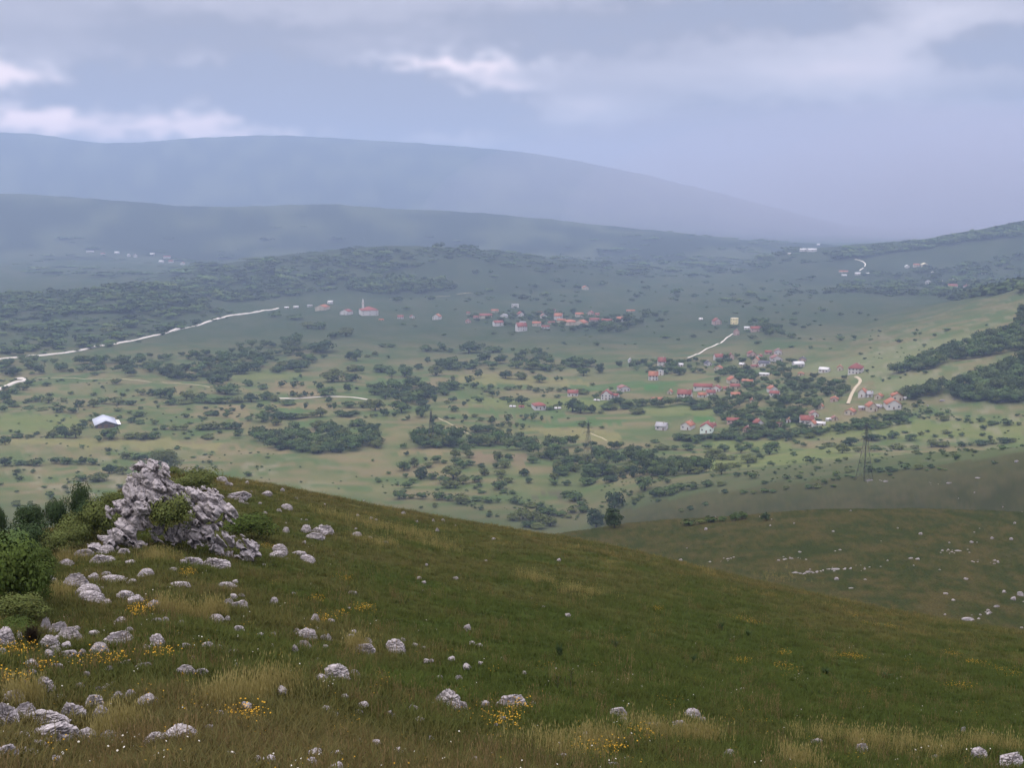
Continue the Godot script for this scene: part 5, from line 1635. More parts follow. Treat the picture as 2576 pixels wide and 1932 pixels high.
func make_materials() -> void:
	var soil := plain(lin(1.0, 1.0, 1.0), 0.97, true)
	soil.metallic_specular = 0.08
	soil.albedo_texture = noise_tex(3, 0.02, Color(0.56, 0.58, 0.54), Color(1.0, 1.0, 1.0), 6, 1024)
	soil.uv1_triplanar = true
	soil.uv1_world_triplanar = true
	soil.uv1_scale = Vector3.ONE * 0.11
	soil.normal_enabled = true
	soil.normal_texture = noise_tex(4, 0.03, Color.BLACK, Color.WHITE, 5, 512, true, 6.0)
	mats.soil = soil
	var stone := plain(lin(0.88, 0.88, 0.88), 0.92)
	stone.metallic_specular = 0.2
	stone.albedo_texture = noise_tex(8, 0.012, lin(0.17, 0.16, 0.165), lin(0.54, 0.51, 0.52), 6, 1024)
	stone.uv1_triplanar = true
	stone.uv1_world_triplanar = true
	stone.uv1_scale = Vector3.ONE * 0.9
	stone.normal_enabled = true
	stone.normal_texture = noise_tex(9, 0.03, Color.BLACK, Color.WHITE, 5, 512, true, 9.0)
	mats.stone = stone
	mats.gravel = plain(lin(0.50, 0.47, 0.42), 0.95)
	mats.sandy = plain(lin(0.36, 0.31, 0.22), 0.95)
	mats.dirt = plain(lin(0.30, 0.27, 0.17), 0.95)
	for k in 4:
		var c: Array = [[0.058, 0.090, 0.030], [0.050, 0.074, 0.018], [0.078, 0.096, 0.030], [0.034, 0.056, 0.024]][k]
		var m := plain(lin(c[0], c[1], c[2]), 0.85, true)
		m.metallic_specular = 0.12
		m.backlight_enabled = true
		m.backlight = Color(0.25, 0.3, 0.1)
		mats["leaf%d" % k] = m
	mats.bark = plain(lin(0.09, 0.075, 0.06))
	var g := plain(lin(0.87, 0.87, 0.87), 0.9, true)
	g.metallic_specular = 0.1
	g.backlight_enabled = true
	g.backlight = Color(0.62, 0.62, 0.4)
	mats.grass = g
	mats.twig = plain(lin(0.10, 0.075, 0.055))
	mats.steel = plain(lin(0.30, 0.31, 0.33), 0.6)
	mats.wire = plain(lin(0.12, 0.12, 0.13), 0.6)
	mats.glass = plain(lin(0.05, 0.06, 0.07), 0.25)
	mats.door = plain(lin(0.13, 0.08, 0.05))
	for r: Array in [["red", 0.235, 0.085, 0.068], ["orange", 0.34, 0.145, 0.09], ["grey", 0.36, 0.36, 0.38], ["greyred", 0.26, 0.14, 0.12], ["dark", 0.10, 0.10, 0.12], ["darkred", 0.20, 0.07, 0.06], ["white", 0.62, 0.62, 0.62], ["cream", 0.66, 0.60, 0.42]]:
		var m := plain(lin(r[1], r[2], r[3]), 0.85)
		m.albedo_texture = noise_tex(40, 0.05, Color(0.82, 0.82, 0.82), Color.WHITE, 4, 256)
		m.uv1_triplanar = true
		m.uv1_world_triplanar = true
		m.uv1_scale = Vector3.ONE * 0.2
		mats["roof_" + r[0]] = m
	for r: Array in [["white", 0.46, 0.45, 0.44], ["cream", 0.38, 0.34, 0.27], ["pink", 0.36, 0.27, 0.24], ["grey", 0.42, 0.41, 0.42], ["yellow", 0.66, 0.58, 0.33], ["mint", 0.55, 0.64, 0.58]]:
		mats["wall_" + r[0]] = plain(lin(r[1], r[2], r[3]), 0.9)


# ================================================================ ground
var field_shapes: Array[PackedVector2Array] = []
var field_boxes: Array[Rect2] = []


func survey_fields() -> void:
	for f: Array in FIELDS:
		var p := PackedVector2Array()
		for q: Array in f[1]:
			p.append(Vector2(q[0], q[1]))
		var r := Rect2(p[0], Vector2.ZERO)
		for q in p:
			r = r.expand(q)
		field_shapes.append(p)
		field_boxes.append(r)


func tint(x: float, z: float, h: float, kind: int) -> Color:
	var d := -z
	var t := x / maxf(d, 8.0)
	var a := wave.get_noise_2d(x * 0.11, z * 0.11)
	var b := wave.get_noise_2d(x * 0.45 + 90.0, z * 0.45)
	if kind == 0:
		# the near hill, coloured darker to stand in for cloud shadow: green where the grass is fresh, brown and straw where it is ripe
		var dc := look(crest_d, clampf(t, -1.0, 1.0))
		var ripe := 0.30 + a * 0.55 + b * 0.25
		ripe += 0.55 * (1.0 - smoothstep(8.5, 13.0, d))
		ripe += 0.35 * smoothstep(0.62, 0.98, d / dc)
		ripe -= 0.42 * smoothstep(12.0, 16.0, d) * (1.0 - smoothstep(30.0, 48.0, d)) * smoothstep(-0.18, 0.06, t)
		ripe += 0.18 * (1.0 - smoothstep(-0.30, -0.10, t))
		ripe = clampf(ripe, 0.0, 1.0)
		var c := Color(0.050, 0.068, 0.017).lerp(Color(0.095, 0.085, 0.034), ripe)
		var straw := smoothstep(0.22, 0.55, wave.get_noise_2d(x * 0.3 + 7.0, z * 0.3 - 40.0)) * smoothstep(0.45, 0.9, d / dc)
		return c.lerp(Color(0.19, 0.155, 0.055), straw * 0.7)
	var a2 := wave.get_noise_2d(x * 0.012 + 11.0, z * 0.012)
	var b2 := wave.get_noise_2d(x * 0.05 + 31.0, z * 0.05)
	if kind == 1:
		var c := Color(0.042, 0.054, 0.016).lerp(Color(0.086, 0.074, 0.030), clampf(0.45 + a2 * 0.5 + b2 * 0.5 + a * 0.8 + b * 0.9, 0.0, 1.0))
		return c
	if kind == 2 and d < look(ridge_d[1], clampf(t, -1.0, 1.0)) + 10.0:
		return Color(0.044, 0.050, 0.018).lerp(Color(0.080, 0.074, 0.034), clampf(0.42 + a2 * 0.6 + b2 * 0.6 + a * 0.8 + b * 0.5, 0.0, 1.0)).lerp(Color(0.110, 0.112, 0.050), smoothstep(-50.0, 10.0, d - look(ridge_d[1], clampf(t, -1.0, 1.0))) * 0.55)
	# the plain
	var far := smoothstep(1100.0, 1700.0, d)
	var ripe := clampf(0.45 + a2 * 0.9 + b2 * 0.35, 0.0, 1.0)
	var c := Color(0.124, 0.152, 0.062).lerp(Color(0.218, 0.205, 0.102), ripe)
	# ploughed and mown strips run across the fields
	var s := wave.get_noise_2d(x * 0.008 + z * 0.002, z * 0.055 - x * 0.004)
	c = c.lerp(Color(0.092, 0.150, 0.052), smoothstep(0.12, 0.26, s) * 0.7)
	c = c.lerp(Color(0.245, 0.195, 0.115), smoothstep(0.10, 0.28, -s) * 0.6)
	var here := Vector2(x + wave.get_noise_2d(x * 0.05, z * 0.05) * 4.0, z + wave.get_noise_2d(x * 0.05 + 9.0, z * 0.05) * 12.0)
	for k in field_boxes.size():
		if field_boxes[k].has_point(here) and Geometry2D.is_point_in_polygon(here, field_shapes[k]):
			var fc: Array = FIELDS[k][0]
			var row := 1.0 + 0.10 * wave.get_noise_2d(x * 0.04, z * 0.2)
			c = c.lerp(Color(fc[0] * row, fc[1] * row, fc[2] * row), 0.72)
	# bleached, stony streaks on the left meadow and on the hillside to the right
	var st := wave.get_noise_2d(x * 0.02, z * 0.11 + 70.0)
	var bare := smoothstep(-0.12, -0.25, t) * (1.0 - smoothstep(740.0, 900.0, d)) + smoothstep(0.25, 0.36, t) * 0.8
	c = c.lerp(Color(0.30, 0.275, 0.19), smoothstep(0.2, 0.42, st) * clampf(bare, 0.0, 1.0) * 0.7)
	# duller, cooler pasture at the foot of the hill and far out
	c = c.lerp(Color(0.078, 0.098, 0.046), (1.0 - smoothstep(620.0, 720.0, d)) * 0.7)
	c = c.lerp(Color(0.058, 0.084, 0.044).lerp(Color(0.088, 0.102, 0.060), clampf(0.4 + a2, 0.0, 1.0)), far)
	if kind == 5 or kind == 4:
		var wood := smoothstep(-0.25, 0.2, wave.get_noise_2d(x * 0.006, z * 0.006 + 5.0))
		c = c.lerp(Color(0.045, 0.062, 0.035), 0.35 + 0.5 * wood)
	if kind == 6:
		c = c.lerp(Color(0.055, 0.070, 0.038), 0.35)
	if kind == 7 or kind == 8 or kind == 9:
		c = Color(0.028, 0.042, 0.024).lerp(Color(0.085, 0.10, 0.055), smoothstep(-0.12, 0.3, wave.get_noise_2d(x * 0.0022, z * 0.0022 + 3.0)))
	return c


func lay_ground() -> void:
	survey_fields()
	var cols: Array[float] = []
	var a := -180.0
	while a < 180.0:
		cols.append(deg_to_rad(a))
		a += 0.125 if absf(a + 0.01) < 28.0 else (0.5 if absf(a) < 36.0 else 4.0)
	cols.append(deg_to_rad(180.0))
	var rows: Array[float] = [0.0, 1.5]
	var r := 3.0
	while r < 11500.0:
		rows.append(r)
		r *= 1.0135 if r < 1600.0 else 1.03
	var w := cols.size()
	var v := PackedVector3Array()
	var c := PackedColorArray()
	v.resize(w * rows.size())
	c.resize(w * rows.size())
	for j in rows.size():
		for i in w:
			var x := sin(cols[i]) * rows[j]
			var z := -cos(cols[i]) * rows[j]
			if absf(cols[i]) > 0.7 and (j % 6) and j > 2 and j < rows.size() - 1:
				# beyond the sides of the view the rows lie on straight lines
				pass
			var h := ground(x, z)
			v[j * w + i] = Vector3(x, h, z)
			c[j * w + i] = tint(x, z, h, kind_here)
	var idx := PackedInt32Array()
	for j in rows.size() - 1:
		for i in w - 1:
			var p := j * w + i
			if j > 0:
				idx.append_array([p, p + w, p + 1])
			idx.append_array([p + 1, p + w, p + w + 1])
	var n := PackedVector3Array()
	n.resize(v.size())
	for j in rows.size():
		for i in w:
			var p := j * w + i
			var dx := v[j * w + mini(i + 1, w - 1)] - v[j * w + maxi(i - 1, 0)]
			var dz := v[mini(j + 1, rows.size() - 1) * w + i] - v[maxi(j - 1, 0) * w + i]
			var q := dx.cross(dz)
			n[p] = (q if q.y > 0.0 else -q).normalized() if q.length() > 1e-9 else Vector3.UP
	var arr := []
	arr.resize(Mesh.ARRAY_MAX)
	arr[Mesh.ARRAY_VERTEX] = v
	arr[Mesh.ARRAY_NORMAL] = n
	arr[Mesh.ARRAY_COLOR] = c
	arr[Mesh.ARRAY_INDEX] = idx
	var m := ArrayMesh.new()
	m.add_surface_from_arrays(Mesh.PRIMITIVE_TRIANGLES, arr)
	var o := put("ground", m, mats.soil)
	tag(o, "grassy hillside falling to a wide hazy plain ringed by hills", "", "", "structure")


func lay_roads() -> void:
	for road: Array in ROADS:
		var st := SurfaceTool.new()
		st.begin(Mesh.PRIMITIVE_TRIANGLES)
		var line: Array[Vector2] = []
		var pts: Array = road[4]
		for k in pts.size() - 1:
			var p0 := Vector2(pts[maxi(k - 1, 0)][0], pts[maxi(k - 1, 0)][1])
			var p1 := Vector2(pts[k][0], pts[k][1])
			var p2 := Vector2(pts[k + 1][0], pts[k + 1][1])
			var p3 := Vector2(pts[mini(k + 2, pts.size() - 1)][0], pts[mini(k + 2, pts.size() - 1)][1])
			var n := maxi(2, int(p1.distance_to(p2) / 4.0))
			for i in n:
				line.append(p1.cubic_interpolate(p2, p0, p3, float(i) / n))
		line.append(Vector2(pts[-1][0], pts[-1][1]))
		var prev: Array[Vector3] = []
		for k in line.size():
			var along := (line[mini(k + 1, line.size() - 1)] - line[maxi(k - 1, 0)]).normalized()
			var side := Vector2(-along.y, along.x)
			var half: float = road[1] * (0.5 + 0.06 * wave.get_noise_2d(k * 0.6, road[1] * 9.0))
			var ring: Array[Vector3] = []
			for s: Array in [[-1.25, -1.2], [-1.0, 1.0], [1.0, 1.0], [1.25, -1.2]]:
				var q: Vector2 = line[k] + side * half * s[0]
				ring.append(Vector3(q.x, ground(q.x, q.y) + road[2] * s[1], q.y))
			var top := maxf(ring[1].y, ring[2].y)
			ring[1].y = lerpf(ring[1].y, top, 0.6)
			ring[2].y = lerpf(ring[2].y, top, 0.6)
			if prev:
				for i in 3:
					for q: Vector3 in [prev[i], prev[i + 1], ring[i], ring[i], prev[i + 1], ring[i + 1]]:
						st.add_vertex(q)
			prev = ring
		st.generate_normals()
		var o := put(road[0], st.commit(), mats["dirt" if road[0] == "path" else road[3]])
		tag(o, "pale gravel road crossing the plain" if road[0] == "road" else "pale country track across the fields", "", "", "structure")


const TENS := {20: "twenty", 30: "thirty", 40: "forty"}
const COUNT := ["first", "second", "third", "fourth", "fifth", "sixth", "seventh", "eighth", "ninth", "tenth", "eleventh", "twelfth", "thirteenth", "fourteenth", "fifteenth", "sixteenth", "seventeenth", "eighteenth", "nineteenth", "twentieth"]


# which one of a row it is, counted from the left
func placed_at(k: int, n: int) -> String:
	if n == 1:
		return " "
	if k == 0:
		return ", leftmost "
	if k == n - 1:
		return ", rightmost "
	k += 1
	if k <= 20:
		return ", " + COUNT[k - 1] + " from left "
	if k % 10 == 0:
		return ", " + {30: "thirtieth", 40: "fortieth"}[k] + " from left "
	return ", " + TENS[k - k % 10] + "-" + COUNT[k % 10 - 1] + " from left "


# ================================================================ foliage
# a crown of leaf-sized faces spread through a cluster of lobes; one metre wide and one metre high, its foot at the origin
func foliage(s: int, lobes: int, leaves: int, leaf: float, lift := 0.0, top := 0.0) -> ArrayMesh:
	var r := rnd(s)
	var centre: Array[Vector3] = []
	var size: Array[float] = []
	var shade: Array[float] = []
	for k in lobes:
		var ang := k * TAU * 0.618 + r.randf_range(-0.4, 0.4)
		var out := sqrt((k + 0.5) / lobes) * 0.33
		var up := lerpf(0.26, 0.68, r.randf()) * (1.0 - out * 0.9) + 0.08
		if top > 0.0:
			up = lerpf(0.2, 0.85, float(k) / lobes)
			out *= (1.05 - up) * 1.3
		centre.append(Vector3(cos(ang) * out, lift + up * (1.0 - lift), sin(ang) * out))
		size.append(r.randf_range(0.17, 0.27) * (1.0 if top == 0.0 else 1.1 - up * 0.6))
		shade.append(r.randf_range(0.68, 1.4))
	var v := PackedVector3Array()
	var n := PackedVector3Array()
	var c := PackedColorArray()
	for k in leaves:
		var b := r.randi() % lobes
		var dir := Vector3(r.randfn(), r.randfn(), r.randfn()).normalized()
		if r.randf() < 0.35 and dir.y < 0.0:
			dir.y = -dir.y
		var p := centre[b] + dir * size[b] * pow(r.randf(), 0.28) * Vector3(1.0, 0.95, 1.0)
		if p.y < 0.01:
			p.y = r.randf() * 0.05
		var nn := (dir + (p - Vector3(0, 0.3, 0)).normalized() * 0.7 + Vector3(r.randfn(), r.randfn(), r.randfn()) * 0.35).normalized()
		var u := nn.cross(Vector3(r.randfn(), r.randfn(), r.randfn())).normalized()
		var w := nn.cross(u)
		var l := leaf * r.randf_range(0.6, 1.4)
		var f := shade[b] * r.randf_range(0.78, 1.25)
		var col := Color(f * r.randf_range(0.92, 1.12), f, f * r.randf_range(0.85, 1.1))
		var q := [p - u * l, p + w * l * 0.6, p + u * l, p - w * l * 0.6]
		for i: int in [0, 1, 2, 0, 2, 3]:
			v.append(q[i])
			n.append(nn)
			c.append(col)
	var lo := Vector3.ONE * 9.0
	var hi := -lo
	for k in range(0, v.size(), 18):
		lo = lo.min(v[k])
		hi = hi.max(v[k])
	for k in v.size():
		v[k] = Vector3(((v[k].x - lo.x) / (hi.x - lo.x) - 0.5) * 1.02, v[k].y / hi.y, ((v[k].z - lo.z) / (hi.z - lo.z) - 0.5) * 1.02)
	var arr := []
	arr.resize(Mesh.ARRAY_MAX)
	arr[Mesh.ARRAY_VERTEX] = v
	arr[Mesh.ARRAY_NORMAL] = n
	arr[Mesh.ARRAY_COLOR] = c
	var m := ArrayMesh.new()
	m.add_surface_from_arrays(Mesh.PRIMITIVE_TRIANGLES, arr)
	return m


func limb(st: SurfaceTool, a: Vector3, b: Vector3, ra: float, rb: float, sides := 6) -> void:
	var ax := (b - a).normalized()
	var u := ax.cross(Vector3(0.3, 0.1, 0.95)).normalized()
	var w := ax.cross(u)
	for k in sides:
		var a0 := TAU * k / sides
		var a1 := TAU * (k + 1) / sides
		var d0 := u * cos(a0) + w * sin(a0)
		var d1 := u * cos(a1) + w * sin(a1)
		var q := [[a + d0 * ra, d0], [b + d0 * rb, d0], [b + d1 * rb, d1], [a + d1 * ra, d1]]
		for i: int in [0, 2, 1, 0, 3, 2]:
			st.set_normal(q[i][1])
			st.add_vertex(q[i][0])


func trunk_mesh() -> ArrayMesh:
	var st := SurfaceTool.new()
	st.begin(Mesh.PRIMITIVE_TRIANGLES)
	limb(st, Vector3(0, -0.06, 0), Vector3(0.01, 0.25, 0.0), 0.05, 0.035)
	limb(st, Vector3(0.01, 0.24, 0), Vector3(0.14, 0.55, 0.05), 0.03, 0.012)
	limb(st, Vector3(0.01, 0.22, 0), Vector3(-0.13, 0.52, -0.06), 0.028, 0.012)
	limb(st, Vector3(0.01, 0.24, 0), Vector3(0.0, 0.62, 0.1), 0.026, 0.01)
	return st.commit()


func _plant_look(p: Array) -> String:
	var look: String = ["mid green ", "light green ", "olive green ", "dark green "][p[5]] + ("tree" if p[6] == 1 else "bush")
	var r: float = p[2] / p[3]
	return ("broad " if r > 2.05 else "upright " if r < 1.05 else "small " if p[3] < 3.2 else "") + look


func grow_plants() -> void:
	var crowns: Array[ArrayMesh] = []
	var bushes: Array[ArrayMesh] = []
	for k in 6:
		crowns.append(foliage(100 + k, 9 + k % 3, 640, 0.06, 0.03))
		bushes.append(foliage(200 + k, 8 + k % 4, 480, 0.065))
	var spire := foliage(300, 9, 620, 0.05, 0.04, 1.0)
	var stem := trunk_mesh()
	var r := rnd(77)
	for zone: Array in PLANTS:
		for i: int in zone[1].size():
			var p: Array = zone[1][i]
			p = [_plant_look(p) + placed_at(i, zone[1].size()) + zone[0]] + p
			var at := on_ground(p[1], p[2])
			var sink: float = p[4] * 0.04
			var turn := r.randf() * TAU
			var deep := r.randf_range(0.75, 1.0)
			if p[7] == 1:
				var o := base("tree", at - Vector3(0, sink, 0))
				o.scale = Vector3(p[3], p[4], p[3] * deep)
				var crown := put("crown", spire if (p[6] == 3 and p[3] < p[4] * 0.95 and p[3] > 4.0) else crowns[p[5]], mats["leaf%d" % p[6]], o)
				crown.rotation.y = turn
				put("trunk", stem, mats.bark, o).rotation.y = turn
				tag(o, p[0], "tree", "trees " + zone[0])
			else:
				var o := put("bush", bushes[p[5]], mats["leaf%d" % p[6]])
				o.position = at - Vector3(0, sink, 0)
				o.scale = Vector3(p[3], p[4], p[3] * deep)
				tag(o, p[0], "bush", "bushes " + zone[0])


func mass(called: String, m: Mesh, mat: Material, xs: Array, tints := PackedColorArray()) -> MultiMeshInstance3D:
	var mm := MultiMesh.new()
	mm.transform_format = MultiMesh.TRANSFORM_3D
	mm.use_colors = tints.size() > 0
	mm.mesh = m
	mm.instance_count = xs.size()
	for k in xs.size():
		mm.set_instance_transform(k, xs[k])
		if tints.size():
			mm.set_instance_color(k, tints[k])
	var o := MultiMeshInstance3D.new()
	o.multimesh = mm
	o.material_override = mat
	o.name = numbered(called)
	add_child(o, true)
	return o


# whether a tree there would stand in a house or right before it
func blocks_house(p: Vector2) -> bool:
	for zone: Array in HOUSES:
		for h: Array in zone[1]:
			var q := Vector2(h[0], h[1])
			if p.distance_squared_to(q) > 900.0:
				continue
			var away := q.normalized()
			var o := p - q
			if absf(o.cross(away)) < h[2] * 0.62 and o.dot(away) > -15.0 and o.dot(away) < h[2] * 0.8:
				return true
	return false


func grow_masses() -> void:
	var r := rnd(55)
	var wood: Array[Transform3D] = []
	var scrub: Array[Transform3D] = []
	var wood_c := PackedColorArray()
	var scrub_c := PackedColorArray()
	for m: Array in MASSES:
		var poly := PackedVector2Array()
		for q: Array in m[4]:
			poly.append(Vector2(q[0], q[1]))
		var lo := poly[0]
		var hi := poly[0]
		for q in poly:
			lo = lo.min(q)
			hi = hi.max(q)
		var done := 0
		var tries := 0
		while done < m[1] and tries < 60000:
			tries += 1
			var q := Vector2(r.randf_range(lo.x, hi.x), r.randf_range(lo.y, hi.y))
			if not Geometry2D.is_point_in_polygon(q, poly):
				continue
			var d := 1000.0 / q.y
			var x := q.x * d
			if m[0] == 1 and wave.get_noise_2d(x * 0.011, d * 0.011 + 400.0) < r.randf_range(-0.35, 0.12):
				continue
			if m[0] == 0 and blocks_house(Vector2(x, -d)):
				done += 1
				continue
			var w: float = m[2] * r.randf_range(0.5, 1.4)
			if m[0] == 1:
				w *= [0.5, 0.6, 0.8, 1.0, 1.4][r.randi() % 5]
			var h: float = w * (m[3] / m[2] if m[0] == 1 else minf(0.84, m[3] / m[2] * 1.12)) * r.randf_range(0.8, 1.25)
			var b := Basis(Vector3.UP, r.randf() * TAU).scaled(Vector3(w, h, w * 0.9))
			var f := r.randf_range(0.55, 1.5)
			var tone := Color(f * r.randf_range(0.9, 1.15), f, f * r.randf_range(0.85, 1.1))
			var tr := Transform3D(b, on_ground(x, -d) - Vector3(0, h * 0.05, 0))
			if m[0] == 0:
				wood.append(tr)
				wood_c.append(tone)
			else:
				scrub.append(tr)
				scrub_c.append(tone)
			done += 1
	for row: String in LOOSE:
		for one in row.split(","):
			var q := one.split(" ")
			var w := float(q[2]) * 0.1
			var b := Basis(Vector3.UP, r.randf() * TAU).scaled(Vector3(w, float(q[3]) * 0.1, w * 0.9))
			scrub.append(Transform3D(b, on_ground(float(q[0]), float(q[1])) - Vector3(0, 0.1, 0)))
			var f := r.randf_range(0.65, 1.2)
			scrub_c.append(Color(f, f, f))
	var a := mass("woodland", foliage(401, 9, 420, 0.06, 0.06), mats.leaf0, wood, wood_c)
	tag(a, "dark green woodland filling the hedges and village edges of the plain", "woodland", "", "stuff")
	var b2 := mass("scrub", foliage(402, 7, 130, 0.11), mats.leaf0, scrub, scrub_c)
	tag(b2, "low dark scrub dotted over the plain and its hills", "scrub", "", "stuff")


func grow_near_bushes() -> void:
	var kinds: Array[ArrayMesh] = []
	for k in 4:
		kinds.append(foliage(500 + k, 14 + k, 5200, 0.021))
	var st := SurfaceTool.new()
	st.begin(Mesh.PRIMITIVE_TRIANGLES)
	for k in 7:
		var a := TAU * k / 7.0
		limb(st, Vector3(cos(a) * 0.10, -0.08, sin(a) * 0.10), Vector3(cos(a) * 0.28, 0.42, sin(a) * 0.28), 0.008, 0.003, 5)
	var stems := st.commit()
	for b: Array in NEAR_BUSHES:
		var foot := on_ground(b[1], b[2]) - Vector3(0, b[4] * 0.05, 0)
		if String(b[0]).contains("gap"):
			# rooted on the ledge between the two ribs
			foot = Transform3D(Basis(Vector3.UP, atan2(-AT_CRAG.x, -AT_CRAG.y)), on_ground(AT_CRAG.x, AT_CRAG.y)) * Vector3(8.0 * SIZE_CRAG, 34.0 * SIZE_CRAG, -20.0 * SIZE_CRAG)
		var o := base("shrub", foot, b[5] * 1.7)
		o.scale = Vector3(b[3], b[4], b[3] * 0.8)
		put("foliage", kinds[b[5]], mats["leaf%d" % b[6]], o)
		put("stem", stems, mats.bark, o)
		tag(o, b[0], "shrub", "shrubs around the split crag")


# ================================================================ rocks
func ball(levels: int) -> Array:
	var f := (1.0 + sqrt(5.0)) / 2.0
	var v: Array[Vector3] = []
	for q: Array in [[-1, f, 0], [1, f, 0], [-1, -f, 0], [1, -f, 0], [0, -1, f], [0, 1, f], [0, -1, -f], [0, 1, -f], [f, 0, -1], [f, 0, 1], [-f, 0, -1], [-f, 0, 1]]:
		v.append(Vector3(q[0], q[1], q[2]).normalized())
	var t: Array = [0, 11, 5, 0, 5, 1, 0, 1, 7, 0, 7, 10, 0, 10, 11, 1, 5, 9, 5, 11, 4, 11, 10, 2, 10, 7, 6, 7, 1, 8, 3, 9, 4, 3, 4, 2, 3, 2, 6, 3, 6, 8, 3, 8, 9, 4, 9, 5, 2, 4, 11, 6, 2, 10, 8, 6, 7, 9, 8, 1]
	for l in levels:
		var mid := {}
		var n: Array = []
		for k in range(0, t.size(), 3):
			var e: Array = []
			for i in 3:
				var p: int = t[k + i]
				var q: int = t[k + (i + 1) % 3]
				var key := mini(p, q) * 100000 + maxi(p, q)
				if not mid.has(key):
					mid[key] = v.size()
					v.append((v[p] + v[q]).normalized())
				e.append(mid[key])
			n.append_array([t[k], e[0], e[2], t[k + 1], e[1], e[0], t[k + 2], e[2], e[1], e[0], e[1], e[2]])
		t = n
	return [v, t]


func rock_mesh(s: int, shape: Array) -> ArrayMesh:
	var big := FastNoiseLite.new()
	big.seed = s
	big.frequency = 0.75
	big.fractal_octaves = 2
	var cell := FastNoiseLite.new()
	cell.noise_type = FastNoiseLite.TYPE_CELLULAR
	cell.cellular_return_type = FastNoiseLite.RETURN_DISTANCE2_SUB
	cell.seed = s + 9
	cell.frequency = 1.15
	cell.fractal_type = FastNoiseLite.FRACTAL_NONE
	var fine := FastNoiseLite.new()
	fine.seed = s + 3
	fine.frequency = 2.6
	fine.fractal_type = FastNoiseLite.FRACTAL_RIDGED
	fine.fractal_octaves = 4
	var r := rnd(s)
	# flat breaks, then cracks along the beds, then sharp flutes
	var cuts: Array = []
	for k in 16:
		cuts.append([Vector3(r.randfn(), absf(r.randfn()) * 0.8 - 0.1, r.randfn()).normalized(), r.randf_range(0.52, 0.86)])
	var tilt := Basis(Vector3(0, 0, 1), r.randf_range(-0.8, 0.8)).scaled(Vector3(1, 2.0, 1))
	var v: Array = shape[0]
	var out := PackedVector3Array()
	for p: Vector3 in v:
		var q := p * (1.0 + 0.36 * big.get_noise_3dv(p * 1.1))
		for c: Array in cuts:
			var n: Vector3 = c[0]
			var over: float = q.dot(n) - c[1]
			if over > 0.0:
				q -= n * over * 0.93
		var deep := cell.get_noise_3dv(tilt * p * 1.7 + Vector3(fine.get_noise_3dv(p) * 0.25, 0, 0))
		q *= 1.0 - 0.34 * (1.0 - smoothstep(-1.0, -0.80, deep)) + 0.15 * (fine.get_noise_3dv(tilt * p * 0.7) - 0.3)
		out.append(q)
	var lo := out[0]
	var hi := out[0]
	for p in out:
		lo = lo.min(p)
		hi = hi.max(p)
	# one wide, one high above the lowest fifth, which lies in the ground
	for k in out.size():
		var p := out[k] - (lo + hi) * 0.5
		out[k] = Vector3(p.x / (hi.x - lo.x), (out[k].y - lo.y) / (hi.y - lo.y) * 1.3 - 0.3, p.z / (hi.z - lo.z))
	var n := PackedVector3Array()
	n.resize(out.size())
	var t: Array = shape[1]
	var idx := PackedInt32Array()
	for k in range(0, t.size(), 3):
		var a: int = t[k]
		var b: int = t[k + 1]
		var c: int = t[k + 2]
		var g := (out[b] - out[a]).cross(out[c] - out[a])
		if g.dot(v[a]) < 0.0:
			g = -g
			var swap := b
			b = c
			c = swap
		idx.append_array([a, c, b])
		n[a] += g
		n[b] += g
		n[c] += g
	for k in n.size():
		n[k] = n[k].normalized()
	var arr := []
	arr.resize(Mesh.ARRAY_MAX)
	arr[Mesh.ARRAY_VERTEX] = out
	arr[Mesh.ARRAY_NORMAL] = n
	arr[Mesh.ARRAY_INDEX] = idx
	var m := ArrayMesh.new()
	m.add_surface_from_arrays(Mesh.PRIMITIVE_TRIANGLES, arr)
	return m


func scatter_rocks() -> void:
	var shape := ball(5)
	var kinds: Array[ArrayMesh] = []
	for k in 8:
		kinds.append(rock_mesh(900 + k * 13, shape))
	scatter_small_stones(rock_mesh(777, ball(3)))
	for zone: Array in ROCKS:
		for i: int in zone[1].size():
			var p: Array = zone[1][i]
			var a: float = p[2] / p[3]
			var look := "flat" if a > 2.5 else "low" if a > 1.8 else "upright" if a < 1.1 else "blocky" if a < 1.4 else "rounded"
			p = ["%s grey %s%s%s" % [look, "boulder" if p[2] > 0.28 else "stone", placed_at(i, zone[1].size()), zone[0]]] + p
			var o := put("rock", kinds[p[5]], mats.stone)
			var far := Vector2(p[1], p[2]).length()
			o.position = on_ground(p[1], p[2]) - Vector3(0, 0.02 * p[4], 0)
			# the listed foot is the front edge, so the middle lies half a depth behind it
			var deep: float = p[3] * (0.8 if far < 110.0 else 0.5)
			o.position += Vector3(p[1], 0, p[2]).normalized() * deep * 0.3
			o.position.y = ground(o.position.x, o.position.z) - 0.06 * p[4]
			o.rotation_degrees.y = p[6]
			o.scale = Vector3(p[3] * 1.2, p[4] * 1.0, deep) if far < 110.0 else Vector3(p[3] * 0.62, p[4] * 0.5, deep * 0.6)
			tag(o, p[0], "rock", "rocks " + zone[0])


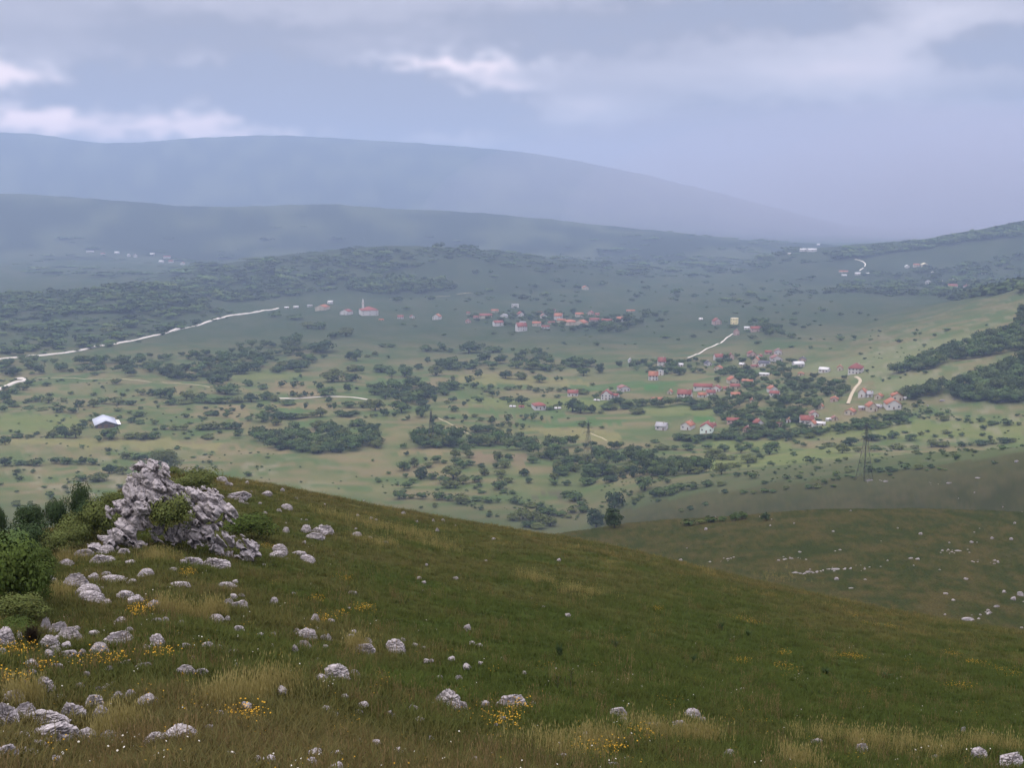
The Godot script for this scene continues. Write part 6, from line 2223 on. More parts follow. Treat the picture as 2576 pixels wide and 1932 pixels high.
func scatter_small_stones(m: Mesh) -> void:
	var r := rnd(321)
	var xs: Array[Transform3D] = []
	while xs.size() < 260:
		var near := xs.size() < 120
		var d := 8.0 * pow(9.5, r.randf()) if near else 110.0 * pow(4.4, r.randf())
		var t := r.randf_range(-0.52, 0.0) if near else r.randf_range(0.1, 0.52)
		if near and r.randf() < 0.35:
			t = r.randf_range(-0.5, 0.1)
		var x := t * d
		if wave.get_noise_2d(x * 0.13 + 300.0, d * 0.13) < r.randf_range(-0.15, 0.4):
			continue
		var at := on_ground(x, -d)
		if (kind_here == 0) != near or kind_here > 2:
			continue
		var w := r.randf_range(0.04, 0.13) * (1.0 + d / 45.0) if near else r.randf_range(0.25, 0.9)
		xs.append(Transform3D(Basis(Vector3.UP, r.randf() * TAU).scaled(Vector3(w, w * r.randf_range(0.3, 0.7), w * 0.8)), at + Vector3(0, 0.03 if near else 0.0, 0)))
	# broken ledges run along the brown hill
	for line: Array in LEDGES:
		for k in line.size() - 1:
			for i in 9:
				var s := r.randf()
				var x := lerpf(line[k][0], line[k + 1][0], s) + r.randfn() * 0.4
				var z := lerpf(line[k][1], line[k + 1][1], s) + r.randfn() * 1.2
				var w := r.randf_range(0.15, 0.7)
				xs.append(Transform3D(Basis(Vector3.UP, r.randf() * TAU).scaled(Vector3(w, w * r.randf_range(0.25, 0.5), w * 0.7)), on_ground(x, z)))
	tag(mass("small_stones", m, mats.stone, xs), "small loose grey stones strewn over the slopes", "stones", "", "stuff")


# a solid from a signed distance, meshed by surface nets
func net(lo: Vector3, hi: Vector3, cell: float, f: Callable) -> ArrayMesh:
	var nx := int((hi.x - lo.x) / cell) + 1
	var ny := int((hi.y - lo.y) / cell) + 1
	var nz := int((hi.z - lo.z) / cell) + 1
	var g := PackedFloat32Array()
	g.resize(nx * ny * nz)
	for k in nz:
		for j in ny:
			for i in nx:
				g[(k * ny + j) * nx + i] = f.call(lo + Vector3(i, j, k) * cell)
	var at := {}
	var v := PackedVector3Array()
	var n := PackedVector3Array()
	var corner := [0, 1, nx, nx + 1, nx * ny, nx * ny + 1, nx * ny + nx, nx * ny + nx + 1]
	for k in nz - 1:
		for j in ny - 1:
			for i in nx - 1:
				var b := (k * ny + j) * nx + i
				var inside := 0
				for c: int in corner:
					if g[b + c] < 0.0:
						inside += 1
				if inside == 0 or inside == 8:
					continue
				var sum := Vector3.ZERO
				var cnt := 0
				for e: Array in [[0, 1], [2, 3], [4, 5], [6, 7], [0, 2], [1, 3], [4, 6], [5, 7], [0, 4], [1, 5], [2, 6], [3, 7]]:
					var a0: int = e[0]
					var a1: int = e[1]
					var g0 := g[b + corner[a0]]
					var g1 := g[b + corner[a1]]
					if (g0 < 0.0) != (g1 < 0.0):
						var s := g0 / (g0 - g1)
						var p0 := Vector3(a0 & 1, (a0 >> 1) & 1, a0 >> 2)
						var p1 := Vector3(a1 & 1, (a1 >> 1) & 1, a1 >> 2)
						sum += p0.lerp(p1, s)
						cnt += 1
				at[b] = v.size()
				v.append(lo + (Vector3(i, j, k) + sum / cnt) * cell)
				n.append(Vector3(
					g[b + corner[1]] + g[b + corner[3]] + g[b + corner[5]] + g[b + corner[7]] - g[b] - g[b + corner[2]] - g[b + corner[4]] - g[b + corner[6]],
					g[b + corner[2]] + g[b + corner[3]] + g[b + corner[6]] + g[b + corner[7]] - g[b] - g[b + corner[1]] - g[b + corner[4]] - g[b + corner[5]],
					g[b + corner[4]] + g[b + corner[5]] + g[b + corner[6]] + g[b + corner[7]] - g[b] - g[b + corner[1]] - g[b + corner[2]] - g[b + corner[3]]).normalized())
	var idx := PackedInt32Array()
	var step := [1, nx, nx * ny]
	for b: int in at:
		for ax in 3:
			var s0: int = step[ax]
			if (g[b] < 0.0) == (g[b + s0] < 0.0):
				continue
			var s1: int = step[(ax + 1) % 3]
			var s2: int = step[(ax + 2) % 3]
			if not (at.has(b - s1) and at.has(b - s2) and at.has(b - s1 - s2)):
				continue
			var q := [at[b], at[b - s1], at[b - s1 - s2], at[b - s2]]
			if g[b] < 0.0:
				idx.append_array([q[0], q[2], q[1], q[0], q[3], q[2]])
			else:
				idx.append_array([q[0], q[1], q[2], q[0], q[2], q[3]])
	var arr := []
	arr.resize(Mesh.ARRAY_MAX)
	arr[Mesh.ARRAY_VERTEX] = v
	arr[Mesh.ARRAY_NORMAL] = n
	arr[Mesh.ARRAY_INDEX] = idx
	var m := ArrayMesh.new()
	m.add_surface_from_arrays(Mesh.PRIMITIVE_TRIANGLES, arr)
	return m


# ribs: each [x1, y1, back1, r1, x2, y2, back2, r2] in the crag's own units; cracked along beds that dip to the left
func crag_piece(called: String, ribs: Array, unit: float, cell: float, s: int, parent: Node3D, rough := 1.0) -> void:
	var a: Array = []
	var lo := Vector3.ONE * 1e6
	var hi := -lo
	for q: Array in ribs:
		var p0 := Vector3(q[0], q[1] * 1.12, -q[2]) * unit
		var p1 := Vector3(q[4], q[5] * 1.12, -q[6]) * unit
		a.append([p0, p1, q[3] * unit, q[7] * unit])
		for e: Array in [[p0, q[3] * unit], [p1, q[7] * unit]]:
			var w: float = e[1] * 1.45
			lo = lo.min(e[0] - Vector3.ONE * w)
			hi = hi.max(e[0] + Vector3.ONE * w)
	var cells := FastNoiseLite.new()
	cells.noise_type = FastNoiseLite.TYPE_CELLULAR
	cells.cellular_return_type = FastNoiseLite.RETURN_DISTANCE2_SUB
	cells.fractal_type = FastNoiseLite.FRACTAL_NONE
	cells.seed = s
	cells.frequency = 1.0
	var flutes := FastNoiseLite.new()
	flutes.seed = s + 5
	flutes.frequency = 1.0
	flutes.fractal_type = FastNoiseLite.FRACTAL_RIDGED
	flutes.fractal_octaves = 4
	var lumps := FastNoiseLite.new()
	lumps.seed = s + 8
	lumps.frequency = 1.0
	lumps.fractal_octaves = 2
	var beds := Basis(Vector3(0, 0, 1), 0.85) * Basis(Vector3(1, 0, 0), 0.25)
	var f := func(p: Vector3) -> float:
		var d := 1e6
		for q: Array in a:
			var ab: Vector3 = q[1] - q[0]
			var t := clampf((p - q[0]).dot(ab) / maxf(ab.length_squared(), 1e-6), 0.0, 1.0)
			d = minf(d, p.distance_to(q[0] + ab * t) - lerpf(q[2], q[3], t))
		if d > 0.36:
			return d
		var q2 := beds * p
		var big := cells.get_noise_3d(q2.x * 1.5, q2.y * 3.0, q2.z * 1.6)
		var small := cells.get_noise_3d(q2.x * 3.4 + 9.0, q2.y * 7.5, q2.z * 3.6)
		d += rough * (0.22 * (1.0 - smoothstep(-1.0, -0.78, big)) + 0.10 * (1.0 - smoothstep(-1.0, -0.76, small)))
		d -= rough * (0.20 * (flutes.get_noise_3d(q2.x * 1.3, q2.y * 2.9, q2.z * 1.3) - 0.2) + 0.15 * lumps.get_noise_3d(p.x * 1.5, p.y * 1.5, p.z * 1.5) + 0.06)
		return d
	put(called, net(lo, hi, cell, f), mats.stone, parent)


func build_crag() -> void:
	# x to the right and y up from the foot of the gap, back = away from the viewer
	var o := base("crag", on_ground(AT_CRAG.x, AT_CRAG.y), atan2(-AT_CRAG.x, -AT_CRAG.y))
	var k := SIZE_CRAG
	crag_piece("peak", [[-38, 164, 60, 26, -60, 134, 50, 33], [-12, 160, 62, 20, -24, 126, 50, 33], [-50, 138, 52, 30, -92, 104, 40, 18], [-92, 106, 42, 16, -132, 82, 40, 10]], k, 0.034, 31, o)
	crag_piece("left_rib", [[-32, 126, 48, 34, -64, 86, 30, 36], [-64, 86, 30, 34, -94, 46, 16, 28], [-94, 42, 16, 26, -130, 24, 8, 19], [-130, 24, 8, 17, -182, 5, 2, 15], [-88, 22, 6, 17, -70, 3, 0, 14]], k, 0.034, 57, o)
	crag_piece("saddle", [[-12, 110, 48, 22, 34, 100, 50, 19], [34, 99, 50, 19, 84, 94, 54, 20], [84, 94, 54, 19, 118, 88, 56, 17]], k, 0.034, 63, o)
	crag_piece("right_rib", [[104, 90, 46, 27, 88, 54, 30, 30], [88, 54, 30, 28, 66, 12, 12, 18], [120, 76, 40, 20, 160, 54, 34, 13], [108, 44, 24, 20, 94, 10, 12, 15]], k, 0.034, 71, o)
	crag_piece("back_wall", [[-16, 24, 44, 21, 26, 20, 40, 16], [26, 20, 40, 17, 60, 24, 40, 17]], k, 0.04, 83, o)
	tag(o, "tall split crag of cracked grey limestone with a bush in its gap", "crag")
	var b := base("boulder_pile", on_ground(AT_PILE.x, AT_PILE.y), atan2(-AT_PILE.x, -AT_PILE.y))
	k = SIZE_PILE
	crag_piece("boulder", [[-52, 34, 20, 18, -48, 14, 16, 21], [-34, 46, 26, 10, -20, 26, 22, 16]], k, 0.038, 91, b, 0.9)
	crag_piece("boulder", [[14, 30, 24, 15, 28, 16, 20, 17], [28, 18, 22, 14, 46, 6, 18, 10]], k, 0.038, 97, b, 0.9)
	crag_piece("boulder", [[-70, 3, 4, 12, -20, 2, 2, 14], [-20, 2, 2, 13, 26, 1, 4, 11]], k, 0.038, 103, b, 0.8)
	tag(b, "broken pile of cracked grey boulders just right of the split crag", "boulders")


# ================================================================ buildings
func box(size: Vector3, at: Vector3, called: String, mat: Material, parent: Node, turn := 0.0) -> MeshInstance3D:
	var m := BoxMesh.new()
	m.size = size
	var o := put(called, m, mat, parent)
	o.position = at
	o.rotation.y = turn
	return o


# walls with gables: ridge along x, w long, d deep, e to the eaves, r to the ridge
func gable_walls(w: float, d: float, e: float, r: float) -> ArrayMesh:
	var st := SurfaceTool.new()
	st.begin(Mesh.PRIMITIVE_TRIANGLES)
	var x := w * 0.5
	var z := d * 0.5
	var s := -1.5
	for q: Array in [
		[Vector3(-x, s, z), Vector3(-x, e, z), Vector3(x, e, z), Vector3(x, s, z)], [Vector3(x, s, -z), Vector3(x, e, -z), Vector3(-x, e, -z), Vector3(-x, s, -z)],
		[Vector3(x, s, z), Vector3(x, e, z), Vector3(x, e, -z), Vector3(x, s, -z)], [Vector3(-x, s, -z), Vector3(-x, e, -z), Vector3(-x, e, z), Vector3(-x, s, z)]]:
		for i: int in [0, 1, 2, 0, 2, 3]:
			st.add_vertex(q[i])
	for t: Array in [[Vector3(x, e, z), Vector3(x, r, 0), Vector3(x, e, -z)], [Vector3(-x, e, -z), Vector3(-x, r, 0), Vector3(-x, e, z)]]:
		for p: Vector3 in t:
			st.add_vertex(p)
	st.generate_normals()
	return st.commit()


# a roof of two (hip 0) or four slopes, 0.22 m thick, reaching past the walls
func roof_mesh(w: float, d: float, e: float, r: float, hip := 0.0) -> ArrayMesh:
	var st := SurfaceTool.new()
	st.begin(Mesh.PRIMITIVE_TRIANGLES)
	var x := w * 0.5 + 0.35
	var z := d * 0.5 + 0.45
	var lowered := e - (r - e) * 0.45 / (d * 0.5)
	var k := maxf(x - hip, 0.05)
	var up := Vector3(0, 0.24, 0)
	var c := [Vector3(-x, lowered, z), Vector3(x, lowered, z), Vector3(x, lowered, -z), Vector3(-x, lowered, -z), Vector3(-k, r + 0.02, 0), Vector3(k, r + 0.02, 0)]
	var faces := [[0, 4, 5, 1], [2, 5, 4, 3], [1, 5, 2], [3, 4, 0]]
	for f: Array in faces:
		if f.size() == 3 and hip <= 0.0:
			continue
		for i in range(1, f.size() - 1):
			for q: int in [f[0], f[i], f[i + 1]]:
				st.add_vertex(c[q] + up)
			for q: int in [f[0], f[i + 1], f[i]]:
				st.add_vertex(c[q])
	var edge := [[0, 1], [1, 2], [2, 3], [3, 0]] if hip > 0.0 else [[0, 1], [1, 5], [5, 2], [2, 3], [3, 4], [4, 0]]
	for q: Array in edge:
		var a: Vector3 = c[q[0]]
		var b: Vector3 = c[q[1]]
		for p: Vector3 in [a, a + up, b + up, a, b + up, b]:
			st.add_vertex(p)
	st.generate_normals()
	return st.commit()


func house(label: String, at: Vector3, w: float, h: float, form: String, roof: String, wall: String, turn: float, group: String) -> void:
	var low := h < w * 0.56
	var o := base("shed" if low else "house", at, atan2(-at.x, -at.z) + deg_to_rad(turn))
	var body := Node3D.new()
	var span := w
	var deep := w * (0.75 if form == "s" else 1.25)
	if form == "s" and w > h * 2.0:
		deep = maxf(h * 1.3, w * 0.4)
	var eaves := h * (0.56 if not low else 0.62)
	var wm: Material = mats["wall_" + wall]
	var rm: Material = mats["roof_" + roof]
	body.free()
	if form == "f":
		box(Vector3(span, h + 1.5, span * 0.8), Vector3(0, h * 0.5 - 0.75, 0), "wall", wm, o)
		box(Vector3(span + 0.5, 0.3, span * 0.8 + 0.5), Vector3(0, h + 0.16, 0), "roof", rm, o)
		eaves = h
		deep = span * 0.8
	else:
		var across := form == "g"
		var l := deep if across else span
		var b := span if across else deep
		var spin := PI * 0.5 if across else 0.0
		put("wall", gable_walls(l, b, eaves, h) if form != "h" else gable_walls(l, b, eaves, eaves + 0.01), wm, o).rotation.y = spin
		var rf := put("roof", roof_mesh(l, b, eaves, h, b * 0.45 if form == "h" else 0.0), rm, o)
		rf.rotation.y = spin
		if not low:
			var ch := box(Vector3(0.7, 1.7, 0.7), Vector3(l * 0.22, h - 0.1, b * 0.14), "chimney", mats["wall_cream"], rf)
			ch.position.y = h + 0.1
	# windows and a door on the side that looks at the hill
	var face := deep * 0.5 + 0.03 if form != "f" else deep * 0.5 + 0.03
	var n := clampi(int(span / 3.2), 1, 5)
	var floors := 2 if eaves > 4.6 else 1
	for fl in floors:
		for i in n:
			var x := (i + 0.5) / n * span - span * 0.5
			var y := eaves * (fl + 0.55) / floors
			if fl == 0 and i == n / 2:
				box(Vector3(1.1, 2.1, 0.1), Vector3(x, 1.05, face), "door", mats.door, o)
			elif not (low and i % 2):
				box(Vector3(1.15, minf(1.3, eaves * 0.4), 0.1), Vector3(x, y, face), "window", mats.glass, o)
	tag(o, label, "shed" if low else "house", group)


func build_villages() -> void:
	for zone: Array in HOUSES:
		for i: int in zone[1].size():
			var p: Array = zone[1][i]
			var low: bool = p[3] < p[2] * 0.56
			var roofing: String = {"red": "red-tiled", "orange": "orange-tiled", "greyred": "faded red", "darkred": "dark red", "white": "whitish"}.get(p[5], p[5])
			p = ["%s %s with %s roof%s%s" % [p[6] if p[6] != "mint" else "pale-green", "shed" if low else "house", roofing, placed_at(i, zone[1].size()), zone[0]]] + p
			var at := on_ground(p[1], p[2])
			at += Vector3(at.x, 0, at.z).normalized() * p[3] * 0.4
			house(p[0], Vector3(at.x, ground(at.x, at.z), at.z), p[3] * 0.92, p[4] * 0.92, p[5], p[6], p[7], p[8], "houses " + zone[0])


func build_barn() -> void:
	var k := SIZE_BARN
	var w := 58.0 * k
	var deep := 30.0
	var away := Vector3(AT_BARN.x, 0, AT_BARN.y).normalized()
	var at := on_ground(AT_BARN.x, AT_BARN.y) + away * deep * 0.45
	var o := base("barn", Vector3(at.x, ground(AT_BARN.x, AT_BARN.y), at.z), atan2(-AT_BARN.x, -AT_BARN.y) + 0.06)
	var e := 7.0 * k
	var r := 17.0 * k
	put("wall", gable_walls(deep, w * 0.84, e, r), plain(lin(0.09, 0.075, 0.08)), o).rotation.y = PI * 0.5
	put("roof", roof_mesh(deep + 1.0, w * 0.9, e, r), plain(lin(0.40, 0.43, 0.50), 0.5), o).rotation.y = PI * 0.5
	for x: float in [-0.26, 0.0, 0.24]:
		box(Vector3(3.0, 2.6, 0.12), Vector3(x * w, 1.3, deep * 0.5 + 0.06), "door", mats.door, o)
	var lean := box(Vector3(w * 0.26, 0.25, deep * 0.7), Vector3(w * 0.5, e - 0.9, 1.0), "lean_to_roof", plain(lin(0.66, 0.66, 0.68), 0.5), o)
	lean.rotation.z = -0.12
	box(Vector3(w * 0.2, e + 0.4, deep * 0.66), Vector3(w * 0.49, (e - 1.2) * 0.5 - 0.8, 1.0), "lean_to", plain(lin(0.12, 0.10, 0.10)), o)
	tag(o, "long low barn with pale metal roof and dark gable on the meadow", "barn")


func build_mosque() -> void:
	var k := SIZE_MINARET
	var o := base("minaret", on_ground(AT_MINARET.x, AT_MINARET.y), 0.0)
	var shaft := CylinderMesh.new()
	shaft.top_radius = 2.7 * k
	shaft.bottom_radius = 3.3 * k
	shaft.height = 29.0 * k
	shaft.radial_segments = 16
	put("shaft", shaft, mats.wall_white, o).position.y = 14.0 * k
	var ring := CylinderMesh.new()
	ring.top_radius = 3.9 * k
	ring.bottom_radius = 3.0 * k
	ring.height = 1.6 * k
	put("balcony", ring, mats.wall_white, o).position.y = 29.0 * k
	var up := CylinderMesh.new()
	up.top_radius = 1.7 * k
	up.bottom_radius = 1.8 * k
	up.height = 5.0 * k
	put("lantern", up, mats.wall_white, o).position.y = 32.2 * k
	var cap := CylinderMesh.new()
	cap.top_radius = 0.1 * k
	cap.bottom_radius = 2.1 * k
	cap.height = 6.0 * k
	put("cap", cap, mats.wall_grey, o).position.y = 37.6 * k
	tag(o, "slender white minaret rising above the red roofs on the plain", "minaret")
	var at := on_ground(AT_MOSQUE.x, AT_MOSQUE.y) + Vector3(0, 0, -14)
	house("wide red-roofed mosque hall standing just behind the white minaret", at, 42.0 * k, 20.0 * k, "h", "red", "white", 8.0, "")
	var m: Node = get_child(get_child_count() - 1)
	m.name = "mosque"
	m.set_meta("category", "mosque")


func strut(a: Vector3, b: Vector3, w: float, called: String, parent: Node) -> void:
	var st := SurfaceTool.new()
	st.begin(Mesh.PRIMITIVE_TRIANGLES)
	limb(st, a, b, w, w, 4)
	put(called, st.commit(), mats.steel, parent)


func pylon(at: Vector3, high: float, turn: float, label: String) -> Array:
	var o := base("power_pylon", at, turn)
	var wb := high * 0.10
	var wt := high * 0.022
	var at_level := func(f: float, sx: float, sz: float) -> Vector3:
		var w := lerpf(wb, wt, minf(f / 0.72, 1.0)) if f < 0.72 else lerpf(wt, wt * 0.35, (f - 0.72) / 0.28)
		return Vector3(sx * w, f * high, sz * w)
	for s: Array in [[1, 1], [1, -1], [-1, 1], [-1, -1]]:
		var st := SurfaceTool.new()
		st.begin(Mesh.PRIMITIVE_TRIANGLES)
		limb(st, at_level.call(-0.03, s[0], s[1]), at_level.call(0.72, s[0], s[1]), 0.13, 0.11, 4)
		limb(st, at_level.call(0.72, s[0], s[1]), at_level.call(1.0, s[0], s[1]), 0.11, 0.08, 4)
		put("leg", st.commit(), mats.steel, o)
	var st := SurfaceTool.new()
	st.begin(Mesh.PRIMITIVE_TRIANGLES)
	var f := 0.0
	while f < 0.9:
		var g := f + lerpf(0.16, 0.06, f)
		for q: Array in [[[1, 1], [1, -1]], [[1, -1], [-1, -1]], [[-1, -1], [-1, 1]], [[-1, 1], [1, 1]]]:
			limb(st, at_level.call(f, q[0][0], q[0][1]), at_level.call(g, q[1][0], q[1][1]), 0.05, 0.05, 4)
			limb(st, at_level.call(f, q[1][0], q[1][1]), at_level.call(g, q[0][0], q[0][1]), 0.05, 0.05, 4)
			limb(st, at_level.call(g, q[0][0], q[0][1]), at_level.call(g, q[1][0], q[1][1]), 0.045, 0.045, 4)
		f = g
	tag(put("bracing", st.commit(), mats.steel, o), "", "", "", "stuff")
	var hold: Array = []
	for a: Array in [[0.72, 0.15], [0.82, 0.12], [0.92, 0.095]]:
		var y: float = a[0] * high
		var reach: float = a[1] * high
		var sa := SurfaceTool.new()
		sa.begin(Mesh.PRIMITIVE_TRIANGLES)
		for s: float in [-1.0, 1.0]:
			limb(sa, Vector3(0, y, 0.4), Vector3(s * reach, y, 0), 0.1, 0.07, 4)
			limb(sa, Vector3(0, y, -0.4), Vector3(s * reach, y, 0), 0.1, 0.07, 4)
			limb(sa, Vector3(0, y + reach * 0.3, 0), Vector3(s * reach, y, 0), 0.08, 0.06, 4)
		put("crossarm", sa.commit(), mats.steel, o)
		for s: float in [-1.0, 1.0]:
			strut(Vector3(s * reach, y, 0), Vector3(s * reach, y - 1.5, 0), 0.09, "insulator", o)
			hold.append(o.transform * Vector3(s * reach, y - 1.5, 0))
	tag(o, label, "pylon", "steel lattice pylons of the power line")
	return hold


func build_power_line() -> void:
	var line := Vector2(AT_PY1.x - AT_PY0.x, AT_PY1.y - AT_PY0.y)
	var turn := atan2(line.x, line.y)
	var a := pylon(on_ground(AT_PY0.x, AT_PY0.y), 145.0 * SIZE_PY0, turn, "tallest grey lattice pylon standing on the brow of the right-hand slope")
	var b := pylon(on_ground(AT_PY1.x, AT_PY1.y), 110.0 * SIZE_PY1, turn, "grey lattice pylon rising out of the wood below the field barn")
	var c := pylon(on_ground(AT_PY2.x, AT_PY2.y), 86.0 * SIZE_PY2, turn * 0.7, "small faint lattice pylon in the long wood across the valley")
	for span: Array in [[a, b, "tallest pylon and the pylon in the wood"], [b, c, "pylon in the wood and the faint pylon"]]:
		for k in 6:
			var st := SurfaceTool.new()
			st.begin(Mesh.PRIMITIVE_TRIANGLES)
			var p: Vector3 = span[0][k]
			for i in 16:
				var s := (i + 1) / 16.0
				var q: Vector3 = span[0][k].lerp(span[1][k], s) - Vector3(0, 9.0 * 4.0 * s * (1.0 - s), 0)
				limb(st, p, q, 0.018, 0.018, 3)
				p = q
			var o := put("power_cable", st.commit(), mats.wire)
			tag(o, "%s thin power cable sagging between the %s" % [["lower left", "lower right", "middle left", "middle right", "upper left", "upper right"][k], span[2]], "cable", "power cables")


# ================================================================ the meadow
func tuft(s: int, blades: int, tall: float, lean: float, thick: float, heads := 0.0) -> ArrayMesh:
	var r := rnd(s)
	var v := PackedVector3Array()
	var n := PackedVector3Array()
	var c := PackedColorArray()
	for k in blades:
		var a := r.randf() * TAU
		var foot := Vector3(r.randf_range(-1, 1), 0, r.randf_range(-1, 1)) * 0.13
		var h := tall * r.randf_range(0.5, 1.15)
		var out := Vector3(cos(a), 0, sin(a)) * h * lean * r.randf_range(0.3, 1.3)
		var side := Vector3(-sin(a), 0, cos(a)) * thick * r.randf_range(0.7, 1.3)
		var mid := foot + out * 0.35 + Vector3(0, h * 0.6, 0)
		var tip := foot + out + Vector3(0, h, 0)
		var f := r.randf_range(0.75, 1.3)
		var col := Color(f * r.randf_range(0.9, 1.2), f, f * r.randf_range(0.8, 1.1))
		var nn := (mid - foot).cross(side).normalized()
		if nn.y < 0.0:
			nn = -nn
			side = -side
		for q: Vector3 in [foot - side, foot + side, mid + side * 0.7, foot - side, mid + side * 0.7, mid - side * 0.7, mid - side * 0.7, mid + side * 0.7, tip]:
			v.append(q)
			n.append(nn)
			c.append(col)
		if r.randf() < heads:
			var l := tall * 0.16
			for q: Vector3 in [tip - side * 1.6, tip + side * 1.6, tip + Vector3(0, l, 0) + out * 0.1, tip - side * 1.6, tip + Vector3(0, -l * 0.4, 0), tip + side * 1.6]:
				v.append(q)
				n.append(nn)
				c.append(Color(1.6, 1.45, 1.3))
	var arr := []
	arr.resize(Mesh.ARRAY_MAX)
	arr[Mesh.ARRAY_VERTEX] = v
	arr[Mesh.ARRAY_NORMAL] = n
	arr[Mesh.ARRAY_COLOR] = c
	var m := ArrayMesh.new()
	m.add_surface_from_arrays(Mesh.PRIMITIVE_TRIANGLES, arr)
	return m


func bloom(s: int, heads: int, wide: float, tall: float, size: float) -> ArrayMesh:
	var r := rnd(s)
	var v := PackedVector3Array()
	var n := PackedVector3Array()
	for k in heads:
		var p := Vector3(r.randf_range(-1, 1) * wide, tall * r.randf_range(0.6, 1.1), r.randf_range(-1, 1) * wide)
		var nn := Vector3(r.randfn() * 0.4, 1.0, r.randfn() * 0.4 + 0.4).normalized()
		var u := nn.cross(Vector3(r.randfn(), 0.1, r.randfn())).normalized() * size
		var w := nn.cross(u)
		for i in 5:
			var a0 := TAU * i / 5.0
			var a1 := TAU * (i + 0.75) / 5.0
			for q: Vector3 in [p, p + u * cos(a1) + w * sin(a1), p + u * cos(a0) + w * sin(a0)]:
				v.append(q)
				n.append(nn)
	var arr := []
	arr.resize(Mesh.ARRAY_MAX)
	arr[Mesh.ARRAY_VERTEX] = v
	arr[Mesh.ARRAY_NORMAL] = n
	var m := ArrayMesh.new()
	m.add_surface_from_arrays(Mesh.PRIMITIVE_TRIANGLES, arr)
	return m


func stand(x: float, z: float, s: float, r: RandomNumberGenerator, up := 1.0) -> Transform3D:
	return Transform3D(Basis(Vector3.UP, r.randf() * TAU).scaled(Vector3(s, s * up, s)), on_ground(x, z) - Vector3(0, 0.01, 0))


func grow_meadow() -> void:
	var r := rnd(2024)
	var short: Array[Transform3D] = []
	var short_c := PackedColorArray()
	var ripe: Array[Transform3D] = []
	var ripe_c := PackedColorArray()
	for k in 110000:
		var d := 6.5 * pow(16.0, r.randf())
		var t := r.randf_range(-0.56, 0.56)
		var x := t * d
		var dc := look(crest_d, t)
		if d > dc * 1.12:
			continue
		var y := ground(x, -d)
		if kind_here != 0:
			continue
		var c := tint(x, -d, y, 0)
		var f := r.randf_range(0.7, 1.35)
		var s := r.randf_range(0.6, 1.15) * (0.8 + d / 60.0)
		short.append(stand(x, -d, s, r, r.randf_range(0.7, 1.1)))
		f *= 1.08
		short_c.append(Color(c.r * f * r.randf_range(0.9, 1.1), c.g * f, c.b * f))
	# the brown hill across the hollow
	for k in 50000:
		var d := 95.0 * pow(3.2, r.randf())
		var t := r.randf_range(-0.05, 0.55)
		var x := t * d
		var y := ground(x, -d)
		if kind_here != 1:
			continue
		var c := tint(x, -d, y, 1)
		var f := r.randf_range(0.8, 1.35)
		short.append(stand(x, -d, r.randf_range(1.4, 3.0), r, 0.55))
		short_c.append(Color(c.r * f, c.g * f, c.b * f))
	tag(mass("grass", tuft(1, 13, 0.12, 1.0, 0.005), mats.grass, short, short_c), "short green and brown meadow grass covering the hillside", "grass", "", "stuff")
	for p: Array in PALE_PATCHES:
		for k in 90:
			var q := Vector2(r.randfn() * p[2] * 0.6, r.randfn() * p[2] * 0.9)
			var x: float = p[0] + q.x
			var z: float = p[1] + q.y
			ripe.append(stand(x, z, r.randf_range(0.6, 1.15) * (0.85 + absf(z) / 120.0), r))
			var f := r.randf_range(0.8, 1.25)
			ripe_c.append(Color(0.27 * f, 0.235 * f, 0.10 * f))
	for k in 16000:
		var d := 6.5 * pow(15.0, r.randf())
		var t := r.randf_range(-0.56, 0.56)
		var x := t * d
		if d > look(crest_d, t) * 1.1:
			continue
		if wave.get_noise_2d(x * 0.35 + 20.0, d * 0.35) < r.randf_range(-0.1, 0.45):
			continue
		ripe.append(stand(x, -d, r.randf_range(0.5, 1.0) * (0.85 + d / 120.0), r))
		var f := r.randf_range(0.6, 1.1)
		ripe_c.append(Color(0.22 * f, 0.165 * f, 0.085 * f))
	tag(mass("dry_grass", tuft(2, 9, 0.26, 0.35, 0.003, 0.7), mats.grass, ripe, ripe_c), "pale ripe grass with seed heads standing in loose drifts", "grass", "", "stuff")
	var gold: Array[Transform3D] = []
	for p: Array in GOLD_PATCHES:
		for k in 14:
			gold.append(stand(p[0] + r.randfn() * p[2] * 0.5, p[1] + r.randfn() * p[2] * 0.8, r.randf_range(0.7, 1.3), r))
	for k in 500:
		var d := 7.0 * pow(9.0, r.randf())
		gold.append(stand(r.randf_range(-0.5, 0.5) * d, -d, r.randf_range(0.5, 0.9), r))
	tag(mass("yellow_flowers", bloom(5, 7, 0.15, 0.13, 0.009), plain(lin(0.42, 0.24, 0.02), 0.8), gold), "small golden yellow wildflowers growing in patches in the grass", "wildflowers", "", "stuff")
	var white: Array[Transform3D] = []
	for k in 900:
		var d := 7.0 * pow(6.0, r.randf())
		var t := r.randf_range(-0.5, 0.5)
		if wave.get_noise_2d(t * d * 0.25 + 60.0, d * 0.25) < r.randf_range(-0.2, 0.5):
			continue
		white.append(stand(t * d, -d, r.randf_range(0.7, 1.2), r))
	tag(mass("white_flowers", bloom(6, 2, 0.09, 0.16, 0.009), plain(lin(0.55, 0.54, 0.48), 0.8), white), "tiny white wildflowers sprinkled over the meadow", "wildflowers", "", "stuff")


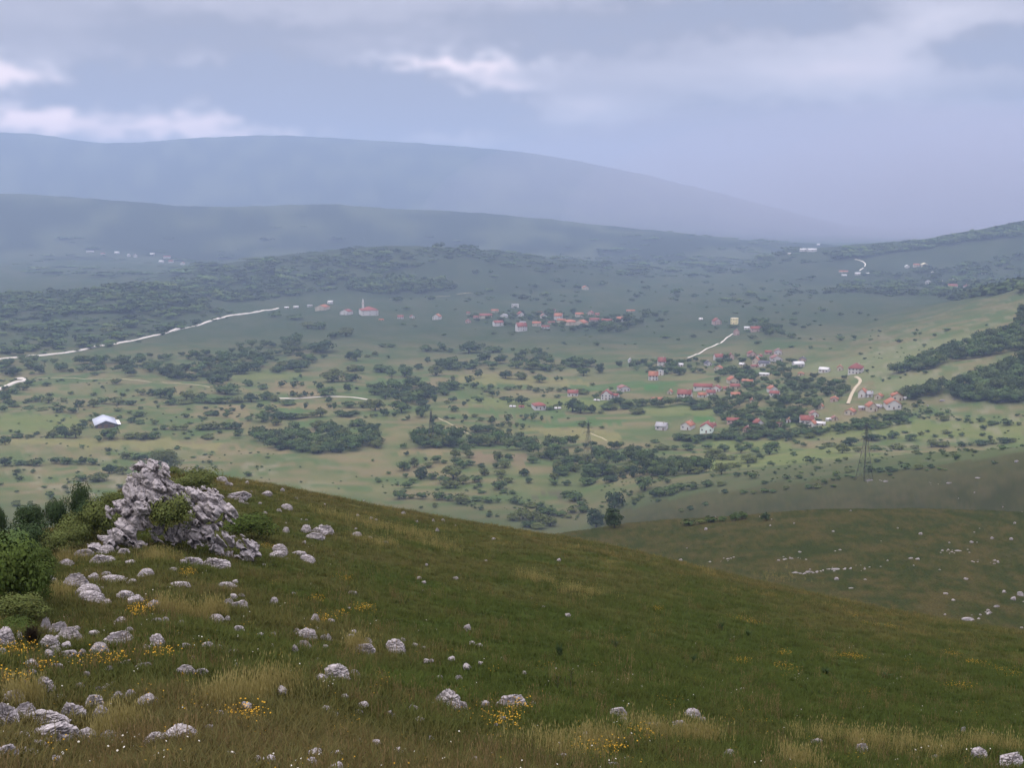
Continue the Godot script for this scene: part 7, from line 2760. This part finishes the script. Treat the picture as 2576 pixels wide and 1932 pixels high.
func grow_weeds() -> void:
	var r := rnd(8)
	var v := tuft(12, 26, 0.9, 0.55, 0.055)
	var label := ["leafy dark green weed, leftmost of those on the open green slope", "leafy dark green weed, second from left on the open green slope", "leafy dark green weed, third from left on the open green slope", "small dark weed highest up the open green slope", "low dark weed, second from right on the open green slope", "low dark weed, rightmost on the open green slope", "small dark weed beside the highest one on the green slope"]
	for k in WEEDS.size():
		var w: Array = WEEDS[k]
		var o := base("weed", on_ground(w[0], w[1]), r.randf() * TAU)
		o.scale = Vector3(w[2] / 0.8, w[3] / 0.9, w[2] / 0.8)
		put("leaves", v, mats.leaf3, o)
		tag(o, label[k], "weed", "dark weeds on the green slope")
	for k in STALKS.size():
		var w: Array = STALKS[k]
		var st := SurfaceTool.new()
		st.begin(Mesh.PRIMITIVE_TRIANGLES)
		limb(st, Vector3.ZERO, Vector3(0.01, w[3], 0), 0.006, 0.004, 5)
		for i in 5:
			var y: float = w[3] * (0.45 + 0.11 * i)
			limb(st, Vector3(0, y, 0), Vector3(0.05 * (1 if i % 2 else -1), y + 0.07, 0.02), 0.004, 0.002, 4)
		var o := put("dry_stalk", st.commit(), plain(lin(0.34, 0.31, 0.25)))
		o.position = on_ground(w[0], w[1])
		tag(o, ["tall thin pale dry stalk standing alone on the green slope", "shorter dry stalk just left of the tall pale one"][k], "stalk")
	# the dead bush between the boulders
	var o := base("dry_bush", on_ground(DRY_BUSH[0], DRY_BUSH[1]))
	for k in 34:
		var st := SurfaceTool.new()
		st.begin(Mesh.PRIMITIVE_TRIANGLES)
		var a := r.randf() * TAU
		var tip := Vector3(cos(a) * DRY_BUSH[2] * 0.5 * r.randf(), DRY_BUSH[3] * r.randf_range(0.5, 1.0), sin(a) * DRY_BUSH[2] * 0.5 * r.randf())
		limb(st, Vector3(tip.x * 0.2, -0.05, tip.z * 0.2), tip, 0.008, 0.003, 4)
		for i in 5:
			var f := r.randf_range(0.3, 0.95)
			limb(st, tip * f, tip * f + Vector3(r.randfn(), absf(r.randfn()), r.randfn()) * 0.07, 0.004, 0.002, 3)
		put("twig", st.commit(), mats.twig, o)
	tag(o, "brown dry twiggy bush between pale boulders at the left edge", "bush")
